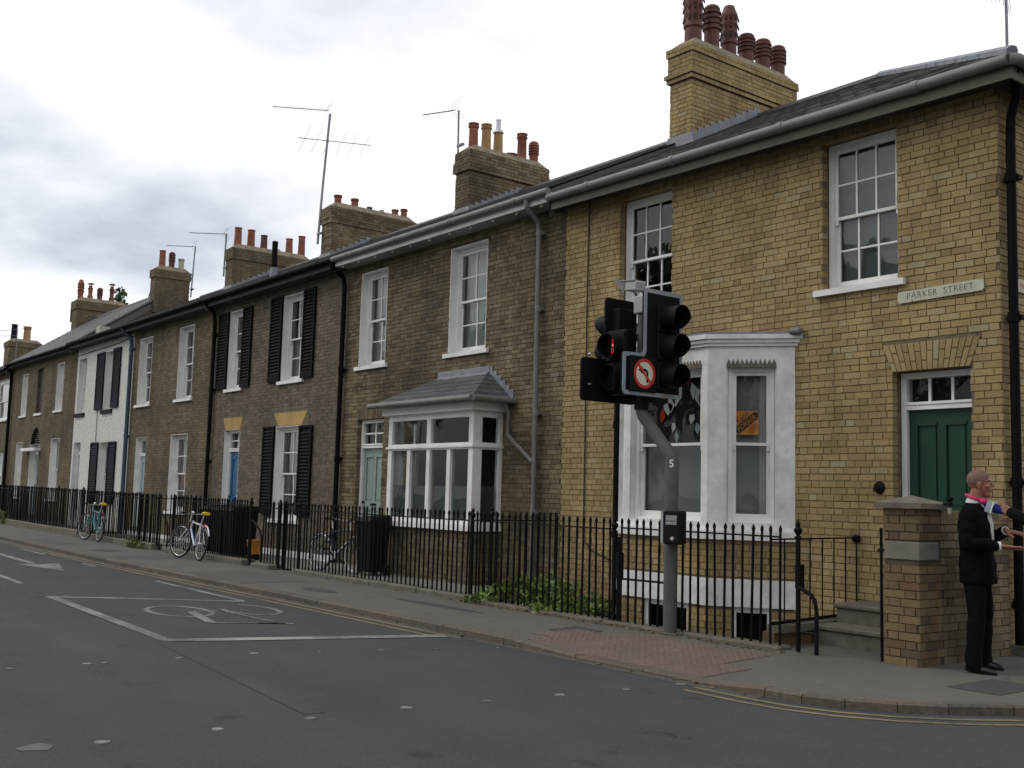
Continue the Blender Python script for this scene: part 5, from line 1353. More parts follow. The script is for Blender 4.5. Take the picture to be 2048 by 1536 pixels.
# ------------------------------------------------------------------ railings
BAR = {}
def bar_mesh(h, r=.0145, spear=True):
    k = (round(h, 2), r)
    if k not in BAR:
        m = MB(); h = k[0]
        m.lathe([(r, 0), (r, h - .075), (r * 1.35, h - .06), (r * 1.3, h - .035), (.001, h)] if spear else [(r, 0), (r, h)], n=6)
        BAR[k] = m.mesh('bar', 'iron', Vector((0, 0, 0)))
    return BAR[k]
def post_mesh(h, r=.024):
    k = ('post', round(h, 2))
    if k not in BAR:
        m = MB(); h = k[1]; b = h - .2
        m.lathe([(r, 0), (r, b), (r * 1.5, b + .005), (r * 1.5, b + .02), (r * .7, b + .03), (r * .9, b + .045), (r * 1.65, b + .07), (r * 1.75, b + .095), (r * .9, b + .115), (r * .6, b + .125), (r * 1.15, b + .145), (r * .9, b + .16), (r * .45, b + .175), (.001, b + .2)], n=10)
        BAR[k] = m.mesh('post', 'iron', Vector((0, 0, 0)), smooth=True)
    return BAR[k]
def railing(name, label, runs, group=None, cat='railing', base=None):
    """runs: (p0, p1, z0, zrail, ztop, spacing, posts)"""
    p = runs[0][0]
    t = thing(name, label, cat, (p[0], p[1], 0.0), group)
    for p0, p1, z0, zr, zt, sp, posts in runs:
        a = Vector((p0[0], p0[1], 0)); b = Vector((p1[0], p1[1], 0)); L = (b - a).length; n = max(1, int(L / sp))
        z0f = z0 if callable(z0) else (lambda x, z=z0: z)
        zrf = (lambda x: zr + gz(x)); ztf = (lambda x: zt + gz(x))
        for i in range(n + 1):
            q = a.lerp(b, i / n)
            zb = z0f(q.x); o_ = inst('bar', bar_mesh(ztf(q.x) - zb), t, (q.x + random.uniform(-.006, .006), q.y + random.uniform(-.004, .004), zb - .02))
            o_.rotation_euler = (random.gauss(0, .006), random.gauss(0, .007), random.uniform(0, 1))
        m = MB(); d = (b - a).normalized(); e = Vector((-d.y, d.x, 0)) * .019
        for zz in ((zrf,),):
            f = zz[0]; k = max(1, int(L / 4))
            for i in range(k):
                u, v = a.lerp(b, i / k), a.lerp(b, (i + 1) / k)
                vs = [(w_.x, w_.y, f(w_.x) + dz) for dz in (-.008, .008) for w_ in (u - e, v - e, v + e, u + e)]
                m.hexa(vs)
        m.build('rail', 'iron', t)
        for (px, py, h) in posts:
            zb = z0f(px) if callable(z0) else z0
            inst('post', post_mesh(h), t, (px, py, zb - .02))
    return t
FY = -1.85
f1 = railing('railing', 'black spear topped railing in front of the yellow corner house', [
    ((-6.42, FY), (-3.82, FY), 0.0, 1.09, 1.245, .122, [(-6.3, FY + .1, 1.33), (-6.6, FY, 1.30), (-3.755, FY, 1.27)]),
    ((-3.64, FY), (-1.36, FY), 0.03, 1.11, 1.255, .117, [(-1.14, FY, 1.29)])], 'front railings')
m = MB(); m.tube([(-3.69, FY + .02, 0), (-3.69, FY + .02, 1.0)], .03, 8); m.box(-3.72, -3.66, FY - .02, FY + .06, .52, .82); m.build('gate_stile', 'iron', f1)
m = MB(); m.tube([(-3.7, FY + .01, .52), (-2.78, FY + .01, .53)], .014, 6); m.build('rail', 'iron', f1)
m = MB(); m.tube([(-1.13, FY, .64), (-1.08, FY, .61), (-.99, FY, .57), (-.945, FY, .52), (-.925, FY, .42), (-.925, FY, 0)], .021, 8); m.build('stay', 'iron', f1, smooth=True)
m = MB(); m.box(-1.17, -1.11, FY - .01, FY + .06, .62, .85); m.build('lock_box', 'iron', f1)
m = MB(); m.tube([(-1.15, FY, .2), (-.93, FY, .2)], .012, 6); m.build('rail', 'iron', f1)
sr = railing('side_railing', 'plain topped railing beside the steps to the green door', [((-1.47, FY), (-1.72, -.02), .24, 1.08, 1.09, .24, [])], 'front railings')
for o in [c for c in sr.children if c.name.startswith('bar')]: o.data = bar_mesh(.86, .0085, False); o.location.z = .22
m = MB(); m.tube([(-1.47, FY, .24), (-1.72, -.02, .24)], .018, 6); m.build('rail', 'iron', sr)
m = MB(); m.lathe([(.02, -.06), (.045, -.05), (.045, 0)], (-1.72, 0, 1.07), 10, 'y'); m.build('wall_fixing', 'iron', sr)
railing('dividing_railing', 'black railing dividing the ivy bed from the yard of the brown bay house', [((-6.78, FY + .1), (-6.93, -.06), .02, 1.09, 1.245, .117, [])], 'front railings')
railing('railing', 'black railing in front of the brown house with the box bay', [((-11.72, FY), (-6.72, FY), .06, 1.09, 1.245, .1185, [(-11.78, FY, 1.26)])], 'front railings')
railing('railing', 'short black gate railing between two stone blocks by the sage door', [((-13.25, FY), (-11.95, FY + .02), .05, 1.1, 1.255, .118, [(-12.56, FY, 1.25), (-12.44, FY + .05, 1.24)])], 'front railings')
railing('railing', 'black railing in front of the house with black shutters', [((-17.7, FY), (-13.86, FY), .10, 1.13, 1.27, .118, [(-13.8, FY, 1.22), (-17.8, FY, 1.22)])], 'front railings')
railing('railing', 'black railing in front of the house with the pale blue door', [((-24.2, FY), (-18.75, FY), lambda x: .12 + gz(x), 1.14, 1.28, .118, [(-18.7, FY, 1.2), (-24.3, FY, 1.2)])], 'front railings')
railing('railing', 'black railing in front of the white painted house', [((-32.2, FY), (-24.5, FY), lambda x: .16 + gz(x), 1.15, 1.29, .118, [(-24.4, FY, 1.2), (-26.7, FY, 1.2)])], 'front railings')
railing('railing', 'far black railing in front of the house with the arched doorway', [((-44.0, FY), (-32.35, FY), lambda x: .16 + gz(x), 1.15, 1.29, .118, [(-36, FY, 1.2), (-38.3, FY, 1.2)])], 'front railings')
for x0, x1, lab in ((-26.3, -24.9, 'low dividing railing beside the blue grey downpipe'), (-20.45, -20.3, 'low dividing railing beside the shuttered house')):
    railing('dividing_railing', lab, [((x1 + .0, FY + .15), (x1 - .05, -.1), .1, 1.13, 1.26, .12, [])], 'front railings')
for xg, lab in ((-18.3, 'curved iron handrail beside the steps of the shuttered house'), (-13.5, 'curved iron handrail beside the sage door path')):
    t = thing('handrail', lab, 'handrail', (xg, FY, 0.0))
    m = MB(); m.tube([(xg - .25, FY, .85), (xg - .1, FY, .80), (xg + .12, FY, .68), (xg + .2, FY, .56), (xg + .22, FY, .4), (xg + .22, FY, .02)], .02, 8); m.build('rail', 'iron', t, smooth=True)
    m = MB(); m.tube([(xg - .25, FY, .85), (xg - .25, FY, .0)], .02, 8); m.build('post', 'iron', t, smooth=True)
# low plinths under the railings
def plinth(x0, x1, zt, m_, label, y0=-1.98, y1=-1.72, zb=-.3, n=None):
    t = thing('plinth_wall', label, 'low wall', ((x0 + x1) / 2, (y0 + y1) / 2, 0.0))
    n = n or max(1, int((x1 - x0) / 1.2)); L = (x1 - x0) / n
    for i in range(n):
        a, b = x0 + i * L + .004, x0 + (i + 1) * L - .004; dz = random.uniform(-.006, .006)
        mb = MB(); mb.cbox(a, b, y0 + random.uniform(-.006, .006), y1, zb, zt + gz((a + b) / 2) + dz, .018)
        mb.build('coping_stone', m_, t)
    return t
plinth(-6.42, -1.3, .035, 'concrete', 'rough low plinth under the corner house railing', y0=-1.95, zb=-.55)
plinth(-11.78, -6.45, .075, 'concrete', 'low concrete plinth in front of the brown bay house')
plinth(-13.32, -12.55, .085, 'concrete', 'single stone block beside the gate of the brown bay house', y0=-2.04, n=1)
plinth(-17.75, -13.77, .11, 'concrete', 'low plinth in front of the black shuttered house', y0=-2.0)
plinth(-24.25, -18.7, .13, 'concrete', 'low plinth in front of the pale blue door house')
plinth(-33.0, -24.35, .17, 'stone', 'low stone plinth in front of the white painted house')
plinth(-50, -33.05, .17, 'stone', 'farthest low stone plinth at the edge of view')

# ------------------------------------------------------------------ gate pier, garden wall, steps
gp = thing('gate_pier', 'stout brick gate pier with a low pyramid stone cap beside the man', 'gate pier', (-.145, -1.45, 0))
PT = face_T((-.33, -1.64), (.04, -1.64)); PS = face_T((.04, -1.64), (.04, -1.27)); PL = face_T((-.33, -1.27), (-.33, -1.64))
core = MB(); core.box(-.32, .03, -1.63, -1.27, -.1, 1.43); core.build('core', 'mortar_grey', gp)
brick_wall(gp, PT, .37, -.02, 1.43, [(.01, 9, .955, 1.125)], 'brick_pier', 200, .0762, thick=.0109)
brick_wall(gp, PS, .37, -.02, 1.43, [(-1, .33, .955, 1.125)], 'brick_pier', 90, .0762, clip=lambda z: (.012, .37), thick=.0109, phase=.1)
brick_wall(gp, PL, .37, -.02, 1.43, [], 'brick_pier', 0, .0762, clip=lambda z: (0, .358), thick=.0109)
m = MB(); m.cbox(-.315, .044, -1.645, -1.31, .957, 1.123, .008); m.build('rendered_patch', 'patch', gp)
m = MB()
x0, x1, y0, y1 = -.385, .095, -1.70, -1.21
m.box(x0, x1, y0, y1, 1.432, 1.482, skip='t'); m.add([(x0, y0, 1.482), (x1, y0, 1.482), (x1, y1, 1.482), (x0, y1, 1.482), ((x0 + x1) / 2, (y0 + y1) / 2, 1.555)], [(0, 1, 4), (1, 2, 4), (2, 3, 4), (3, 0, 4)])
m.build('cap_stone', 'stone', gp)
m = MB(); m.tube([(-.37, -1.61, 0), (-.37, -1.61, 1.24)], .014, 6); m.box(-.40, -.33, -1.625, -1.595, 1.02, 1.045); m.build('hinge_bar', 'iron', gp)
m = MB(); m.lathe([(.035, 0), (.03, .03), (.02, .05), (.035, .06), (.035, .085)], (.15, -1.3, 1.46), 10); m.box(.08, .15, -1.31, -1.29, 1.47, 1.49); m.build('metal_fitting', 'iron', gp)  # small black metal fitting at the right edge of the cap
m = MB(); m.lathe([(.016, 0), (.02, .045), (.012, .06)], (.15, -1.3, 1.39), 8); m.build('knob', 'pale_pot', gp)
gw = thing('garden_wall', 'dark brick garden wall running back from the pier behind the man', 'garden wall', (-.07, -.63, 0))
m = MB(); m.box(-.17, .03, -1.265, -.002, -.1, 1.41); m.build('core', 'mortar_grey', gw)
GW = face_T((.04, -1.265), (.04, -.002))
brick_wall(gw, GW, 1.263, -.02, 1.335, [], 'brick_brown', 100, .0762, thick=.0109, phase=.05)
m = MB(T=GW); n = 12
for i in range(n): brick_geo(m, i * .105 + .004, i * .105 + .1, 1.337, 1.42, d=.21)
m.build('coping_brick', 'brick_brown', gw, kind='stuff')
st = thing('door_steps', 'stone steps up to the dark green front door', 'steps', (-.85, -.6, 0))
for y0, z in ((-1.12, .2), (-.72, .40)):
    m = MB(); m.cbox(-1.5, -.19, y0, -.002 if z > .3 else -.73, -.1, z - .05, .01); m.build('riser', 'concrete', st)
    m = MB(); m.cbox(-1.52, -.185, y0 - .03, -.002 if z > .3 else -.72, z - .05, z, .012); m.build('tread', 'concrete', st)
sw_ = thing('side_plinth', 'stone edged brick base below the step railing', 'low wall', (-1.62, -.9, 0))
for i in range(4):
    a, b = -1.72 + i * .43, -1.72 + (i + 1) * .43 - .01
    m = MB(); m.hexa([(-1.50 - .13 * (i / 4) - .12, a, .14), (-1.50 - .13 * (i / 4) + .06, a, .14), (-1.53 - .13 * (i / 4) + .06, b, .14), (-1.53 - .13 * (i / 4) - .12, b, .14), (-1.50 - .13 * (i / 4) - .12, a, .215), (-1.50 - .13 * (i / 4) + .06, a, .215), (-1.53 - .13 * (i / 4) + .06, b, .215), (-1.53 - .13 * (i / 4) - .12, b, .215)]); m.build('coping_stone', 'stone', sw_)
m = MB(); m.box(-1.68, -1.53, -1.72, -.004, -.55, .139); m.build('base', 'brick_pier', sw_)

# ------------------------------------------------------------------ plants
def leaves(mb, n, fpos, s0, s1, flat=.5):
    for i in range(n):
        p = Vector(fpos()); s = random.uniform(s0, s1)
        d = Vector((random.gauss(0, 1), random.gauss(0, 1), random.gauss(0, 1) * flat + .2)).normalized()
        u = d.cross(Vector((random.gauss(0, 1), random.gauss(0, 1), random.gauss(0, 1)))).normalized(); v = d.cross(u)
        mb.add([p, p + u * s * .5 + v * s * .35 + d * s * .08, p + u * s, p + u * s * .5 - v * s * .35 + d * s * .08], [(0, 1, 2), (0, 2, 3)], random.random() + .001)
iv = thing('ivy', 'bright green ivy spilling through the railing at the wall foot', 'plant', (-5.4, -1.6, 0))
m = MB()
cl = [(-6.35 + random.random() ** 1.25 * 1.75, random.uniform(-1.98, -.9)) for _ in range(60)]
def ivp():
    c = random.choice(cl); x = c[0] + random.gauss(0, .1); y = min(-.2, max(-2.08, c[1] + random.gauss(0, .09)))
    h = .26 * max(0.08, 1 - abs(x + 5.8) / 1.3) * (1 if y > -1.9 else .5) + .02
    return (x, y, .02 + random.random() ** .8 * h + (.12 if -6.1 < x < -5.3 and y > -1.7 else 0) * random.random())
leaves(m, 2300, ivp, .04, .095)
m.build('foliage', 'leaf', iv, kind='stuff')
m = MB()
for c in cl[:24]: m.tube([(c[0], c[1], -.02), (c[0] + .1, c[1] - .05, .08), (c[0] + .22, c[1] - .04, .05)], .005, 4)
m.build('stem', 'bark', iv, kind='stuff')
for (x, y, hh, n, lab) in ((-32.2, -2.05, .4, 90, 'weed tuft growing against the far stone plinth'), (-19.4, -2.1, .16, 160, 'dry weeds at the foot of the plinth by the silver bicycle')):
    t = thing('weed', lab, 'plant', (x, y, 0)); m = MB()
    leaves(m, n, lambda: (x + random.gauss(0, .25 if hh < .3 else .1), y + random.gauss(0, .04), gz(x) + random.random() * hh), .05, .11, .3)
    m.build('foliage', 'weed', t, kind='stuff')
def tree(name, label, loc, h, cr, n, s, trunk_r=.2, seed=1, group=None, flat=.8, mleaf='leaf_tree'):
    rs = random.getstate(); random.seed(seed)
    t = thing(name, label, 'tree', loc, group)
    x, y, z = loc; m = MB()
    m.tube([(x, y, z - .1), (x + .05, y, z + h * .25), (x - .1, y + .05, z + h * .5), (x, y, z + h * .8)], [trunk_r, trunk_r * .8, trunk_r * .6, trunk_r * .2], 8)
    tips = []
    for k in range(9):
        a = k * 2.4; zz = z + h * (.3 + .05 * k); L = cr * random.uniform(.6, .95)
        e = (x + L * cos(a), y + L * sin(a), zz + h * random.uniform(.12, .3)); tips.append(e)
        m.tube([(x, y, zz), (x + L * .5 * cos(a), y + L * .5 * sin(a), zz + h * .1), e], [trunk_r * .4, trunk_r * .25, .02], 6)
    m.build('trunk', 'bark', t)
    cl = []
    for k in range(46):
        d = Vector((random.gauss(0, 1), random.gauss(0, 1), random.gauss(0, 1))).normalized() * random.uniform(.35, 1) 
        cl.append((Vector((x + d.x * cr, y + d.y * cr, z + h * .64 + d.z * h * .34)), random.uniform(.14, .26) * cr))
    def fp():
        c, r = random.choice(cl); d = Vector((random.gauss(0, 1), random.gauss(0, 1), random.gauss(0, 1) * flat)).normalized() * r * random.uniform(.5, 1.1)
        return c + d
    m = MB(); leaves(m, n, fp, s * .7, s * 1.3)
    m.build('crown', mleaf, t, kind='stuff')
    random.setstate(rs)
    return t
tree('tree', 'leafy tree top just showing beside a far chimney', (-71.0, 14.5, .0), 16.2, 2.4, 2600, .3, .3, 3)
for i, (x, y, h, cr) in enumerate([(-10.5, -27, 13, 4.6), (-21, -29, 12.0, 4.6), (-31, -28, 15.5, 5.2), (-42, -30, 16, 5.5), (-55, -29, 15, 5.5), (2, -28, 13, 5), (13, -25, 12, 5), (19, -8, 11, 4.5), (18, 6, 12, 5)]):  # last four stand out of view, added to cut ambient light on the fronts
    tree('tree', ['round crowned tree across the road opposite the corner', 'tallest near tree across the road', 'small tree across the road opposite the white house', 'broad tree across the road farther along', 'last tree across the road', 'unseen tall tree behind the junction, added to dim the sky light', 'unseen tree behind the junction nearer the side street, added to dim the sky light', 'unseen tree across the side street near the junction, added to block light', 'unseen tree across the side street beside the yellow house, added to block light'][i], (x, y, 0), h, cr, 3600, .6, .28, 20 + i, 'trees across the road')

# ------------------------------------------------------------------ bins and small things by the doors
def bin_(x, y, z, h, w_, label, rot=0.0, group='black wheelie bins'):
    t = thing('wheelie_bin', label, 'bin', (x, y, z), group, rot, local=True)
    m = MB(); a, b = w_ * .42, w_ * .5; m.hexa([(-a, -a, .06), (a, -a, .06), (a, a, .06), (-a, a, .06), (-b, -b, h * .9), (b, -b, h * .9), (b, b, h * .9), (-b, b, h * .9)]); m.build('body', 'bin', t)
    m = MB(); m.hexa([(-b * 1.06, -b * 1.1, h * .902), (b * 1.06, -b * 1.1, h * .902), (b * 1.06, b * 1.06, h * .902), (-b * 1.06, b * 1.06, h * .902), (-b * .9, -b * .95, h * .97), (b * .9, -b * .95, h * .97), (b * .95, b * 1.0, h), (-b * .95, b * 1.0, h)]); m.build('lid', 'bin', t)
    for s in (-1, 1):
        m = MB(); m.lathe([(.09, -.02), (.09, .02)], (s * a, a, .09), 12, 'x'); m.build('wheel', 'tyre', t)
    m = MB(); m.tube([(-b * .7, b * 1.12, h * .92), (b * .7, b * 1.12, h * .92)], .014, 6); m.build('handle', 'bin', t)
bin_(-10.72, -.98, .02, 1.02, .42, 'wheelie bin standing between the sage door and the box bay', .1)
bin_(-15.85, -1.15, .02, 1.06, .56, 'right hand bin of the row behind the shuttered house railing')
bin_(-16.48, -1.15, .02, 1.06, .56, 'middle bin of the row behind the shuttered house railing')
bin_(-17.10, -1.15, .02, 1.06, .56, 'left hand bin of the row behind the shuttered house railing')
ob = thing('recycling_box', 'small orange plastic tub on the shuttered house path behind railings', 'box', (-15.0, -1.2, .02))
m = MB(); m.hexa([(-15.10, -1.28, .13), (-14.90, -1.28, .13), (-14.90, -1.12, .13), (-15.10, -1.12, .13), (-15.13, -1.31, .40), (-14.87, -1.31, .40), (-14.87, -1.09, .40), (-15.13, -1.09, .40)], 0, 't'); m.build('tub', 'orange_pot', ob)
m = MB(); m.box(-15.14, -14.86, -1.32, -1.08, .39, .415); m.build('rim', 'orange_pot', ob)
m = MB(); m.box(-15.1, -14.9, -1.28, -1.12, .02, .13); m.build('foot', 'bin', ob)

# ------------------------------------------------------------------ aerials
def aerial(label, mast, booms, r=.022):
    t = thing('aerial', label, 'aerial', mast[0], 'roof aerials')
    m = MB(); m.tube(mast, r, 8); m.build('mast', 'aerial', t)
    for kind, a, b, n, el, ev in booms:
        a = Vector(a); b = Vector(b); ev = Vector(ev)
        m = MB(); m.tube([a, b], .011, 6); bm_ = m.build('boom', 'aerial', t)
        for i in range(n):
            q = a.lerp(b, (i + .5) / n); L = el * (1 - .25 * i / n)
            m = MB(); m.tube([q - ev * L / 2, q + ev * L / 2], .005, 4); m.build('element', 'aerial', bm_)
        if kind == 'uhf':
            d = (b - a).normalized(); q = a
            m = MB()
            for s in (-1, 1):
                for k in range(4):
                    c = q + ev.cross(d).normalized() * s * (.05 + .05 * k) - d * .03 * k
                    m.tube([c - ev * .2, c + ev * .2], .004, 4)
            m.build('reflector', 'aerial', bm_)
    m = MB(); m.box(mast[0][0] - .03, mast[0][0] + .2, mast[0][1] - .03, mast[0][1] + .03, mast[0][2] + .25, mast[0][2] + .3); m.build('bracket', 'aerial', t)
Xv = (1, 0, 0)
aerial('tall mast with two aerials beside the third chimney', [(-20.72, 2.86, 8.2), (-20.68, 2.92, 9.9), (-20.6, 3.0, 11.9)], [('uhf', (-20.6, 2.95, 11.98), (-20.6, 1.27, 11.68), 16, .28, (.9, .0, .1)), ('vhf', (-20.6, 2.07, 11.0), (-20.6, 4.34, 11.3), 6, .9, (.75, 0.0, .66))], .035)
aerial('single aerial on a thin mast behind the brown house chimney', [(-13.9, 2.74, 9.0), (-13.9, 2.72, 10.1)], [('uhf', (-13.9, 2.62, 10.08), (-13.9, 1.77, 9.76), 10, .22, Xv)])
aerial('aerial with crossed reflector left of the fourth chimney', [(-27.0, 2.82, 8.2), (-27, 2.84, 9.6)], [('uhf', (-27, 2.8, 9.58), (-27, 1.61, 9.42), 12, .25, Xv)], .03)
aerial('aerial on the gable chimney above the white house', [(-32.05, 3.72, 8.3), (-32.1, 3.8, 10.2)], [('uhf', (-32.1, 3.75, 10.18), (-32.1, 2.74, 10.06), 11, .25, Xv)], .028)
aerial('leftmost roof aerial with two booms at the edge of view', [(-43, .5, 6.3), (-43, .48, 7.95)], [('uhf', (-43, .48, 7.88), (-43, -.6, 7.7), 8, .25, Xv), ('uhf', (-43, .48, 7.62), (-43, -.6, 7.48), 8, .25, Xv)], .02)
aerial('steel masted aerial above the hip at the top right corner', [(-2.0, 4.2, 7.7), (-2.0, 4.2, 8.95)], [('uhf', (-2.05, 4.2, 8.93), (-1.5, 3.9, 8.98), 9, .5, (.25, -.6, -.75))], .022)

# ------------------------------------------------------------------ traffic signal
TL = thing('traffic_light', 'black traffic signal on a cranked grey pole with no left turn sign', 'traffic light', (-2.74, -1.97, 0))
m = MB(); m.tube([(-2.74, -1.97, -.05), (-2.74, -1.97, 1.86), (-2.745, -1.97, 1.93), (-3.20, -1.97, 2.40), (-3.225, -1.97, 2.46), (-3.225, -1.97, 3.78)], [.076, .076, .072, .068, .064, .058], 14)
m.build('pole', 'pole_grey', TL, smooth=True)
m = MB(); m.lathe([(.10, -.02), (.10, .012), (.078, .02)], (-2.74, -1.97, 0), 14); m.build('base_collar', 'concrete', TL)
m = MB(); m.lathe([(.085, 0), (.085, .14), (.06, .15)], (-3.225, -1.97, 2.47), 12); m.build('pole_collar', 'signal_black', TL)
vd = (CAM - Vector((-2.74, -1.97, 1.85))); vd.z = 0; vd.normalize()
T5_ = Matrix.Translation(Vector((-2.745, -1.97, 1.845)) + vd * .0775) @ Matrix(((-vd.y, 0, vd.x, 0), (vd.x, 0, vd.y, 0), (0, 1, 0, 0), (0, 0, 0, 1)))
lay_text('number', '5', .115, 'white_text', TL, T5_, offset=.002)
def board(poly, x, nx, name='backing_board'):
    """poly in (y, z); nx +1 faces +x"""
    m = MB(); m.prism(poly, x - .012, x + .012, 'x'); return m.build(name, 'signal_black', TL)
def rounded(pts, r=.05):
    out = []
    n = len(pts)
    for i in range(n):
        a, b, c = Vector(pts[i - 1]), Vector(pts[i]), Vector(pts[(i + 1) % n])
        d1 = (a - b).normalized(); d2 = (c - b).normalized()
        p, q = b + d1 * r, b + d2 * r
        for k in range(5):
            t = k / 4; out.append(tuple((p * (1 - t) ** 2 + b * 2 * t * (1 - t) + q * t ** 2)))
    return out
def border(poly, x, wd, t=.004):
    n = len(poly); c = [Vector(p) for p in poly]; inn = []
    for i in range(n):
        d = (c[(i + 1) % n] - c[i - 1]).normalized(); inn.append(c[i] + Vector((-d.y, d.x)) * wd)
    m = MB(); vs = [(x, p.x, p.y) for p in c] + [(x, p.x, p.y) for p in inn] + [(x + t, p.x, p.y) for p in c] + [(x + t, p.x, p.y) for p in inn]
    fs = []
    for i in range(n):
        j = (i + 1) % n; fs += [(2 * n + i, 2 * n + j, 3 * n + j, 3 * n + i), (i, j, 2 * n + j, 2 * n + i), (n + j, n + i, 3 * n + i, 3 * n + j)]
    m.add(vs, fs); return m
# head facing the junction (+x)
bx = -3.0
pv = rounded([(-2.51, 2.60), (-1.56, 2.60), (-1.56, 3.83), (-2.19, 3.83), (-2.19, 3.075), (-2.51, 3.075)], .055)
bd = board(pv, bx, 1)
m = border(pv, bx + .0125, .048); m.build('border', 'signal_border', bd)
def visor(parent, c, ax, r=.135, L=.24, m_='signal_black', cut=.35):
    """hooded visor: open tube, lower front cut back"""
    mb = MB(); n = 20; vs = []
    ax = Vector(ax); up = Vector((0, 0, 1)); sd = up.cross(ax)
    for ring_, rr in ((0, r), (1, r), (2, r - .006), (3, r - .006)):
        for k in range(n):
            a = 2 * pi * k / n; Lk = L * (1 - cut * max(0, -sin(a)) ** 1.0) if ring_ in (1, 2) else 0.0
            vs.append(Vector(c) + sd * (cos(a) * rr) + up * (sin(a) * rr) + ax * Lk)
    fs = []
    for i in range(3):
        for k in range(n):
            k2 = (k + 1) % n; fs.append((i * n + k, i * n + k2, (i + 1) * n + k2, (i + 1) * n + k))
    mb.add(vs, fs); return mb.build('visor', m_, parent, smooth=True)
def lens(parent, c, ax, r=.125, m_='lens_dark'):
    mb = MB(); n = 18; ax = Vector(ax); up = Vector((0, 0, 1)); sd = up.cross(ax); vs = [Vector(c) + ax * .025]
    for k in range(n):
        a = 2 * pi * k / n; vs.append(Vector(c) + sd * cos(a) * r + up * sin(a) * r)
    mb.add(vs, [(0, 1 + k, 1 + (k + 1) % n) for k in range(n)]); return mb.build('lens', m_, parent, smooth=True)
def head(y, x, zs, ax, half=.155):
    m = MB(); s = ax[0]
    m.cbox(min(x, x - s * .17), max(x, x - s * .17), y - half, y + half, zs[-1] - .17, zs[0] + .17, .02); h = m.build('signal_head', 'signal_black', TL)
    for z in zs:
        m = MB(); m.cbox(min(x, x + s * .03), max(x, x + s * .03), y - half + .01, y + half - .01, z - .158, z + .158, .01); m.build('lamp_door', 'signal_black', h)
        lens(h, (x + s * .032, y, z), ax); visor(h, (x + s * .03, y, z), ax)
    return h
head(-1.84, bx + .015, (3.51, 3.18, 2.84), (1, 0, 0))
# regulatory box sign: no left turn
m = MB(); m.cbox(bx + .0, bx + .05, -2.42, -2.0, 2.64, 3.04, .012); sb = m.build('sign_box', 'signal_black', TL)
sc_ = (bx + .052, -2.205, 2.845)
def disc(r0, r1, x, m_, nm, parent, n=36):
    mb = MB(); c = Vector((x, sc_[1], sc_[2])); vs = []
    if r0 <= 0:
        vs = [(x, c.y + r1 * cos(2 * pi * k / n), c.z + r1 * sin(2 * pi * k / n)) for k in range(n)]; mb.add(vs, [tuple(range(n))])
    else:
        for rr in (r0, r1): vs += [(x, c.y + rr * cos(2 * pi * k / n), c.z + rr * sin(2 * pi * k / n)) for k in range(n)]
        mb.add(vs, [(k, n + k, n + (k + 1) % n, (k + 1) % n) for k in range(n)])
    return mb.build(nm, m_, parent)
disc(0, .165, sc_[0], 'sign_cream', 'disc', sb); disc(.132, .168, sc_[0] + .002, 'sign_red', 'ring', sb)
def sgn(poly, x, m_, nm):
    mb = MB(); vs = [(x, sc_[1] + a, sc_[2] + b) for a, b in poly]; mb.add(vs, [tuple(range(len(poly)))]); mb.build(nm, m_, sb)
arc = [(.005 + .055 * sin(pi / 2 * k / 6), .0 + .055 * cos(pi / 2 * k / 6)) for k in range(7)]
arci = [(.005 + .025 * sin(pi / 2 * k / 6), .0 + .025 * cos(pi / 2 * k / 6)) for k in range(6, -1, -1)]
sgn([(.03, -.10), (.06, -.10)] + arc[::-1] + [(-.03, .055), (-.03, .025)] + arci[::-1], sc_[0] + .0015, 'signal_black', 'arrow')
sgn([(-.095, .04), (-.03, .085), (-.03, -.005)], sc_[0] + .0015, 'signal_black', 'arrow_head')
d = .115; wv = .0155
sgn([(-d - wv * .7, d - wv * .7), (-d + wv * .7, d + wv * .7), (d + wv * .7, -d + wv * .7), (d - wv * .7, -d - wv * .7)], sc_[0] + .003, 'sign_red', 'slash')
# head facing up the street (-x), seen from behind
pb = rounded([(-2.56, 2.56), (-1.70, 2.56), (-1.70, 3.80), (-2.20, 3.80), (-2.20, 3.06), (-2.56, 3.06)], .05)
board(pb, -3.62, -1)
head(-1.96, -3.64, (3.50, 3.17, 2.84), (-1, 0, 0))
for z in (3.1, 2.75): 
    m = MB(); m.lathe([(.012, -.01), (.012, .03)], (-3.6, -2.45, z), 6, 'x'); m.build('bolt', 'steel', TL)
# pedestrian head facing across the road (-y)
m = MB(); m.cbox(-3.59, -3.26, -2.20, -2.03, 2.64, 3.39, .02); ph = m.build('pedestrian_head', 'signal_black', TL)
for z in (3.19, 2.83):
    m = MB(); m.cbox(-3.585, -3.265, -2.225, -2.19, z - .165, z + .165, .01); m.build('lamp_door', 'signal_black', ph)
    visor(ph, (-3.425, -2.22, z), (0, -1, 0), .145, .15 if z > 3 else .12)
    lens(ph, (-3.425, -2.226, z), (0, -1, 0), .13)
m = MB(); yy = -2.253; cx = -3.425; cz = 3.19
def ell(mb, x, z, a, b, n=10): mb.add([(x + a * cos(2 * pi * k / n), yy, z + b * sin(2 * pi * k / n)) for k in range(n)], [tuple(range(n))[::-1]])
ell(m, cx, cz + .072, .013, .017); ell(m, cx, cz + .022, .017, .028)
m.build('red_figure', 'lens_red', ph)
m = MB()
for s in (-1, 1): m.add([(cx + s * .003, yy, cz - .02), (cx + s * .017, yy, cz - .02), (cx + s * .022, yy, cz - .085), (cx + s * .009, yy, cz - .085)], [(0, 1, 2, 3) if s < 0 else (3, 2, 1, 0)])
m.build('red_figure', 'lens_red', ph)
m = MB(); yy -= .004; ell(m, cx + .012, cz + .012, .014, .014); m.build('bright_led', 'lens_hot', ph)
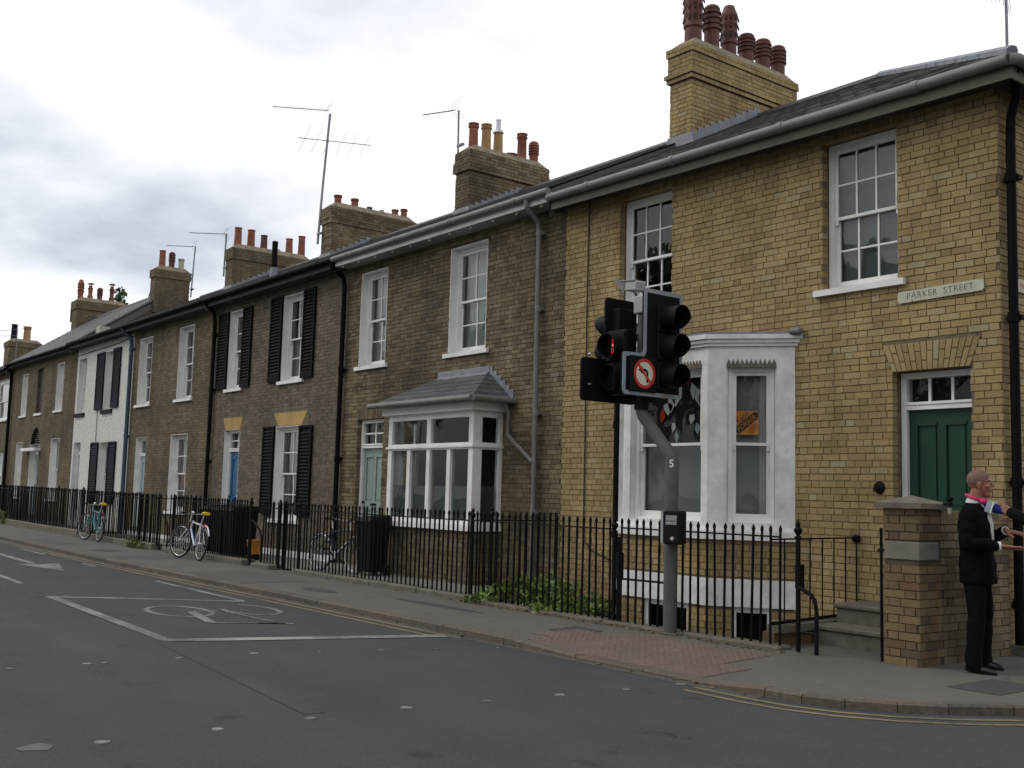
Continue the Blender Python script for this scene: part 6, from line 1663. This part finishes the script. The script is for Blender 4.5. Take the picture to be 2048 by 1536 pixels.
for z in (2.62, 3.3):
    m = MB(); m.tube([(-3.62, -1.97, z), (-3.02, -1.97, z)], .022, 8); m.tube([(-3.3, -1.97, z + .04), (-3.4, -2.05, z + .04)], .02, 8); m.build('bracket', 'signal_black', TL)
m = MB(); m.cbox(-3.305, -3.145, -2.05, -1.89, 3.58, 3.79, .012); m.build('terminal_cap', 'detector', TL)
det = MB(T=Matrix.Translation((-3.36, -1.97, 3.92)) @ Matrix.Rotation(radians(8), 4, 'Y') @ Matrix.Rotation(radians(-12), 4, 'Z'))
det.cbox(-.12, .13, -.07, .07, -.055, .06, .012); det.box(-.34, .10, -.085, .085, .062, .07); det.add([(-.34, -.085, .062), (-.12, -.075, -.08), (-.12, -.071, .06)], [(0, 1, 2), (2, 1, 0)]); det.add([(-.34, .085, .062), (-.12, .075, -.08), (-.12, .071, .06)], [(0, 1, 2), (2, 1, 0)])
det.build('detector', 'detector', TL)
m = MB(); m.tube([(-3.25, -1.97, 3.78), (-3.30, -1.97, 3.87)], .03, 8); m.build('detector_arm', 'steel', TL)
# push button unit
pbT = Matrix.Translation((-2.60, -2.06, .975)) @ Matrix.Rotation(radians(18), 4, 'Z')
m = MB(T=pbT); m.cbox(-.095, .105, -.10, .08, 0, .36, .015); pbx = m.build('push_button_unit', 'signal_black', TL)
m = MB(T=pbT); m.box(-.125, -.097, -.09, .08, .01, .355); m.build('side_plate', 'detector', pbx)
m = MB(T=pbT); m.box(-.06, .07, -.104, -.101, .21, .245); m.box(-.06, .07, -.104, -.101, .252, .31); m.build('label_panel', 'blind_grey', pbx)
m = MB(T=pbT); m.lathe([(0, -.118), (.02, -.114), (.024, -.1)], (.02, 0, .06), 10, 'y'); m.build('button', 'steel', pbx, smooth=True)

# ------------------------------------------------------------------ bicycles
def bicycle(label, loc, heading, lean, cols, steer=0.0, saddle='yellow', whitewall=False, lamp=True, size=1.0):
    fm, fm2 = cols
    t = thing('bicycle', label, 'bicycle', loc, None, 0.0, local=True)
    t.rotation_mode = 'XYZ'
    t.matrix_world = Matrix.Translation(loc) @ Matrix.Rotation(heading, 4, 'Z') @ Matrix.Rotation(lean, 4, 'X')
    R = .335; rear = Vector((-.50, 0, R)); bb = Vector((-.06, 0, .28)); seat = Vector((-.22, 0, .76)); hd0 = Vector((.36, 0, .60)); hd1 = Vector((.325, 0, .74)); front = Vector((.555, 0, R))
    S = Matrix.Translation((.34, 0, 0)) @ Matrix.Rotation(steer, 4, Vector((-.25, 0, 1)).normalized()) @ Matrix.Translation((-.34, 0, 0))
    def wheel(c, Tm):
        m = MB(T=Tm)
        pts = [c + Vector((R * .955 * cos(2 * pi * k / 32), 0, R * .955 * sin(2 * pi * k / 32))) for k in range(32)]
        m.tube(pts, .019, 8, closed=True); w_ = m.build('wheel', 'tyre', t, smooth=True)
        m = MB(T=Tm); pts = [c + Vector((R * .885 * cos(2 * pi * k / 32), 0, R * .885 * sin(2 * pi * k / 32))) for k in range(32)]
        m.tube(pts, .012, 6, closed=True); m.build('rim', 'chrome', w_, smooth=True)
        if whitewall:
            for s in (-1, 1):
                m = MB(T=Tm); pts = [c + Vector((R * .95 * cos(2 * pi * k / 40), s * .018, R * .95 * sin(2 * pi * k / 40))) for k in range(40)]
                m.tube(pts, .006, 5, closed=True); m.build('reflective_band', 'white', w_)
        m = MB(T=Tm)
        for k in range(20):
            a = 2 * pi * k / 20; s = .02 if k % 2 else -.02
            m.tube([c + Vector((.02 * cos(a + 1.2), s, .02 * sin(a + 1.2))), c + Vector((R * .88 * cos(a), 0, R * .88 * sin(a)))], .0018, 3, caps=False)
        m.build('spoke', 'steel', w_, kind='stuff')
        m = MB(T=Tm); m.lathe([(.012, -.05), (.022, -.03), (.022, .03), (.012, .05)], c, 8, 'y'); m.build('hub', 'steel', w_)
    I4 = Matrix.Identity(4)
    wheel(rear, I4); wheel(front, S)
    m = MB(); m.tube([hd0, bb], .021, 8); m.tube([hd1, seat - Vector((-.01, 0, .06))], .019, 8); m.tube([bb, seat], .018, 8); m.tube([hd0 - Vector((-.02, 0, .03)), hd1 + Vector((-.01, 0, .03))], .022, 8)
    for s in (-1, 1):
        m.tube([bb + Vector((0, s * .03, 0)), rear + Vector((0, s * .055, 0))], .010, 6); m.tube([seat + Vector((0, s * .015, -.05)), rear + Vector((0, s * .055, 0))], .009, 6)
    fr = m.build('frame', fm, t, smooth=True)
    m = MB(); m.tube([hd0.lerp(bb, .06) + Vector((0, -.012, .01)), hd0.lerp(bb, .9) + Vector((0, -.012, .01))], .017, 8); m.build('tube_decal', fm2, fr, smooth=True)
    m = MB(T=S)
    for s in (-1, 1): m.tube([hd0 + Vector((.0, s * .045, -.02)), hd0 + Vector((.06, s * .05, -.1)), front + Vector((0, s * .055, 0))], .012, 6)
    m.tube([hd0 + Vector((0, -.05, -.02)), hd0 + Vector((0, .05, -.02))], .016, 6); m.build('fork', fm, t, smooth=True)
    m = MB(T=S); hb = hd1 + Vector((-.03, 0, .16)); m.tube([hd1, hb], .015, 8); m.tube([hb + Vector((-.06, -.29, .02)), hb + Vector((0, -.12, 0)), hb + Vector((.02, 0, 0)), hb + Vector((0, .12, 0)), hb + Vector((-.06, .29, .02))], .013, 8)
    hbo = m.build('handlebar', 'steel', t, smooth=True)
    for s in (-1, 1):
        m = MB(T=S); m.tube([hb + Vector((-.055, s * .2, .015)), hb + Vector((-.07, s * .32, .025))], .018, 8); m.build('grip', 'tyre', hbo)
    if lamp:
        m = MB(T=S); m.lathe([(.0, .02), (.03, .02), (.035, .0), (.02, -.05), (0, -.05)], hb + Vector((.05, -.06, .03)), 10, 'x'); m.build('front_lamp', 'chrome', hbo, smooth=True)
    m = MB(); sp_ = seat + (seat - bb).normalized() * .16; m.tube([seat - Vector((0, 0, .03)), sp_], .013, 8); m.build('seat_post', 'steel', t)
    m = MB(); c = sp_ + Vector((0, 0, .02))
    rings = [(-.15, .07, .0), (-.12, .088, .012), (-.04, .07, .0), (.05, .03, -.004), (.13, .018, -.006)]
    vs = []
    for x, wv_, dz in rings:
        for k in range(8):
            a = 2 * pi * k / 8; vs.append(c + Vector((x, wv_ * cos(a), dz + .028 * sin(a))))
    m.add(vs, [(i * 8 + k, i * 8 + (k + 1) % 8, (i + 1) * 8 + (k + 1) % 8, (i + 1) * 8 + k) for i in range(4) for k in range(8)] + [tuple(range(7, -1, -1)), tuple(range(32, 40))])
    m.build('saddle', saddle, t, smooth=True)
    m = MB(); m.lathe([(.0, -.065), (.085, -.065), (.09, -.06), (.085, -.055), (0, -.055)], bb, 16, 'y'); cr_ = m.build('chainring', 'steel', t)
    for s in (-1, 1):
        m = MB(); e_ = bb + Vector((.12 * s, s * .08, -.11 * s)); m.tube([bb + Vector((0, s * .07, 0)), e_], .01, 6); m.box(e_.x - .045, e_.x + .045, e_.y - .0 if s > 0 else e_.y - .09, e_.y + .09 if s > 0 else e_.y + .0, e_.z - .012, e_.z + .012); m.build('crank', 'iron', cr_)
    m = MB(); m.tube([bb + Vector((0, -.06, .088)), rear + Vector((0, -.06, .04))], .004, 4); m.tube([bb + Vector((0, -.06, -.088)), rear + Vector((0, -.06, -.04))], .004, 4); m.build('chain', 'iron', t)
    m = MB(); pts = [rear + Vector((R * 1.07 * cos(a), 0, R * 1.07 * sin(a))) for a in [radians(20 + 12 * k) for k in range(12)]]; m.tube(pts, .016, 6); m.build('mudguard', fm if fm != 'bike_teal' else 'iron', t)
    m = MB(); m.lathe([(0, -.03), (.028, -.03), (.03, 0), (0, 0)], sp_ + Vector((-.19, 0, -.2)), 10, 'x'); m.build('rear_reflector', 'red_lamp', t)
    return t
bicycle('silver bicycle with yellow saddle cover propped on the shuttered house railing', (-15.6, -2.28, 0), radians(176), radians(9), ('bike_silver', 'bike_blue'), radians(22))
bicycle('teal bicycle with yellow saddle cover propped on the far railing', (-22.35, -2.16, gz(-22.3)), radians(178), radians(7), ('bike_teal', 'bike_teal'), radians(18), size=.95)
bicycle('dark bicycle with white walled tyres standing behind the railing by the sage door', (-11.55, -1.22, .02), radians(8), radians(-5), ('bike_dark', 'bike_silver'), radians(-4), saddle='tyre', whitewall=True)
# ------------------------------------------------------------------ people
class Blob:
    """closed pieces fused into one continuous skin by voxel remeshing"""
    def __init__(s): s.m = MB()
    def cap(s, a, ra, b, rb, n=14):
        a, b = Vector(a), Vector(b); d = (b - a); L = d.length; d.normalize()
        pts = []; rs = []
        for k in range(5): t = k / 4 * pi / 2; pts.append(a - d * ra * cos(t)); rs.append(max(.001, ra * sin(t)))
        for k in range(1, 5): t = k / 4; pts.append(a + d * L * t); rs.append(ra + (rb - ra) * t)
        for k in range(1, 5): t = k / 4 * pi / 2; pts.append(b + d * rb * sin(t)); rs.append(max(.001, rb * cos(t)))
        s.m.tube(pts, rs, n)
    def chain(s, pts):
        for (a, ra), (b, rb) in zip(pts, pts[1:]): s.cap(a, ra, b, rb)
    def ell(s, c, r, rot=None, n=16):
        vs = []; fs = []
        R = rot or Matrix.Identity(3); m = 10
        for i in range(m + 1):
            th = pi * i / m
            for k in range(n):
                a = 2 * pi * k / n
                vs.append(Vector(c) + R @ Vector((r[0] * max(.002, sin(th)) * cos(a), r[1] * max(.002, sin(th)) * sin(a), r[2] * cos(th))))
        for i in range(m):
            for k in range(n): fs.append(((i + 1) * n + k, (i + 1) * n + (k + 1) % n, i * n + (k + 1) % n, i * n + k))
        fs.append(tuple(range(n))); fs.append(tuple(m * n + k for k in range(n - 1, -1, -1)))
        s.m.add(vs, fs)
    def loft(s, rings, n=24, pw=2.3):
        """rings: (z, cx, cy, rx, ry)"""
        vs = []
        for z, cx, cy, rx, ry in rings:
            for k in range(n):
                a = 2 * pi * k / n; c, q = cos(a), sin(a)
                vs.append((cx + rx * (abs(c) ** (2 / pw)) * (1 if c >= 0 else -1), cy + ry * (abs(q) ** (2 / pw)) * (1 if q >= 0 else -1), z))
        fs = []
        for i in range(len(rings) - 1):
            for k in range(n): fs.append((i * n + k, i * n + (k + 1) % n, (i + 1) * n + (k + 1) % n, (i + 1) * n + k))
        if rings[0][0] > rings[-1][0]: fs = [f[::-1] for f in fs]
        up = rings[-1][0] > rings[0][0]
        fs.append(tuple(range(n - 1, -1, -1)) if up else tuple(range(n))); q = (len(rings) - 1) * n
        fs.append(tuple(q + k for k in range(n)) if up else tuple(q + k for k in range(n - 1, -1, -1)))
        s.m.add(vs, fs)
    def build(s, name, mt, parent, voxel, smooth_it=3, origin=None, fold=None):
        zs = [p[2] for p in s.m.v]; o0 = Vector((0, 0, min(zs)))
        me = s.m.mesh(name, mt, o0)
        o = bpy.data.objects.new(name, me); COL.objects.link(o)
        r = o.modifiers.new('remesh', 'REMESH'); r.mode = 'VOXEL'; r.voxel_size = voxel; r.use_smooth_shade = True
        sm = o.modifiers.new('smooth', 'SMOOTH'); sm.factor = .5; sm.iterations = smooth_it
        dg = bpy.context.evaluated_depsgraph_get()
        me2 = bpy.data.meshes.new_from_object(o.evaluated_get(dg))
        bpy.data.objects.remove(o); bpy.data.meshes.remove(me)
        me2.name = name
        if fold:
            from mathutils import noise
            amp, fx, fz = fold
            nn = [v.normal.copy() for v in me2.vertices]
            for v, q_ in zip(me2.vertices, nn):
                c_ = v.co; v.co = c_ + q_ * amp * (abs(noise.noise(Vector((c_.x * fx + 3, c_.y * fx, c_.z * fz)))) * 2 - .5)
        if not me2.materials: me2.materials.append(MT[mt])
        o = bpy.data.objects.new(name, me2)
        return link(o, parent, o0)
def head_geo(b, hc, yaw, nk):
    """hc: centre of the skull; yaw: turn of the head about z; nk: neck base"""
    R = Matrix.Rotation(yaw, 3, 'Z'); h = Vector(hc)
    def q(x, y, z): return h + R @ Vector((x, y, z))
    b.ell(q(-.012, 0, .022), (.101, .077, .098), R)             # skull
    b.ell(q(.022, 0, -.045), (.072, .062, .075), R)             # face
    b.ell(q(.045, 0, -.098), (.042, .040, .030), R)             # jaw and chin
    b.ell(q(.070, 0, -.106), (.020, .022, .018), R)
    b.cap(q(.082, 0, .020), .010, q(.112, 0, -.024), .0135)     # nose
    for s in (-1, 1):
        b.ell(q(.106, s * .010, -.029), (.010, .009, .008), R)
        b.ell(q(.078, s * .032, .022), (.018, .024, .010), R)   # brow
        b.ell(q(.056, s * .046, -.030), (.024, .020, .022), R)  # cheek
        E = R @ Matrix.Rotation(s * radians(18), 3, 'Z')
        b.ell(q(-.006, s * .076, -.020), (.022, .010, .034), E) # ear
        b.ell(q(-.004, s * .078, -.046), (.010, .008, .012), E)
    b.ell(q(.088, 0, -.062), (.012, .024, .007), R); b.ell(q(.086, 0, -.074), (.012, .022, .008), R)
    b.cap(nk, .066, q(-.022, 0, -.075), .056)
    return q, R
def hand_geo(b, wr, d, up, side, spread=.16, curl=.25, s=1.0):
    """wr wrist, d pointing direction, up back-of-hand normal, side +1 if the thumb lies towards +side vector"""
    wr = Vector(wr); d = Vector(d).normalized(); up = (Vector(up) - d * Vector(up).dot(d)).normalized(); lat = d.cross(up) * side
    palm = wr + d * .05 * s
    for k in range(4):
        o = lat * (.030 - .0195 * k) * s
        b.cap(wr + d * .012 * s + o * .6, .0145 * s, wr + d * .085 * s + o, .0115 * s, 10)
        L = (.036, .041, .038, .030)[k] * s
        dd = (d + lat * spread * (.45 - .3 * k)).normalized()
        p0 = wr + d * .088 * s + o; c1 = (dd - up * curl).normalized(); c2 = (dd - up * curl * 2.2).normalized()
        p1 = p0 + dd * L; p2 = p1 + c1 * L * .72; p3 = p2 + c2 * L * .52
        b.cap(p0, .0100 * s, p1, .0090 * s, 10); b.cap(p1, .0090 * s, p2, .0082 * s, 10); b.cap(p2, .0082 * s, p3, .0072 * s, 10)
    t0 = wr + d * .022 * s + lat * .026 * s; t1 = t0 + (d * .55 + lat * .8 - up * .25).normalized() * .045 * s; t2 = t1 + (d * .85 + lat * .4 - up * .2).normalized() * .032 * s; t3 = t2 + (d + lat * .15 - up * .2).normalized() * .022 * s
    b.cap(t0, .0145 * s, t1, .0115 * s, 10); b.cap(t1, .0115 * s, t2, .0100 * s, 10); b.cap(t2, .0100 * s, t3, .0080 * s, 10)
def person(label, loc, heading, headyaw, arms, ankles, suit='suit', shirt=True, bow=True, hair='stubble', gloves=None, hands=None, group=None):
    loc = Vector(loc)
    b = Blob()
    hc = Vector((.028, 0, 1.682)); nk = Vector((-.028, 0, 1.47))
    q, R = head_geo(b, hc, headyaw, nk)
    b.loft([(.88, -.01, 0, .10, .145), (1.0, -.01, 0, .095, .14), (1.15, -.015, 0, .095, .14), (1.3, -.02, 0, .105, .16), (1.40, -.025, 0, .095, .165), (1.46, -.028, 0, .06, .10)])
    legs = []
    for s, (ax_, ay, toe) in zip((-1, 1), ankles):
        hip = Vector((-.01, s * .085, .90)); an = Vector((ax_, ay, .085)); kn = hip.lerp(an, .5) + Vector((.025, 0, 0))
        b.chain([(hip, .075), (kn, .05), (an, .036)])
        dr = Vector((cos(toe), sin(toe), 0)); b.cap(an + Vector((0, 0, -.04)) - dr * .03, .03, an + dr * .15 + Vector((0, 0, -.055)), .022)
        legs.append((hip, kn, an, dr))
    for sh, el, wr, hd in arms:
        b.chain([(Vector(sh), .045), (Vector(el), .036), (Vector(wr), .026)]); b.cap(el, .036, wr, .025)
        hand_geo(b, *hd)
    p = b.build('person', 'skin', None, .0052, 2)
    # place the body; children are laid out in its own frame
    p.location = loc; p.rotation_euler = (0, 0, heading); P[p.name] = Vector((0, 0, min(v[2] for v in b.m.v)))
    p.location.z += P[p.name].z
    props(p, label, 'person', group)
    # eyes
    for s in (-1, 1):
        e = MB(); e.lathe([(0, -.008), (.005, -.006), (.0085, 0), (.005, .006), (0, .008)], q(.0775, s * .031, -.002), 10); eo = e.build('eye', 'shirt', p, smooth=True)
        e = MB(); cpt = q(.0835, s * .033, -.002); e.ell if False else None
        e.lathe([(0, -.0045), (.004, -.003), (.0045, 0), (.004, .003), (0, .0045)], cpt, 8); e.build('iris', 'iron', eo)
    # hair: skull cap
    hb = MB(); n, m_ = 24, 12; vs = []
    c0 = hc; keep = []
    for i in range(m_ + 1):
        th = pi * .62 * i / m_
        for k in range(n):
            a = 2 * pi * k / n
            front = max(0, cos(a)); lim = pi * (.60 - .26 * front ** 1.5) * i / m_
            vs.append(hc + R @ Vector((-.012 + .1035 * sin(lim) * cos(a), .0795 * sin(lim) * sin(a), .022 + .1005 * cos(lim))))
    fs = [((i + 1) * n + k, (i + 1) * n + (k + 1) % n, i * n + (k + 1) % n, i * n + k) for i in range(m_) for k in range(n)]
    hb.add(vs, fs); hb.build('hair', hair, p, smooth=True)
    # trousers
    tb = Blob()
    for hip, kn, an, dr in legs:
        s = 1 if hip.y > 0 else -1
        tb.chain([(hip + Vector((0, 0, .05)), .105), (hip + Vector((0, 0, -.12)), .10), (kn, .076), (an + Vector((0, 0, .06)), .07)])
        tb.loft([(.035, an.x + .01, an.y, .078, .068), (.12, an.x, an.y, .074, .068), (.45, an.x + .008, an.y * .8 + hip.y * .2, .058, .058)])
    tb.loft([(.80, -.01, 0, .115, .175), (.95, -.01, 0, .12, .165), (1.02, -.01, 0, .11, .155)])
    tb.build('trousers', suit, p, .011, 3, fold=(.009, 9, 4))
    for hip, kn, an, dr in legs:
        sb_ = Blob(); f = an + Vector((0, 0, -.045))
        sb_.cap(f - dr * .045, .036, f + dr * .09 - Vector((0, 0, .006)), .036); sb_.cap(f + dr * .09 - Vector((0, 0, .006)), .036, f + dr * .18 - Vector((0, 0, .016)), .024); sb_.cap(f - dr * .02, .038, f - dr * .01 + Vector((0, 0, .05)), .036)
        sb_.m.box(0, 0, 0, 0, 0, 0) if False else None
        sb_.build('shoe', 'shoe', p, .008, 2)
    # jacket
    jb = Blob()
    jb.loft([(.775, .0, 0, .150, .205), (.82, .0, 0, .152, .205), (.95, -.005, 0, .150, .198), (1.08, -.01, 0, .138, .188), (1.2, -.015, 0, .142, .205), (1.32, -.018, 0, .140, .218), (1.40, -.022, 0, .122, .208), (1.455, -.028, 0, .092, .155), (1.50, -.032, 0, .066, .082)])
    for sh, el, wr, hd in arms:
        sh, el, wr = Vector(sh), Vector(el), Vector(wr)
        jb.cap(sh, .078, el, .062); jb.cap(el, .062, el.lerp(wr, .86 if shirt else 1.1), .050)
    jb.build('jacket', suit, p, .011, 3, fold=(.009, 7, 9))
    if shirt:
        s2 = Blob(); s2.loft([(1.08, .062, -.0, .072, .012), (1.2, .062, 0, .080, .030), (1.32, .058, 0, .080, .052), (1.42, .030, 0, .080, .064), (1.49, .0, 0, .070, .060)])
        s2.build('shirt_front', 'shirt', p, .007, 2)
        s3 = Blob(); s3.cap(nk + Vector((.0, 0, .02)), .074, nk + Vector((.012, 0, .055)), .070); s3.build('collar', 'shirt', p, .007, 1)
        s3 = MB(); s3.box(.142, .150, -.085, -.045, 1.0, 1.012); 
        for sh, el, wr, hd in arms:
            c_ = Blob(); e1, w1 = Vector(el).lerp(Vector(wr), .84), Vector(el).lerp(Vector(wr), 1.0)
            m = MB(); m.tube([e1, w1], [.043, .041], 14); m.build('cuff', 'shirt', p, smooth=True)
    if bow:
        m = MB(); pts = [nk + Vector((.010 + .071 * cos(a), .071 * sin(a), .075 - .026 * cos(a))) for a in [2 * pi * k / 24 for k in range(24)]]
        m.tube(pts, .014, 8, closed=True); bo = m.build('bow_tie', 'pink', p, smooth=True)
        c = nk + Vector((.092, 0, .045)); w_ = Blob()
        for s in (-1, 1):
            w_.cap(c + Vector((0, s * .008, 0)), .013, c + Vector((.002, s * .055, 0)), .028)
        w_.build('bow', 'pink', bo, .006, 2)
        m = MB(); m.lathe([(0, -.018), (.014, -.014), (.018, 0), (.014, .014), (0, .018)], c + Vector((.016, 0, 0)), 10); m.build('knot', 'pink', bo, smooth=True)
    if gloves:
        for sh, el, wr, hd in arms:
            if hd[-1] != 'g': pass
    return p
HD = radians(14)
man = person('person in a black suit with pink bow tie talking with open hands', (.40, -1.27, 0), HD, radians(14),
    [((-.02, -.19, 1.40), (-.03, -.27, 1.13), (.235, -.165, 1.12), ((.235, -.165, 1.12), (1, .12, -.08), (.05, -.35, -1), 1, .2, .12, 1.08)),
     ((-.02, .19, 1.40), (.0, .27, 1.15), (.22, .10, 1.255), ((.22, .10, 1.255), (1, -.12, -.15), (.15, -.2, 1), 1, .12, .3, 1.08))],
    [(.0, -.19, radians(-6)), (-.02, .20, radians(-18))])
p2l = Vector((1.11, -.875, 0)); h2 = radians(209)
man2 = person('person in dark coat mostly beyond the edge of view, one arm holding out a microphone', tuple(p2l), h2, 0,
    [((-.02, .19, 1.40), (.22, .26, 1.24), (.50, .13, 1.405), ((.50, .13, 1.405), (.8, -.25, .45), (.2, .9, .2), -1, .02, 1.1, 1.0)),
     ((-.02, -.19, 1.40), (-.02, -.25, 1.12), (.08, -.22, .9), ((.08, -.22, .9), (.2, 0, -1), (0, -1, 0), 1, .05, .4, 1.0))],
    [(.0, -.16, 0), (.0, .16, 0)], suit='dark_coat', shirt=False, bow=False, hair='bark')
mic = thing('microphone', 'blue foam microphone with a grey cube held towards the man', 'microphone', tuple(p2l + Matrix.Rotation(h2, 3, 'Z') @ Vector((.55, .08, 1.42))))
MTm = Matrix.Translation(p2l) @ Matrix.Rotation(h2, 4, 'Z')
d_ = Vector((.85, -.22, .28)).normalized(); c0 = Vector((.575, .085, 1.425))
def along(t): return c0 + d_ * t
m = MB(T=MTm); m.tube([along(-.11), along(.06)], .016, 10); m.build('handle', 'tyre', mic, smooth=True)
m = MB(T=MTm); m.tube([along(.015), along(.03), along(.07), along(.105)], [.02, .032, .042, .044], 14); m.build('foam_collar', 'foam_blue', mic, smooth=True)
sdv = d_.cross(Vector((0, 0, 1))).normalized(); upv = sdv.cross(d_)
m = MB(T=MTm)
def cube(m, t0, t1, r):
    vs = [along(t) + sdv * a * r + upv * b_ * r for t in (t0, t1) for a, b_ in ((-1, -1), (1, -1), (1, 1), (-1, 1))]
    m.hexa(vs)
cube(m, .119, .165, .052); m.build('cube', 'mic_grey', mic)
m = MB(T=MTm); cube(m, .108, .1185, .054); m.build('cube_edge', 'white', mic)
m = MB(T=MTm); m.lathe([(0, -.015), (.024, -.012), (.03, 0), (.024, .012), (0, .015)], along(.17), 12); m.build('foam_tip', 'foam_blue', mic, smooth=True)
